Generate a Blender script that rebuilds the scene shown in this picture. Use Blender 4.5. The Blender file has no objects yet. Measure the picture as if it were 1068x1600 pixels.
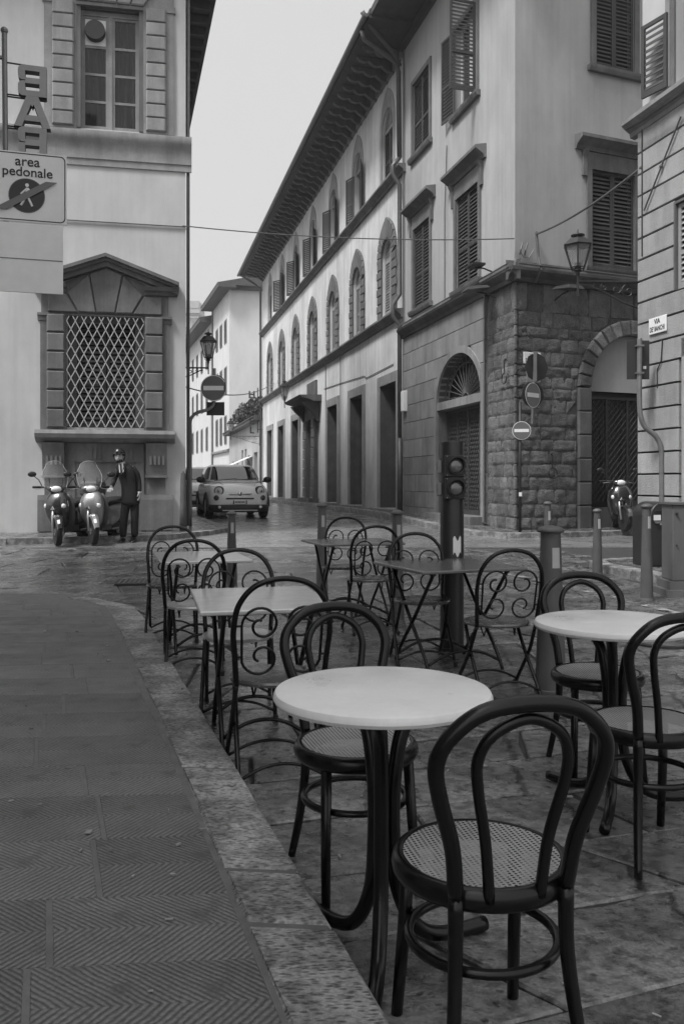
import bpy, bmesh, math, random
from mathutils import Matrix, Vector, noise
R = math.radians
random.seed(7)
sc = bpy.context.scene
COL = sc.collection

# ---------------------------------------------------------------- camera, sky, sun, exposure
cam_d = bpy.data.cameras.new('camera')
cam_d.sensor_fit = 'VERTICAL'; cam_d.sensor_height = 36.0
cam_d.lens = 1350.0 / 1600.0 * 36.0
cam_d.shift_y = -46.0 / 1600.0
cam_d.clip_start = 0.05; cam_d.clip_end = 3000
cam = bpy.data.objects.new('camera', cam_d); COL.objects.link(cam)
cam.location = (0, 0, 1.30); cam.rotation_euler = (R(90), 0, 0)
sc.camera = cam

SUN_EL, SUN_AZ = 57.0, 229.0      # azimuth clockwise from +Y: behind the camera, to the left
world = bpy.data.worlds.new('World'); sc.world = world; world.use_nodes = True
wn = world.node_tree; wn.nodes.clear()
w_out = wn.nodes.new('ShaderNodeOutputWorld'); w_bg = wn.nodes.new('ShaderNodeBackground')
w_sky = wn.nodes.new('ShaderNodeTexSky'); w_sky.sky_type = 'NISHITA'; w_sky.sun_disc = False
w_sky.sun_elevation = R(SUN_EL); w_sky.sun_rotation = R(SUN_AZ)
w_sky.air_density = 1.0; w_sky.dust_density = 5.0; w_sky.ozone_density = 1.0
w_bw = wn.nodes.new('ShaderNodeRGBToBW')
w_mix = wn.nodes.new('ShaderNodeMix'); w_mix.data_type = 'FLOAT'
w_mix.inputs[0].default_value = 0.5; w_mix.inputs[3].default_value = 4.6   # even overcast veil over the clear sky
wn.links.new(w_sky.outputs[0], w_bw.inputs[0]); wn.links.new(w_bw.outputs[0], w_mix.inputs[2])
wn.links.new(w_mix.outputs[0], w_bg.inputs[0]); w_bg.inputs[1].default_value = 0.145
wn.links.new(w_bg.outputs[0], w_out.inputs[0])

sun_d = bpy.data.lights.new('sun', 'SUN'); sun_d.energy = 2.6; sun_d.angle = R(12); sun_d.color = (1, 1, 1)
sun = bpy.data.objects.new('sun', sun_d); COL.objects.link(sun)
_az, _el = R(SUN_AZ), R(SUN_EL)
_sd = Vector((math.sin(_az) * math.cos(_el), math.cos(_az) * math.cos(_el), math.sin(_el)))
sun.rotation_euler = _sd.to_track_quat('Z', 'Y').to_euler(); sun.location = _sd * 60

vs = sc.view_settings
sc.display_settings.display_device = 'sRGB'
vs.view_transform = 'Standard'; vs.look = 'None'; vs.gamma = 1; vs.use_curve_mapping = False
vs.exposure = 0.62
cy = sc.cycles
cy.use_denoising = True; cy.max_bounces = 6; cy.diffuse_bounces = 3; cy.glossy_bounces = 3
cy.transmission_bounces = 4; cy.transparent_max_bounces = 8; cy.volume_bounces = 0
cy.sample_clamp_indirect = 4.0; cy.caustics_reflective = False; cy.caustics_refractive = False

# ---------------------------------------------------------------- materials (black and white photograph: all greys)
def _n(nt, t, **kw):
    n = nt.nodes.new(t)
    for k, v in kw.items(): setattr(n, k, v)
    return n

def mat(name, v, rough=0.6, var=0.0, scale=3.0, stretch=(1, 1, 1), bump=0.0, bscale=40.0, bdist=0.01,
        spec=0.5, metal=0.0, stain=0.0, stain_scale=0.6, objvar=0.0, rvar=0.0, grain=0.0, bstretch=None, coat=0.0, streak=0.0):
    """Grey principled surface: base value v, noise variation, stains, fine relief."""
    m = bpy.data.materials.new(name); m.use_nodes = True
    nt = m.node_tree; b = nt.nodes['Principled BSDF']; L = nt.links.new
    b.inputs['Roughness'].default_value = rough; b.inputs['Metallic'].default_value = metal
    b.inputs['Specular IOR Level'].default_value = spec
    if coat: b.inputs['Coat Weight'].default_value = coat; b.inputs['Coat Roughness'].default_value = 0.06
    b.inputs['Base Color'].default_value = (v, v, v, 1)
    tc = _n(nt, 'ShaderNodeTexCoord'); co = tc.outputs['Object']
    if objvar or var or stain or bump or rvar or grain or streak:
        oi = _n(nt, 'ShaderNodeObjectInfo')
        if objvar:
            ad = _n(nt, 'ShaderNodeVectorMath', operation='MULTIPLY_ADD')
            L(oi.outputs['Random'], ad.inputs[0]); ad.inputs[1].default_value = (37, 53, 71); L(co, ad.inputs[2])
            co = ad.outputs[0]
    val = None
    def mul(a, bsock):
        n = _n(nt, 'ShaderNodeMath', operation='MULTIPLY'); 
        if isinstance(a, (int, float)): n.inputs[0].default_value = a
        else: L(a, n.inputs[0])
        L(bsock, n.inputs[1]); return n.outputs[0]
    def noisef(sc_, st, lo, hi, det=6, rgh=0.6, fmin=0.3, fmax=0.7):
        mp = _n(nt, 'ShaderNodeMapping'); mp.inputs['Scale'].default_value = st; L(co, mp.inputs[0])
        nz = _n(nt, 'ShaderNodeTexNoise'); nz.inputs['Scale'].default_value = sc_
        nz.inputs['Detail'].default_value = det; nz.inputs['Roughness'].default_value = rgh; L(mp.outputs[0], nz.inputs[0])
        mr = _n(nt, 'ShaderNodeMapRange'); L(nz.outputs[0], mr.inputs[0])
        mr.inputs[1].default_value = fmin; mr.inputs[2].default_value = fmax
        mr.inputs[3].default_value = lo; mr.inputs[4].default_value = hi
        return mr.outputs[0]
    cur = v
    if var: cur = mul(cur, noisef(scale, stretch, 1 - var, 1 + var))
    if stain:
        cur = mul(cur, noisef(stain_scale, (1, 1, 0.35), 1 - stain, 1 + stain * 0.4, 8, 0.65))
    if streak:
        cur = mul(cur, noisef(1.6, (3.2, 3.2, .10), 1 - streak, 1 + streak * .3, 7, .6, .36, .56))
        cur = mul(cur, noisef(0.9, (1, 1, 1), 1 - streak * .6, 1 + streak * .2, 9, .75, .42, .58))
    if grain: cur = mul(cur, noisef(bscale, (1, 1, 1), 1 - grain, 1 + grain, 3, 0.7))
    if objvar:
        mr = _n(nt, 'ShaderNodeMapRange'); L(oi.outputs['Random'], mr.inputs[0])
        mr.inputs[3].default_value = 1 - objvar; mr.inputs[4].default_value = 1 + objvar
        cur = mul(cur, mr.outputs[0])
    if not isinstance(cur, (int, float)):
        cb = _n(nt, 'ShaderNodeCombineColor')
        for i in range(3): L(cur, cb.inputs[i])
        L(cb.outputs[0], b.inputs['Base Color'])
    if rvar:
        L(noisef(scale * 1.7, (1, 1, 1), max(0.05, rough - rvar), min(1, rough + rvar)), b.inputs['Roughness'])
    if bump:
        bp = _n(nt, 'ShaderNodeBump'); bp.inputs['Strength'].default_value = bump; bp.inputs['Distance'].default_value = bdist
        L(noisef(bscale, bstretch or (1, 1, 1), 0, 1, 6, 0.65), bp.inputs['Height'])
        L(bp.outputs[0], b.inputs['Normal'])
    return m

def glass_mat(name, v=0.02, rough=0.05, alpha=1.0):
    m = bpy.data.materials.new(name); m.use_nodes = True
    b = m.node_tree.nodes['Principled BSDF']
    b.inputs['Base Color'].default_value = (v, v, v, 1); b.inputs['Roughness'].default_value = rough
    b.inputs['Specular IOR Level'].default_value = 0.8; b.inputs['Alpha'].default_value = alpha
    return m

def stripes(m, axis='z', pitch=0.3, width=0.012, depth=0.004, dark=0.6):
    """Shallow horizontal scored lines in world-independent object coordinates (fine relief on plaster)."""
    nt = m.node_tree; L = nt.links.new; b = nt.nodes['Principled BSDF']
    return m

M = {}
M['plaster_pale'] = mat('pale_plaster', 0.56, 0.85, 0.07, 1.2, (1, 1, .5), 0.10, 60, 0.01, 0.2, stain=0.16, stain_scale=0.9, streak=0.05)
M['plaster_mid'] = mat('grey_plaster', 0.43, 0.85, 0.08, 1.0, (1, 1, .4), 0.10, 50, 0.01, 0.2, stain=0.20, stain_scale=0.7, streak=0.07)
M['plaster_long'] = mat('worn_plaster', 0.70, 0.85, 0.12, 1.3, (1, 1, .3), 0.12, 45, 0.01, 0.2, stain=0.30, stain_scale=0.55, streak=0.13)
M['plaster_far'] = mat('far_plaster', 0.62, 0.85, 0.06, 0.8, (1, 1, .5), 0, stain=0.12)  # even pale grey plaster of the far houses
M['trim'] = mat('sandstone_trim', 0.175, 0.8, 0.16, 3.0, (1, 1, 1), 0.25, 55, 0.01, 0.25, stain=0.3, stain_scale=1.2, objvar=0.07, grain=0.12, streak=0.15)
M['trim_light'] = mat('sandstone_trim_pale', 0.31, 0.8, 0.14, 3.0, (1, 1, 1), 0.25, 55, 0.01, 0.25, stain=0.25, stain_scale=1.2, objvar=0.06, grain=0.10, streak=0.15)
M['trim_dark'] = mat('sandstone_weathered', 0.125, 0.8, 0.2, 2.5, (1, 1, 1), 0.3, 50, 0.012, 0.25, stain=0.35, stain_scale=1.0, objvar=0.06, grain=0.12, streak=0.13)
M['rough_stone'] = mat('rough_pietra_blocks', 0.20, 0.85, 0.3, 5.0, (1, 1, 1), 1.0, 30, 0.03, 0.3, stain=0.4, stain_scale=0.9, objvar=0.28, grain=0.2)
M['mortar'] = mat('dark_mortar', 0.07, 0.95, 0.3, 6, bump=0.5, bscale=40)
M['ashlar'] = mat('grey_ashlar', 0.26, 0.85, 0.12, 2.0, (1, 1, 1), 0.3, 60, 0.008, 0.25, stain=0.3, stain_scale=0.8, objvar=0.10, grain=0.1, streak=0.18)
M['near_stone'] = mat('hammered_stone', 0.42, 0.85, 0.10, 2.5, (1, 1, 1), 0.75, 70, 0.012, 0.25, stain=0.22, stain_scale=1.0, objvar=0.07, grain=0.16, streak=0.12)
M['groove'] = mat('dark_joint', 0.03, 0.95)  # flat dark grey behind the block joints
M['shutter'] = mat('shutter_paint', 0.06, 0.6, 0.15, 6, (1, 1, .2), 0.1, 80, spec=0.3)
M['shutter_far'] = mat('faded_shutter_paint', 0.10, 0.6, 0.15, 6, (1, 1, .2), spec=0.3)
M['shutter_edge'] = mat('pale_shutter_paint', 0.30, 0.6, 0.1, 6, (1, 1, .2), spec=0.3)
M['wood'] = mat('old_dark_wood', 0.022, 0.6, 0.3, 5, (1, 1, .15), 0.2, 60)
M['white_wood'] = mat('white_painted_wood', 0.5, 0.5, 0.08, 5)
M['soffit'] = mat('soffit_boards', 0.065, 0.8, 0.25, 4)
M['roof'] = mat('roof_tile', 0.09, 0.85, 0.25, 6, bump=0.5, bscale=12, bdist=.03)
M['pipe'] = mat('zinc_pipe', 0.11, 0.45, 0.15, 5, metal=0.3, objvar=.1)
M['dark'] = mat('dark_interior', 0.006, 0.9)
M['curtain'] = mat('curtain_cloth', 0.11, 0.8, 0.35, 5.0, (3.5, 1, .35), 0)
M['glass'] = glass_mat('window_glass', 0.015, 0.04, 0.55)
M['dark_glass'] = glass_mat('dark_glass', 0.012, 0.06)
M['car_glass'] = glass_mat('reflective_car_glass', 0.01, 0.03); M['car_glass'].node_tree.nodes['Principled BSDF'].inputs['IOR'].default_value = 2.3; M['car_glass'].node_tree.nodes['Principled BSDF'].inputs['Specular IOR Level'].default_value = .5
M['iron'] = mat('black_iron', 0.02, 0.5, 0.2, 20, spec=0.5)
M['iron_pale'] = mat('galvanised_bars', 0.42, 0.5, 0.15, 15, spec=0.4)
M['black_gloss'] = mat('black_gloss_paint', 0.006, 0.30, 0.0, spec=0.5)
M['black_metal'] = mat('worn_black_enamel', 0.004, 0.26, 0.0, 30, spec=0.42)
M['slate_metal'] = mat('slate_enamel_sheet', 0.14, 0.24, 0.10, 12, spec=0.9, metal=0.35, rvar=0.08, grain=0.08)
M['white_top'] = mat('moulded_white_top', 0.82, 0.36, 0.05, 3.0, spec=0.45, rvar=0.14, stain=0.14, stain_scale=3.2, grain=0.03, bscale=70)
M['bollard'] = mat('bollard_paint', 0.10, 0.5, 0.2, 7, (1, 1, .5), 0.1, 70, spec=0.4, objvar=.12)
M['white_plate'] = mat('white_sign_enamel', 0.80, 0.4, 0.06, 6, spec=0.4)
M['red_plate'] = mat('no_entry_enamel', 0.135, 0.4, 0.06, 6, spec=0.4)
M['grey_band'] = mat('cancel_band', 0.16, 0.45)
M['sign_back'] = mat('sign_back', 0.035, 0.5, 0.1, 5, spec=0.4)
M['galv'] = mat('galvanised_steel', 0.22, 0.42, 0.15, 9, metal=0.5)
M['black_ink'] = mat('black_lettering', 0.012, 0.6)
M['rubber'] = mat('black_rubber', 0.012, 0.75, 0.2, 20)
M['chrome'] = mat('bright_chrome', 0.55, 0.18, metal=1.0)
M['alu'] = mat('cast_aluminium', 0.45, 0.35, metal=0.8)
M['car_white'] = mat('white_car_paint', 0.94, 0.3, spec=0.5, coat=1.0)
M['car_dark'] = mat('dark_plastic', 0.02, 0.5)
M['lens'] = mat('lamp_lens', 0.85, 0.12, spec=0.9, coat=1.0)
M['lens_dark'] = mat('smoked_lens', 0.05, 0.12, spec=0.9, coat=1.0)
M['milk_glass'] = glass_mat('lantern_glass', 0.35, 0.15, 0.45)
M['lamp_tube'] = mat('lamp_tube', 0.75, 0.4)
M['plaster_white'] = mat('whitewashed_plaster', 0.52, 0.85, 0.06, 1.2, (1, 1, .5), 0.10, 60, 0.01, 0.2, stain=0.10)
M['reflector'] = mat('reflector_strip', 0.42, 0.4, 0.1, 9)
M['leaf'] = mat('plant_leaf', 0.07, 0.6, 0.35, 8, objvar=.2)
M['terracotta'] = mat('plant_pot', 0.2, 0.8)
M['bell_tower'] = mat('pale_marble', 0.34, 0.8, 0.1, 0.3)
M['tower_band'] = mat('dark_marble_band', 0.16, 0.8)

# ---------------------------------------------------------------- mesh builder
class MB:
    def __init__(self, T=None):
        self.v = []; self.f = []; self.T = T
        self.mi = []; self.cur = 0
    def add(self, vs_, fs_):
        o = len(self.v)
        if self.T is None: self.v += [tuple(p) for p in vs_]
        else: self.v += [tuple(self.T @ Vector(p)) for p in vs_]
        for q in fs_:
            self.f.append(tuple(o + i for i in q)); self.mi.append(self.cur)
        return self
    def box(self, x0, x1, y0, y1, z0, z1):
        if x0 > x1: x0, x1 = x1, x0
        if y0 > y1: y0, y1 = y1, y0
        if z0 > z1: z0, z1 = z1, z0
        V = [(x0, y0, z0), (x1, y0, z0), (x1, y1, z0), (x0, y1, z0), (x0, y0, z1), (x1, y0, z1), (x1, y1, z1), (x0, y1, z1)]
        return self.add(V, [(0, 3, 2, 1), (4, 5, 6, 7), (0, 1, 5, 4), (1, 2, 6, 5), (2, 3, 7, 6), (3, 0, 4, 7)])
    def quad(self, a, b, c, d): return self.add([a, b, c, d], [(0, 1, 2, 3)])
    def prism_y(self, poly, y0, y1):
        """poly: (x, z) points seen from outside (-y); extruded from y0 (front) to y1 (back)."""
        n = len(poly)
        V = [(x, y0, z) for x, z in poly] + [(x, y1, z) for x, z in poly]
        F = [tuple(range(n)), tuple(range(2 * n - 1, n - 1, -1))]
        F += [(i, i + n, (i + 1) % n + n, (i + 1) % n) for i in range(n)]
        return self.add(V, F)
    def prism_z(self, poly, z0, z1):
        n = len(poly)
        V = [(x, y, z0) for x, y in poly] + [(x, y, z1) for x, y in poly]
        F = [tuple(range(n - 1, -1, -1)), tuple(range(n, 2 * n))]
        F += [(i, (i + 1) % n, (i + 1) % n + n, i + n) for i in range(n)]
        return self.add(V, F)
    def prism_x(self, poly, x0, x1):
        """poly: (y, z) profile extruded along x."""
        n = len(poly)
        V = [(x0, y, z) for y, z in poly] + [(x1, y, z) for y, z in poly]
        F = [tuple(range(n - 1, -1, -1)), tuple(range(n, 2 * n))]
        F += [(i, (i + 1) % n, (i + 1) % n + n, i + n) for i in range(n)]
        return self.add(V, F)
    def boss(self, poly, y0, h, c):
        """Bossed block on a face: poly (x, z) ccw from outside, back at y0, proud by h towards -y, chamfer c."""
        n = len(poly); cx = sum(p[0] for p in poly) / n; cz = sum(p[1] for p in poly) / n
        def inset(p):
            dx, dz = p[0] - cx, p[1] - cz; l = math.hypot(dx, dz) or 1
            k = max(0.2, 1 - c * 1.4 / l); return (cx + dx * k, cz + dz * k)
        V = [(x, y0, z) for x, z in poly] + [(x, y0 - h + c, z) for x, z in poly]
        ins = [inset(p) for p in poly]
        V += [(x, y0 - h, z) for x, z in ins]
        F = [tuple(range(2 * n, 3 * n))]
        for i in range(n):
            j = (i + 1) % n
            F += [(i, j, j + n, i + n), (i + n, j + n, j + 2 * n, i + 2 * n)]
        return self.add(V, F)
    def tube(self, path, r, seg=8, closed=False, cap=True):
        P = [Vector(p) for p in path]; n = len(P)
        rs = r if isinstance(r, (list, tuple)) else [r] * n
        up = None; V = []; F = []
        for i in range(n):
            if closed: t = (P[(i + 1) % n] - P[i - 1])
            else: t = P[min(i + 1, n - 1)] - P[max(i - 1, 0)]
            if t.length < 1e-9: t = Vector((0, 0, 1))
            t.normalize()
            if up is None:
                a = Vector((0, 0, 1)) if abs(t.z) < 0.9 else Vector((1, 0, 0))
                up = (a - t * a.dot(t)).normalized()
            else:
                up = up - t * up.dot(t)
                if up.length < 1e-6: up = t.orthogonal()
                up.normalize()
            s = t.cross(up)
            for k in range(seg):
                an = 2 * math.pi * k / seg
                V.append(P[i] + (up * math.cos(an) + s * math.sin(an)) * rs[i])
        m = n if closed else n - 1
        for i in range(m):
            a, b = i * seg, ((i + 1) % n) * seg
            for k in range(seg):
                F.append((a + k, a + (k + 1) % seg, b + (k + 1) % seg, b + k))
        if cap and not closed:
            F.append(tuple(range(seg - 1, -1, -1))); F.append(tuple(range((n - 1) * seg, n * seg)))
        return self.add(V, F)
    def lathe(self, prof, seg=24, c=(0, 0, 0), axis='z', cap=True):
        V = []; F = []; n = len(prof)
        for r, h in prof:
            for k in range(seg):
                a = 2 * math.pi * k / seg; x, y = r * math.cos(a), r * math.sin(a)
                if axis == 'z': p = (x, y, h)
                elif axis == 'x': p = (h, x, y)
                else: p = (y, h, x)
                V.append((p[0] + c[0], p[1] + c[1], p[2] + c[2]))
        for i in range(n - 1):
            for k in range(seg):
                F.append((i * seg + k, i * seg + (k + 1) % seg, (i + 1) * seg + (k + 1) % seg, (i + 1) * seg + k))
        if cap:
            F.append(tuple(range(seg - 1, -1, -1))); F.append(tuple(range((n - 1) * seg, n * seg)))
        return self.add(V, F)
    def ball(self, c, r, seg=16, rings=10):
        rx, ry, rz = (r, r, r) if isinstance(r, (int, float)) else r
        V = [(c[0], c[1], c[2] - rz)]; F = []
        for i in range(1, rings):
            ph = -math.pi / 2 + math.pi * i / rings
            for k in range(seg):
                a = 2 * math.pi * k / seg
                V.append((c[0] + rx * math.cos(ph) * math.cos(a), c[1] + ry * math.cos(ph) * math.sin(a), c[2] + rz * math.sin(ph)))
        V.append((c[0], c[1], c[2] + rz)); t = len(V) - 1
        for k in range(seg):
            F.append((0, 1 + (k + 1) % seg, 1 + k)); b = 1 + (rings - 2) * seg
            F.append((t, b + k, b + (k + 1) % seg))
        for i in range(rings - 2):
            for k in range(seg):
                F.append((1 + i * seg + k, 1 + i * seg + (k + 1) % seg, 1 + (i + 1) * seg + (k + 1) % seg, 1 + (i + 1) * seg + k))
        return self.add(V, F)
    def loft(self, rings, cap=True):
        n = len(rings[0]); V = [p for r_ in rings for p in r_]; F = []
        for i in range(len(rings) - 1):
            for k in range(n):
                F.append((i * n + k, i * n + (k + 1) % n, (i + 1) * n + (k + 1) % n, (i + 1) * n + k))
        if cap:
            F.append(tuple(range(n - 1, -1, -1))); F.append(tuple(range((len(rings) - 1) * n, len(rings) * n)))
        return self.add(V, F)
    def grid(self, fn, nu, nv):
        V = [fn(i / (nu - 1), j / (nv - 1)) for j in range(nv) for i in range(nu)]
        F = [(j * nu + i, j * nu + i + 1, (j + 1) * nu + i + 1, (j + 1) * nu + i) for j in range(nv - 1) for i in range(nu - 1)]
        return self.add(V, F)
    def mesh(self, name, m, smooth=False, uvf=None, auto=None):
        me = bpy.data.meshes.new(name)
        me.from_pydata(self.v, [], self.f)
        for k in (m if isinstance(m, (list, tuple)) else [m]): me.materials.append(k)
        if isinstance(m, (list, tuple)): me.polygons.foreach_set('material_index', self.mi)
        bm = bmesh.new(); bm.from_mesh(me); bmesh.ops.recalc_face_normals(bm, faces=bm.faces)
        if auto is not None:
            for f in bm.faces: f.smooth = True
            for e in bm.edges:
                if len(e.link_faces) == 2 and e.calc_face_angle(0) > R(auto): e.smooth = False
        bm.to_mesh(me); bm.free()
        if smooth: me.polygons.foreach_set('use_smooth', [True] * len(me.polygons))
        if uvf:
            uv = me.uv_layers.new(name='UVMap')
            for lp in me.loops:
                uv.data[lp.index].uv = uvf(me.vertices[lp.vertex_index].co)
        me.update(); return me
    def build(self, name, m, parent=None, smooth=False, uvf=None, auto=None, loc=None):
        return link(name, self.mesh(name, m, smooth, uvf, auto), parent, loc)

def split_build(mb, name, m, parent=None, **kw):
    """Build, then give every loose piece an object of its own."""
    n = len(mb.v); par = list(range(n))
    def find(a):
        while par[a] != a: par[a] = par[par[a]]; a = par[a]
        return a
    for f in mb.f:
        for q in f[1:]: par[find(q)] = find(f[0])
    groups = {}
    for f in mb.f: groups.setdefault(find(f[0]), []).append(f)
    out = []
    for fs in groups.values():
        ids = sorted({q for f in fs for q in f}); ix = {q: i for i, q in enumerate(ids)}
        b = MB(); b.v = [mb.v[q] for q in ids]; b.f = [tuple(ix[q] for q in f) for f in fs]; b.mi = [0] * len(b.f)
        out.append(b.build(name, m, parent, **kw))
    return out

def link(name, me, parent=None, loc=None, rot=None):
    o = bpy.data.objects.new(name, me); COL.objects.link(o)
    if parent: o.parent = parent
    if loc is not None: o.location = loc
    if rot is not None: o.rotation_euler = rot
    return o
def thing(name, label, cat, loc=(0, 0, 0), rz=0.0, group=None):
    o = bpy.data.objects.new(name, None); COL.objects.link(o); o.empty_display_size = .2
    o.location = loc; o.rotation_euler = (0, 0, rz); o['label'] = label; o['category'] = cat
    if group: o['group'] = group
    return o
def tag(o, label, cat, group=None):
    o['label'] = label; o['category'] = cat
    if group: o['group'] = group
    return o
KIDS = {}
def copy_tree(o, parent=None):
    c = o.copy(); COL.objects.link(c)
    if parent: c.parent = parent
    for ch in list(o.children): copy_tree(ch, c)
    return c
def subsurf(o, lv=1):
    m = o.modifiers.new('subdivision', 'SUBSURF'); m.levels = lv; m.render_levels = lv; return o
def bevel(o, w=0.01, seg=2, ang=40):
    m = o.modifiers.new('bevel', 'BEVEL'); m.width = w; m.segments = seg; m.limit_method = 'ANGLE'; m.angle_limit = R(ang)
    return o
def RZ(deg): return Matrix.Rotation(R(deg), 4, 'Z')
def TR(x, y, z): return Matrix.Translation((x, y, z))
def text(name, s, size, m, parent, loc, rot, align='CENTER', ext=0.001, bold=0.0, sx=1.0):
    c = bpy.data.curves.new(name, 'FONT'); c.body = s; c.size = size; c.align_x = align; c.align_y = 'CENTER'
    c.extrude = ext; c.offset = bold
    o0 = bpy.data.objects.new('tmp', c); me = bpy.data.meshes.new_from_object(o0); bpy.data.objects.remove(o0)
    me.materials.clear(); me.materials.append(m)
    o = link(name, me, parent, loc, rot); o.scale = (sx, 1, 1)
    return o
def smooth01(a, b, x):
    t = max(0.0, min(1.0, (x - a) / (b - a))); return t * t * (3 - 2 * t)
def g(y):
    """Height of the street: it climbs gently away from the camera."""
    pts = [(-50, 0), (4.5, 0), (7, .03), (9, .07), (12, .12), (16, .19), (20, .23), (26, .265), (40, .30), (60, .32), (500, .32)]
    for (a, za), (b, zb) in zip(pts, pts[1:]):
        if a <= y <= b: return za + (zb - za) * (y - a) / (b - a)
    return .32
# ================================================================ GROUND
def paving_shader(name, v, kind):
    m = mat(name, v, 0.27 if kind == 'flag' else 0.55, 0.16, 3.0, (1, 1, 1), 0.0, spec=0.8 if kind == 'flag' else .4, stain=0.25 if kind == 'flag' else .09, stain_scale=1.6, objvar=0.22 if kind == 'flag' else .13, rvar=0.16)
    nt = m.node_tree; L = nt.links.new; b = nt.nodes['Principled BSDF']
    uv = _n(nt, 'ShaderNodeTexCoord').outputs['UV']
    sx = _n(nt, 'ShaderNodeSeparateXYZ'); L(uv, sx.inputs[0])
    def math_(op, a, c=None):
        n = _n(nt, 'ShaderNodeMath', operation=op)
        for i, q in enumerate((a, c)):
            if q is None: continue
            if isinstance(q, (int, float)): n.inputs[i].default_value = q
            else: L(q, n.inputs[i])
        return n.outputs[0]
    obj = _n(nt, 'ShaderNodeTexCoord').outputs['Object']
    nz = _n(nt, 'ShaderNodeTexNoise'); nz.inputs['Scale'].default_value = 9; nz.inputs['Detail'].default_value = 5; L(obj, nz.inputs[0])
    fine = _n(nt, 'ShaderNodeTexNoise'); fine.inputs['Scale'].default_value = 90; fine.inputs['Detail'].default_value = 4; L(obj, fine.inputs[0])
    wob = math_('MULTIPLY', math_('SUBTRACT', nz.outputs[0], 0.5), 0.025)
    if kind == 'chevron':
        d = math_('ADD', math_('ADD', sx.outputs[0], math_('MULTIPLY', math_('ABSOLUTE', sx.outputs[1]), 0.95)), wob)
        s = math_('SINE', math_('MULTIPLY', d, 2 * math.pi / 0.0228))
        s = math_('MULTIPLY', math_('ADD', s, 1.0), 0.5); s = math_('POWER', s, 0.55)
        fade = _n(nt, 'ShaderNodeMapRange'); L(nz.outputs[0], fade.inputs[0])
        fade.inputs[1].default_value = 0.22; fade.inputs[2].default_value = 0.42
        s = math_('MULTIPLY', s, fade.outputs[0])
        h = math_('ADD', math_('MULTIPLY', s, 0.0035), math_('MULTIPLY', fine.outputs[0], 0.0015))
    elif kind == 'pitted':
        vo = _n(nt, 'ShaderNodeTexVoronoi'); vo.inputs['Scale'].default_value = 75; vo.inputs['Randomness'].default_value = 1
        mp = _n(nt, 'ShaderNodeMapping'); mp.inputs['Scale'].default_value = (.55, 1.25, 1); L(obj, mp.inputs[0]); L(mp.outputs[0], vo.inputs[0])
        mr = _n(nt, 'ShaderNodeMapRange'); L(vo.outputs[0], mr.inputs[0]); mr.inputs[1].default_value = 0.15; mr.inputs[2].default_value = 0.55
        h = math_('ADD', math_('MULTIPLY', mr.outputs[0], 0.004), math_('ADD', math_('MULTIPLY', nz.outputs[0], 0.01), math_('MULTIPLY', fine.outputs[0], 0.002)))
    else:
        # worn street flags: chisel rows, pits, broad hollows
        mp = _n(nt, 'ShaderNodeMapping'); mp.inputs['Scale'].default_value = (1.0, 1.35, 1); mp.inputs['Rotation'].default_value = (0, 0, R(14)); L(obj, mp.inputs[0])
        ch = _n(nt, 'ShaderNodeTexNoise'); ch.inputs['Scale'].default_value = 15; ch.inputs['Detail'].default_value = 5; ch.inputs['Roughness'].default_value = .6; L(mp.outputs[0], ch.inputs[0])
        vo = _n(nt, 'ShaderNodeTexVoronoi'); vo.inputs['Scale'].default_value = 26; L(obj, vo.inputs[0])
        mr = _n(nt, 'ShaderNodeMapRange'); L(vo.outputs[0], mr.inputs[0]); mr.inputs[1].default_value = 0.08; mr.inputs[2].default_value = 0.3
        sel = _n(nt, 'ShaderNodeMapRange'); L(nz.outputs[0], sel.inputs[0]); sel.inputs[1].default_value = .45; sel.inputs[2].default_value = .6
        pit = math_('MULTIPLY', math_('SUBTRACT', 1.0, mr.outputs[0]), sel.outputs[0])
        lo = _n(nt, 'ShaderNodeTexNoise'); lo.inputs['Scale'].default_value = 2.6; lo.inputs['Detail'].default_value = 3; L(obj, lo.inputs[0])
        h = math_('ADD', math_('MULTIPLY', ch.outputs[0], 0.009), math_('MULTIPLY', fine.outputs[0], 0.003))
        h = math_('ADD', h, math_('MULTIPLY', lo.outputs[0], 0.014))
        h = math_('SUBTRACT', h, math_('MULTIPLY', pit, 0.007))
        L(_n(nt, 'ShaderNodeTexCoord').outputs['Object'], fine.inputs[0])
    # cuts and pits: settled dirt, plus shade painted into the stone's colour
    def ramp(a, lo, hi, v0, v1):
        n = _n(nt, 'ShaderNodeMapRange'); L(a, n.inputs[0])
        for i, q in enumerate((lo, hi, v0, v1)): n.inputs[i + 1].default_value = q
        return n.outputs[0]
    spk = ramp(fine.outputs[0], .3, .7, .72, 1.25)
    if kind == 'chevron': dirt_shade = math_('MULTIPLY', ramp(s, 0, 1, .44, 1.12), spk)
    elif kind == 'pitted':
        nz2 = _n(nt, 'ShaderNodeTexNoise'); nz2.inputs['Scale'].default_value = 4.5; nz2.inputs['Detail'].default_value = 9; nz2.inputs['Roughness'].default_value = .72; L(obj, nz2.inputs[0])
        blot = ramp(nz2.outputs[0], .44, .60, .70, 1.75)
        dirt_shade = math_('MULTIPLY', math_('MULTIPLY', ramp(mr.outputs[0], 0, 1, .42, 1.12), spk), blot)
    else:
        dirt_shade = math_('MULTIPLY', math_('MULTIPLY', ramp(pit, 0, 1, 1.08, .30), ramp(ch.outputs[0], .38, .56, .42, 1.22)), spk)
        # fine cracks wandering through the stones
        wv = _n(nt, 'ShaderNodeVectorMath', operation='MULTIPLY_ADD'); L(nz.outputs[1], wv.inputs[0]); wv.inputs[1].default_value = (.09, .09, .09); L(obj, wv.inputs[2])
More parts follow.
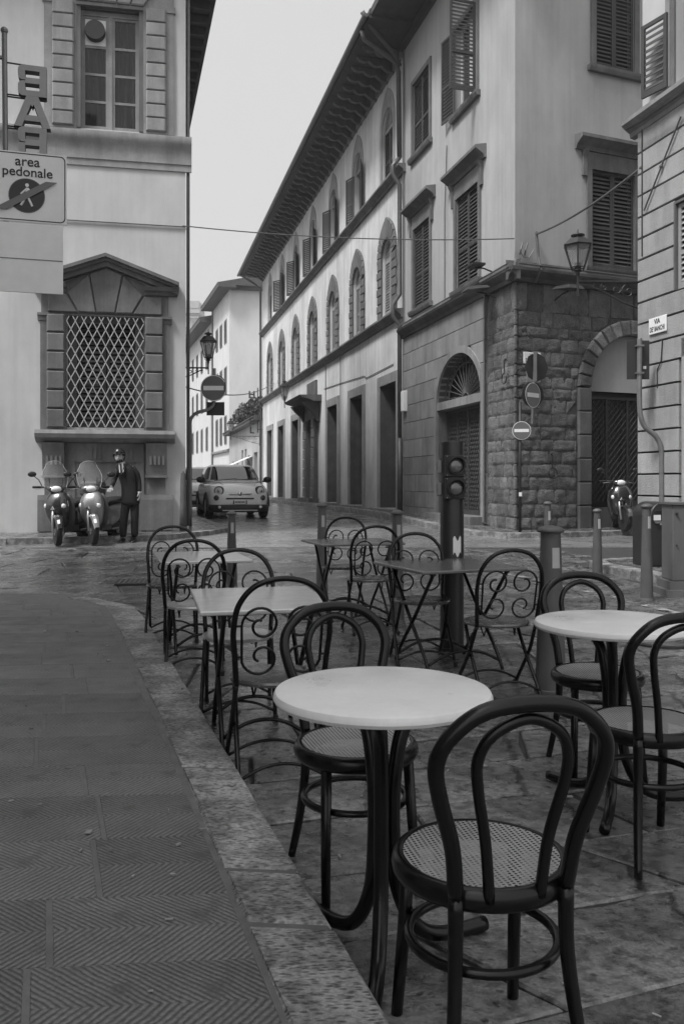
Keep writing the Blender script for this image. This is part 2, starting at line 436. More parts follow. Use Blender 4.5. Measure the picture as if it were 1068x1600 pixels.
        ck = _n(nt, 'ShaderNodeTexVoronoi', feature='DISTANCE_TO_EDGE'); ck.inputs['Scale'].default_value = .9; L(wv.outputs[0], ck.inputs[0])
        ckm = ramp(ck.outputs[0], .004, .016, .30, 1.0)
        dirt_shade = math_('MULTIPLY', dirt_shade, ckm)
        h = math_('ADD', h, math_('MULTIPLY', ckm, 0.006))
        dirt_shade = math_('MULTIPLY', dirt_shade, ramp(lo.outputs[0], .36, .62, .60, 1.28))
    old = b.inputs['Base Color'].links[0].from_socket
    mixc = _n(nt, 'ShaderNodeMix', data_type='RGBA', blend_type='MULTIPLY'); mixc.inputs[0].default_value = 1.0
    cc = _n(nt, 'ShaderNodeCombineColor')
    for i in range(3): L(dirt_shade, cc.inputs[i])
    L(old, mixc.inputs[6]); L(cc.outputs[0], mixc.inputs[7]); L(mixc.outputs[2], b.inputs['Base Color'])
    bp = _n(nt, 'ShaderNodeBump'); bp.inputs['Strength'].default_value = 0.55 if kind == 'flag' else .8; bp.inputs['Distance'].default_value = 1.0
    L(h, bp.inputs['Height']); L(bp.outputs[0], b.inputs['Normal'])
    return m
M['slab'] = paving_shader('chevron_cut_paving', 0.178, 'chevron')
M['kerb'] = paving_shader('pitted_kerb_granite', 0.21, 'pitted')
M['flag'] = paving_shader('worn_street_flags', 0.14, 'flag')
M['flag_sheen'] = paving_shader('sheen_painted_flags', 0.17, 'flag'); M['flag_sheen'].node_tree.nodes['Principled BSDF'].inputs['Specular IOR Level'].default_value = 1.0  # same flags, mid-street sheen painted in as a paler, glossier copy
for _l in list(M['flag_sheen'].node_tree.links):
    if _l.to_socket.name == 'Roughness' and _l.to_node.type == 'BSDF_PRINCIPLED': M['flag_sheen'].node_tree.links.remove(_l)
M['flag_sheen'].node_tree.nodes['Principled BSDF'].inputs['Roughness'].default_value = 0.25
M['joint'] = mat('sandy_joint', 0.16, 0.9, 0.2, 12, bump=0.3, bscale=120, bdist=.004)
M['bed'] = mat('joint_dirt', 0.04, 0.9, 0.3, 9, bump=0.4, bscale=60)

# road sheet: bed below the flags near the camera, one paved sheet beyond them
def far_road_mat():
    m = mat('far_street_paving', 0.19, 0.28, 0.2, 1.2, spec=0.8, stain=0.3, stain_scale=.8, rvar=.12)
    nt = m.node_tree; L = nt.links.new; b = nt.nodes['Principled BSDF']
    obj = _n(nt, 'ShaderNodeTexCoord').outputs['Object']
    mp = _n(nt, 'ShaderNodeMapping'); mp.inputs['Rotation'].default_value = (0, 0, R(24)); L(obj, mp.inputs[0])
    br = _n(nt, 'ShaderNodeTexBrick'); br.inputs['Scale'].default_value = 1.0; br.inputs['Brick Width'].default_value = .85; br.inputs['Row Height'].default_value = .5
    br.inputs['Mortar Size'].default_value = .03; br.inputs['Mortar Smooth'].default_value = .6
    br.inputs['Color1'].default_value = (.5, .5, .5, 1); br.inputs['Color2'].default_value = (1, 1, 1, 1); br.inputs['Mortar'].default_value = (0, 0, 0, 1)
    L(mp.outputs[0], br.inputs[0])
    nz = _n(nt, 'ShaderNodeTexNoise'); nz.inputs['Scale'].default_value = 7; nz.inputs['Detail'].default_value = 5; L(obj, nz.inputs[0])
    a = _n(nt, 'ShaderNodeMath', operation='MULTIPLY_ADD'); L(nz.outputs[0], a.inputs[0]); a.inputs[1].default_value = .6
    bwn = _n(nt, 'ShaderNodeRGBToBW'); L(br.outputs[0], bwn.inputs[0]); L(bwn.outputs[0], a.inputs[2])
    bp = _n(nt, 'ShaderNodeBump'); bp.inputs['Strength'].default_value = .7; bp.inputs['Distance'].default_value = .02
    L(a.outputs[0], bp.inputs['Height']); L(bp.outputs[0], b.inputs['Normal'])
    return m
M['road_far'] = far_road_mat()
HAZE = 0.0013
FLAG_END = 15.0
mb = MB()
ys = [-30, -5, 0, 4.5, 7, 9, 12, 14.0, 14.9, 15.0, 16, 18, 20, 23, 26, 32, 40, 60, 90, 140, 220, 450, 900]
xs = [-600, -60, -12, -6, 0, 6, 12, 60, 600]
for i in range(len(ys) - 1):
    mb.cur = 0 if ys[i] < 14.95 else 1
    for j in range(len(xs) - 1):
        q = [(xs[j], ys[i]), (xs[j + 1], ys[i]), (xs[j + 1], ys[i + 1]), (xs[j], ys[i + 1])]
        mb.quad(*[(x, y, g(y) - (0.016 if y < 14.95 else 0.0)) for x, y in q])
road = mb.build('road', [M['bed'], M['road_far']]); road['kind'] = 'structure'

# left pavement geometry: outer kerb line and inner kerb line
def kx_out(y): return 0.725 - 0.322 * y + (0.0 if y < 7 else -0.02 * (y - 7) ** 2)
def kx_in(y): return kx_out(y) - 0.232 - 0.014 * max(0, y - 4)
PT = 0.10
pav_poly = [(kx_out(y) - .01, y) for y in (-3, 0, 2, 4, 6, 7.5, 8.3)] + [(-2.55, 9.0), (-3.0, 9.35), (-9, 9.6), (-9, -3)]
mb = MB(); mb.prism_z(pav_poly, -0.1, PT - 0.0025)
pavement = mb.build('pavement', M['joint']); pavement['kind'] = 'structure'
# chevron cut paving slabs, laid in rows skewed along the kerb
def slab_mesh(poly, top, th, ch, uvf, m, seed=0):
    mb = MB(); n = len(poly); cx = sum(p[0] for p in poly) / n; cy_ = sum(p[1] for p in poly) / n
    def ins(p, d):
        dx, dy = p[0] - cx, p[1] - cy_; l = math.hypot(dx, dy) or 1; k = 1 - d * 1.35 / l
        return (cx + dx * k, cy_ + dy * k)
    rnd = random.Random(seed)
    tl = [rnd.uniform(-.0012, .0012) for _ in range(2)]
    zt = lambda p: top(p) + tl[0] * (p[0] - cx) * 3 + tl[1] * (p[1] - cy_) * 3
    V = [(x, y, zt((x, y)) - th) for x, y in poly] + [(x, y, zt((x, y)) - ch) for x, y in poly]
    I = [ins(p, ch) for p in poly]; V += [(x, y, zt((x, y))) for x, y in I]
    F = [tuple(range(2 * n, 3 * n))]
    for i in range(n):
        j = (i + 1) % n; F += [(i, j, j + n, i + n), (i + n, j + n, j + 2 * n, i + 2 * n)]
    mb.add([(x - cx, y - cy_, z) for x, y, z in V], F)
    me = mb.mesh('slab', m, uvf=(lambda co: uvf(co.x + cx, co.y + cy_)))
    return me, (cx, cy_, 0)
rows = [-0.2, 0.25, 0.68, 1.06, 1.43, 1.80, 2.15, 2.51, 2.93, 3.34, 3.71, 4.14, 4.56, 4.98, 5.39, 5.81, 6.2, 6.63, 7.05, 7.48, 7.9, 8.33, 8.75, 9.1]
SK = 0.085   # rows run slightly uphill to the right
for ri in range(len(rows) - 1):
    y0, y1 = rows[ri], rows[ri + 1]
    rnd = random.Random(100 + ri)
    # right end follows the inner kerb
    def rowpt(x, yb): return yb + SK * (x + 0.6)
    ymid = (y0 + y1) / 2
    xr = kx_in(ymid) - .012
    if ymid > 8.3: xr = min(xr, -2.45 - (ymid - 8.3) * 1.2)
    joints = [xr]; x = xr - rnd.uniform(.30, .60)
    while x > -0.3956 * ymid - 1.3:
        joints.append(x); x -= rnd.uniform(.58, .86)
    joints.append(x)
    for k in range(len(joints) - 1):
        xa, xb = joints[k + 1] + .008, joints[k] - .008
        sh = lambda yy: -0.33 * (yy - ymid)
        kk = (lambda yy: kx_in(yy) - .012 - xr) if k == 0 and ymid < 8.3 else sh
        gap = .006
        pl = [(xa + sh(y0), rowpt(xa, y0) + gap), (xb + kk(y0), rowpt(xb, y0) + gap), (xb + kk(y1), rowpt(xb, y1) - gap), (xa + sh(y1), rowpt(xa, y1) - gap)]
        u0 = rnd.random(); yc = ymid
        me, lc = slab_mesh(pl, lambda p: PT + rnd.uniform(0, .0) , 0.03, 0.003,
                           lambda X, Y, yc=yc, u0=u0: (X + 0.33 * (Y - yc) + u0, Y - SK * (X + .6) - yc), M['slab'], ri * 50 + k)
        link('paving_slab', me, pavement, lc)
# kerb stones
kj = [-1.0, 0.2, 1.25, 2.33, 2.66, 3.62, 4.9, 5.55, 6.0, 7.0, 7.8, 8.35]
for i in range(len(kj) - 1):
    a, b = kj[i] + .011, kj[i + 1] - .011
    mid = (a + b) / 2
    pl = [(kx_in(a), a + .02), (kx_out(a), a), (kx_out(mid), mid), (kx_out(b), b), (kx_in(b), b + .02), (kx_in(mid), mid)]
    me, lc = slab_mesh(pl, lambda p: PT + .006, 0.2, 0.012, lambda X, Y: (X, Y), M['kerb'], 900 + i)
    link('kerb_stone', me, pavement, lc)
pl = [(kx_in(8.36), 8.4), (kx_out(8.36) - .01, 8.37), (-2.32, 8.72), (-2.62, 9.02), (-2.86, 9.02), (-2.62, 8.75)]
me, lc = slab_mesh(pl, lambda p: PT + .004, 0.2, 0.012, lambda X, Y: (X, Y), M['kerb'], 950)
link('kerb_stone', me, pavement, lc)

# street flags: irregular rows of stones on a slant, each its own object under the road
def flag_rows():
    out = []
    ang = R(17); ca, sa = math.cos(ang), math.sin(ang)
    def W(u, v): return (u * ca - v * sa, u * sa + v * ca)
    v = -4.0; ri = 0
    def bnd(v0, u, s): return v0 + .07 * noise.noise((u * .55, s * 3.1, 1.7)) + .025 * noise.noise((u * 2.1, s * 5.3, 4.2))
    vv = [-4.0]
    rr = random.Random(5)
    while vv[-1] < 22: vv.append(vv[-1] + rr.uniform(.36, .56) * (1 if vv[-1] < 5 else 1.45))
    for ri in range(len(vv) - 1):
        u = -14 + rr.random()
        prev_sk = rr.uniform(-.12, .12)
        while u < 16:
            w = rr.uniform(.42, .92) * (1 if vv[ri] < 5 else 1.55); sk = rr.uniform(-.14, .14)
            u2 = u + w
            ks = (0, .17, .36, .55, .74, .9, 1)
            bot = [((u - prev_sk) + (u2 - sk - u + prev_sk) * k, 0) for k in ks]; top = [((u2 + sk) + (u + prev_sk - u2 - sk) * k, 0) for k in ks]
            bot = [(a, bnd(vv[ri], a, ri)) for a, _ in bot]; top = [(a, bnd(vv[ri + 1], a, ri + 1)) for a, _ in top]
            mr = (u2 + rr.uniform(-.02, .02), (vv[ri] + vv[ri + 1]) / 2)
            pl = [W(*q) for q in bot + [mr] + top + ([W0] if False else [])]
            out.append(pl); u, prev_sk = u2, sk
    return out
nfl = 0; extra = MB()
for i, pl in enumerate(flag_rows()):
    cx = sum(p[0] for p in pl) / len(pl); cyy = sum(p[1] for p in pl) / len(pl)
    if not (-3.5 < cyy < FLAG_END + .1): continue
    if cx > 10 or (cyy > 4.6 and cx > 5.15 - .22 * (cyy - 4.6) and cyy < 12.6): continue
    far_out = abs(cx) > 0.4 * cyy + .35
    lim = kx_out(cyy) + .02 if cyy < 8.6 else (-2.9 if cyy < 9.3 else -99)
    if max(p[0] for p in pl) < lim: continue
    if cyy < 9.3 and cx < lim - .95: continue
    if cx > 3.62 and 9.6 < cyy and cx > 3.3 + .2 * (13 - cyy) : continue
    # shrink for the joint
    def ins(p, d=.011):
        dx, dy = p[0] - cx, p[1] - cyy; l = math.hypot(dx, dy); k = 1 - d * 1.3 / l
        return (cx + dx * k, cyy + dy * k)
    rnd = random.Random(i); dz = rnd.uniform(-.008, .005)
    pl2 = [ins(p, rnd.uniform(.001, .010) if rnd.random() < .9 else .022) for p in pl]
    me, lc = slab_mesh(pl2, lambda p: g(p[1]) + dz, .05, .007, lambda X, Y: (X, Y), M['flag_sheen'] if cyy > 9.5 and -2.2 < cx < 1.6 else M['flag'], i)
    
    if far_out or cyy < 1.3:          # beyond the frame: one joined piece
        o_ = len(extra.v); extra.v += [(v.co.x + lc[0], v.co.y + lc[1], v.co.z) for v in me.vertices]; extra.f += [tuple(o_ + q for q in p_.vertices) for p_ in me.polygons]; extra.mi += [0] * len(me.polygons)
        bpy.data.meshes.remove(me); continue
    link('flagstone', me, road, lc); nfl += 1
extra.build('flagstone', M['flag'], road)['kind'] = 'stuff'; print('FLAGS', nfl, len(extra.f))

# right-hand pavement in front of the corner house and the long house
def strip_pavement(name, outer, inner, z_fn, mtop, n_kerb, parent_label=None):
    pass
def side_pavement(name, outer, zt, inner, kw=0.22):
    """outer: polyline of the kerb edge, inner: polyline on the house side; zt(x,y) height of the top."""
    mb = MB(); n = len(outer)
    for i in range(n - 1):
        (x0, y0), (x1, y1) = outer[i], outer[i + 1]; (a0, b0), (a1, b1) = inner[i], inner[i + 1]
        mb.quad((x0, y0, zt(y0)), (x1, y1, zt(y1)), (a1, b1, zt(b1)), (a0, b0, zt(b0)))
        mb.quad((x0, y0, zt(y0) - .25), (x1, y1, zt(y1) - .25), (x1, y1, zt(y1)), (x0, y0, zt(y0)))
    o = mb.build(name, M['joint']); o['kind'] = 'structure'
    for i in range(n - 1):
        P0, P1 = Vector(outer[i]), Vector(outer[i + 1]); Q0, Q1 = Vector(inner[i]), Vector(inner[i + 1])
        L_ = (P1 - P0).length; k = max(1, round(L_ / 1.1))
        for j in range(k):
            t0, t1 = j / k + .004, (j + 1) / k - .004
            p0, p1 = P0.lerp(P1, t0), P0.lerp(P1, t1); q0, q1 = Q0.lerp(Q1, t0), Q0.lerp(Q1, t1)
            d0 = (q0 - p0).normalized() * kw; d1 = (q1 - p1).normalized() * kw
            e0 = (q0 - p0).normalized() * -.012; e1 = (q1 - p1).normalized() * -.012
            pl = [tuple(p0 + e0), tuple(p1 + e1), tuple(p1 + d1), tuple(p0 + d0)]
            me, lc = slab_mesh(pl, lambda p: zt(p[1]) + .006, .24, .012, lambda X, Y: (X, Y), M['kerb'], 5000 + i * 40 + j)
            link('kerb_stone', me, o, lc)
            if (p0.y + p1.y) / 2 < 34:
                ww = (q0 - p0).length; m_ = max(1, round((ww - kw) / .5))
                for s in range(m_):
                    s0 = kw / ww + (1 - kw / ww) * s / m_ + .008; s1 = kw / ww + (1 - kw / ww) * (s + 1) / m_ - .002
                    pl = [tuple(p0.lerp(q0, s0)), tuple(p1.lerp(q1, s0)), tuple(p1.lerp(q1, s1)), tuple(p0.lerp(q0, s1))]
                    me, lc = slab_mesh(pl, lambda p: zt(p[1]) + .004, .03, .004, lambda X, Y: (X, Y), M['flag'], 7000 + i * 40 + j * 5 + s)
                    link('paving_slab', me, o, lc)
    return o
zt_r = lambda y: 0.30 + 0.14 * smooth01(17, 26, y)
outer = [(-5.9, 53.5), (-3.6, 44.), (-1.5, 36.), (0.55, 28.), (1.35, 23.9), (2.25, 19.4), (2.66, 17.9), (3.25, 17.05), (4.1, 17.1), (5.4, 17.65), (9.5, 19.4)]
inner = [(-4.8, 53.5), (-2.6, 44.), (-0.7, 36.), (1.2, 28.), (2.15, 23.9), (3.25, 19.4), (3.58, 18.05), (3.6, 18.02), (3.62, 18.02), (4.95, 18.55), (9.2, 20.33)]
side_pavement('pavement_corner_house', outer, zt_r, inner)
# near right pavement (bin and house on it)
zt_n = lambda y: 0.20
outer = [(8.3, 14.35), (5.4, 13.1), (3.95, 12.55), (3.5, 12.2), (3.42, 11.7), (3.62, 10.8), (3.85, 9.9), (4.3, 8.0), (5.1, 4.6)]
inner = [(8.3, 14.0), (5.5, 12.85), (4.3, 12.33), (4.28, 12.3), (4.3, 12.2), (4.62, 10.9), (4.85, 9.95), (5.33, 8.0), (6.2, 4.6)]
side_pavement('pavement_near_house', outer, zt_n, inner)
# left pavement around the palace on the far side of the crossing
zt_l = lambda y: 0.295 + .03 * smooth01(18, 30, y)
outer = [(-14, 13.85), (-9.0, 14.85), (-6.0, 15.5), (-4.2, 16.02), (-3.3, 16.75), (-2.75, 17.9), (-2.5, 19.0), (-2.85, 20.6), (-4.15, 25.), (-5.95, 31.), (-9.3, 44.)]
inner = [(-14, 15.83), (-9.0, 16.8), (-6.0, 17.39), (-4.2, 17.74), (-3.25, 17.93), (-3.24, 17.95), (-3.35, 18.4), (-3.85, 20.4), (-5.0, 25.), (-6.5, 31.), (-9.75, 44.)]
side_pavement('pavement_palace', outer, zt_l, inner)

# worn white line and iron covers let into the street
def ground_strip(name, pts, w, m):
    mb = MB()
    for (x0, y0), (x1, y1) in zip(pts, pts[1:]):
        d = Vector((x1 - x0, y1 - y0)).normalized(); n = Vector((-d.y, d.x)) * w / 2; k = 6
        for i in range(k):
            p, q = Vector((x0, y0)).lerp(Vector((x1, y1)), i / k), Vector((x0, y0)).lerp(Vector((x1, y1)), (i + 1) / k)
            mb.quad(*[(a.x, a.y, g(a.y) + .010) for a in (p - n, q - n, q + n, p + n)])
    o = mb.build(name, m); o['kind'] = 'structure'; return o
wl = mat('worn_white_line', .34, .6, .2, 8)
_nt = wl.node_tree; _b = _nt.nodes['Principled BSDF']; _nz = _n(_nt, 'ShaderNodeTexNoise'); _nz.inputs['Scale'].default_value = 7; _nz.inputs['Detail'].default_value = 6
_nt.links.new(_n(_nt, 'ShaderNodeTexCoord').outputs['Object'], _nz.inputs[0]); _mr = _n(_nt, 'ShaderNodeMapRange'); _nt.links.new(_nz.outputs[0], _mr.inputs[0]); _mr.inputs[1].default_value = .48; _mr.inputs[2].default_value = .58
_nt.links.new(_mr.outputs[0], _b.inputs['Alpha'])
ground_strip('road_marking', [(1.6, 12.6), (2.4, 10.6), (2.95, 9.0), (3.25, 7.9)], .11, wl)
for (x, y, r, lab) in ((2.56, 6.9, .30, 'round ribbed manhole cover right of the farther round table'),):
    t = thing('manhole_cover', lab, 'manhole cover', (x, y, g(y) + .008))
    mb = MB(); mb.lathe([(r, -.03), (r, .004), (r * .9, .006)], 32)
    mb.build('rim', M['iron'], t, auto=30)
    mb = MB()
    for k in range(5): mb.lathe([(r * (.16 + .15 * k), .006), (r * (.17 + .15 * k), .012), (r * (.21 + .15 * k), .012), (r * (.22 + .15 * k), .006)], 28, cap=False)
    mb.build('rib', M['bollard'], t, auto=30)['kind'] = 'stuff'
t = thing('access_cover', 'rectangular ribbed iron cover in the crossing behind the farthest kerb table', 'access cover', (-2.35, 10.45, g(10.45) + .008), R(8))
mb = MB(); mb.box(-.36, .36, -.28, .28, -.03, .006); mb.build('plate', M['iron'], t)
mb = MB()
for i in range(12): mb.box(-.33 + .056 * i, -.30 + .056 * i, -.25, .25, .0061, .012)
mb.build('rib', M['bollard'], t)['kind'] = 'stuff'

# crumbs of litter: cigarette ends, paper specks, grit
mb = MB(); rnd = random.Random(77)
for _ in range(260):
    y = rnd.uniform(1.6, 13) ; x = rnd.uniform(-.42, .42) * y; on = x < kx_out(y) and y < 8.5
    z = (PT + .004) if on else g(y) + .003; a = rnd.uniform(0, 6.3); l, w = (rnd.uniform(.010, .028), rnd.uniform(.004, .008)) if rnd.random() < .8 else (rnd.uniform(.02, .035), rnd.uniform(.015, .022))
    if on and x > kx_in(y) - .02: z += .006
    c, s_ = math.cos(a), math.sin(a); q = [(x + c * i * l / 2 - s_ * j * w / 2, y + s_ * i * l / 2 + c * j * w / 2) for i, j in ((-1, -1), (1, -1), (1, 1), (-1, 1))]
    mb.prism_z(q, z, z + rnd.uniform(.002, .007))
o = mb.build('litter', mat('litter_specks', .3, .8, .7, 9)); o['kind'] = 'stuff'
# ================================================================ BUILDINGS
def wall(mb, x0, x1, z0, z1, holes, reveal=.28, y=0.0, back=True):
    """Facade sheet at local y (outward = -y) with rectangular holes and reveals; returns nothing."""
    xs = sorted(set([x0, x1] + [h[0] for h in holes] + [h[1] for h in holes]))
    zs = sorted(set([z0, z1] + [h[2] for h in holes] + [h[3] for h in holes]))
    xs = [x for x in xs if x0 <= x <= x1]; zs = [z for z in zs if z0 <= z <= z1]
    for i in range(len(xs) - 1):
        for j in range(len(zs) - 1):
            cx, cz = (xs[i] + xs[i + 1]) / 2, (zs[j] + zs[j + 1]) / 2
            if any(h[0] < cx < h[1] and h[2] < cz < h[3] for h in holes): continue
            mb.quad((xs[i], y, zs[j]), (xs[i + 1], y, zs[j]), (xs[i + 1], y, zs[j + 1]), (xs[i], y, zs[j + 1]))
    for h in holes:
        a, b, c, d = h[:4]; e = y + (h[4] if len(h) > 4 else reveal)
        mb.quad((a, y, c), (a, e, c), (a, e, d), (a, y, d)); mb.quad((b, y, c), (b, y, d), (b, e, d), (b, e, c))
        mb.quad((a, y, d), (a, e, d), (b, e, d), (b, y, d)); mb.quad((a, y, c), (b, y, c), (b, e, c), (a, e, c))
def arch_pts(cx, zs, r, rise, n=14):
    return [(cx - r * math.cos(math.pi * i / n), zs + rise * math.sin(math.pi * i / n)) for i in range(n + 1)]
def ogive_pts(cx, zs, r, rise, n=14):
    """Pointed outline."""
    out = []
    for i in range(n + 1):
        t = i / n; s = -1 if t < .5 else 1; q = 1 - abs(2 * t - 1)
        x = r * (1 - q ** 1.9); z = rise * (math.sin(q * math.pi / 2) ** 1.0 * .86 + .14 * q ** 5)
        out.append((cx + s * x, zs + z))
    return out
def spandrel(mb, cx, zs, r, rise, ztop, y=0.0, reveal=.28, n=14):
    P = arch_pts(cx, zs, r, rise, n)
    for (xa, za), (xb, zb) in zip(P, P[1:]):
        mb.quad((xa, y, za), (xb, y, zb), (xb, y, ztop), (xa, y, ztop))
        mb.quad((xa, y, za), (xa, y + reveal, za), (xb, y + reveal, zb), (xb, y, zb))
def shutter_mb(mb, x0, x1, z0, z1, y, pitch=.08, st=.055, mid=True, arch=None):
    """Louvred leaf in the xz plane, front at y; slats tilted."""
    d = .035
    mb.box(x0, x0 + st, y, y + d, z0, z1); mb.box(x1 - st, x1, y, y + d, z0, z1)
    mb.box(x0 + st, x1 - st, y + .002, y + d, z0, z0 + st * 1.5); mb.box(x0 + st, x1 - st, y + .002, y + d, z1 - st, z1)
    if mid and z1 - z0 > 1.0:
        zm = z0 + (z1 - z0) * .42; mb.box(x0 + st, x1 - st, y + .002, y + d, zm - st * .5, zm + st * .5)
    z = z0 + st * 1.5 + .01
    while z < z1 - st - pitch * .6:
        mb.add([(x0 + st, y + .004, z), (x1 - st, y + .004, z), (x1 - st, y + d - .002, z + pitch * .62), (x0 + st, y + d - .002, z + pitch * .62),
                (x0 + st, y + .010, z - .006), (x1 - st, y + .010, z - .006), (x1 - st, y + d + .004, z + pitch * .62 - .006), (x0 + st, y + d + .004, z + pitch * .62 - .006)],
               [(0, 1, 2, 3), (4, 7, 6, 5), (0, 4, 5, 1), (2, 6, 7, 3)])
        z += pitch
def frame_mb(mb, x0, x1, z0, z1, w, h, y0=0.0, top=True, bottom=False):
    """Plain flat stone surround, proud of the wall."""
    mb.box(x0 - w, x0, y0 - h, y0 + .05, z0, z1 + (w if top else 0)); mb.box(x1, x1 + w, y0 - h, y0 + .05, z0, z1 + (w if top else 0))
    if top: mb.box(x0, x1, y0 - h, y0 + .05, z1, z1 + w)

# ---------------------------------------------------------------- the pale palace on the left
PAL = thing('palace', 'pale plastered palace with grated pedimented window behind the scooters', 'building', (-3.24, 17.94, 0))
TL = RZ(11.0)
mb = MB(TL)
up = (-2.17, -.86, 8.50, 11.0); lo = (-2.36, -.845, 2.42, 4.70)
wall(mb, -12, 0, 0.1, 13.2, [up, lo], .35)
mb.build('wall', M['plaster_pale'], PAL)
mb = MB(RZ(11) @ RZ(93.5)); wall(mb, 0, 26, 0.1, 13.2, [], 0); mb.build('wall', M['plaster_pale'], PAL)
# eaves on the street side
mb = MB(RZ(11) @ RZ(93.5)); mb.box(-.75, 26, -.78, .3, 12.75, 12.95); mb.box(-.8, 26, -.88, -.78, 12.7, 13.02)
mb.build('eaves', M['soffit'], PAL)
mb = MB(RZ(11) @ RZ(93.5))
for i in range(30): mb.box(-.6 + i * .62, -.46 + i * .62, -.76, 0, 12.55, 12.748)
split_build(mb, 'rafter', M['soffit'], PAL)
mb = MB(TL); mb.box(-12.5, -.02, -.95, .3, 13.2, 13.35); mb.prism_x([(-.95, 13.35), (9, 16.2), (9, 13.35)], -12.5, -.02)
mb.build('roof', M['roof'], PAL)
# string course
mb = MB(TL)
prof = [(.02, 7.74), (-.03, 7.74), (-.03, 7.86), (-.05, 7.88), (-.05, 8.12), (-.08, 8.2), (-.12, 8.26), (-.14, 8.36), (-.13, 8.43), (.02, 8.47)]
mb.prism_x(prof, -12, .12); mb.build('string_course', M['trim_light'], PAL, auto=30)
# corner pipe
mb = MB(TL); mb.tube([(.05, .07, .4), (.05, .07, 12.7)], .035, 10); 
mb.build('downpipe', M['pipe'], PAL, smooth=True)
# horizontal scored band
mb = MB(TL); mb.box(-12, .01, -.008, .02, 6.55, 6.60); mb.build('plaster_band', M['plaster_pale'], PAL)
def boss_part(name, poly, parent, T, m, y0=0.0, h=.07, c=.025):
    mb = MB(T); mb.boss(poly, y0, h, c); return mb.build(name, m, parent)
def rect(x0, x1, z0, z1): return [(x0, z0), (x1, z0), (x1, z1), (x0, z1)]
# upper window
mb = MB(TL)
mb.box(-2.80, -2.17, -.045, .02, 8.47, 11.9); mb.box(-.86, -.24, -.045, .02, 8.47, 11.9); mb.box(-2.17, -.86, -.045, .02, 11.0, 11.9)
mb.box(-2.83, -2.66, -.07, .02, 10.98, 11.1); mb.box(-.38, -.21, -.07, .02, 10.98, 11.1)
W1 = mb.build('window', M['trim_light'], PAL)
for k, z in enumerate([8.52, 8.80, 9.08, 9.36, 9.64, 9.92, 10.20, 10.48, 10.76]):
    boss_part('stone', rect(-2.64, -2.22, z, z + .265), W1, TL, M['trim_light'], -.045, .06, .022)
    boss_part('stone', rect(-.80, -.40, z, z + .265), W1, TL, M['trim_light'], -.045, .06, .022)
for k in range(5):
    t0, t1 = k / 5, (k + 1) / 5; xa, xb = -2.2 + 1.36 * t0, -2.2 + 1.36 * t1; ta, tb = -2.7 + 2.36 * t0, -2.7 + 2.36 * t1
    boss_part('stone', [(xa + .012, 11.06), (xb - .012, 11.06), (tb - .012, 11.85), (ta + .012, 11.85)], W1, TL, M['trim_light'], -.045, .06, .022)
mb = MB(TL); mb.box(-2.17, -.86, -.10, .02, 10.96, 11.02); mb.box(-2.17, -2.09, -.05, .02, 8.50, 10.96); mb.box(-.94, -.86, -.05, .02, 8.50, 10.96)
mb.build('architrave', M['trim'], W1)
mb = MB(TL)
for a, b in ((-2.07, -1.56), (-1.48, -.97)):
    mb.box(a, a + .05, .12, .17, 8.53, 10.85); mb.box(b - .05, b, .12, .17, 8.53, 10.85)
    for z in (8.53, 9.08, 9.64, 10.2, 10.8): mb.box(a + .05, b - .05, .125, .165, z, z + (.05 if z not in (8.53,) else .08))
mb.box(-1.56, -1.48, .10, .18, 8.53, 10.85); mb.box(-2.17, -2.07, .10, .2, 8.5, 10.95); mb.box(-.97, -.86, .10, .2, 8.5, 10.95); mb.box(-2.07, -.97, .10, .2, 10.85, 10.95)
mb.build('sash', M['trim_light'], W1)
for a, b in ((-2.02, -1.61), (-1.43, -1.02)):
    for z0, z1 in ((8.62, 9.07), (9.14, 9.63), (9.70, 10.19), (10.26, 10.79)):
        if a < -2 and z0 > 10:
            mb = MB(TL); mb.box(a, b, .13, .15, z0, z1); pn = mb.build('fan_panel', M['white_plate'], W1)
            mb = MB(TL); mb.lathe([(.16, 0.0), (.195, 0.0), (.2, .05), (.2, .14), (.17, .15), (.12, .10), (.02, .10)], 28, (-1.815, -.02, 10.52), 'y')
            mb.build('fan', M['car_dark'], W1, auto=40)
        else:
            mb = MB(TL); mb.quad((a, .145, z0), (b, .145, z0), (b, .145, z1), (a, .145, z1)); mb.build('pane', M['glass'], W1)
for a, b, s in ((-2.05, -1.5, 1), (-1.5, -.98, -1)):
    mb = MB(TL)
    mb.grid(lambda u, v, a=a, b=b, s=s: ((a + (b - a) * u) if True else 0, .28 + .045 * math.sin(u * 21 + v * 2.2 * s) + .02 * math.sin(u * 9 + v * 5), 8.5 + 2.4 * v), 40, 14)
    mb.build('curtain', M['curtain'], W1, smooth=True)
mb = MB(TL); mb.box(-2.4, -.6, .36, 1.2, 8.3, 11.2); mb.build('room', M['dark'], W1)
# lower pedimented window
mb = MB(TL)
mb.box(-2.87, -2.36, -.06, .02, 2.36, 4.72); mb.box(-.845, -.33, -.06, .02, 2.36, 4.72)
mb.box(-2.85, -.35, -.06, .02, 4.72, 5.12)
mb.prism_y([(-2.85, 5.122), (-.35, 5.122), (-1.6, 5.72)], -.06, .02)
W2 = mb.build('window', M['trim'], PAL)
zs_ = [2.40, 2.79, 3.17, 3.56, 3.94, 4.32, 4.70]
for k in range(6):
    boss_part('stone', rect(-2.74, -2.40, zs_[k] + .012, zs_[k + 1] - .012), W2, TL, M['trim'], -.06, .06, .022)
    boss_part('stone', rect(-.81, -.46, zs_[k] + .012, zs_[k + 1] - .012), W2, TL, M['trim'], -.06, .06, .022)
boss_part('stone', [(-2.72, 4.74), (-2.15, 4.74), (-2.36, 5.10), (-2.72, 5.10)], W2, TL, M['trim'], -.06, .05, .02)
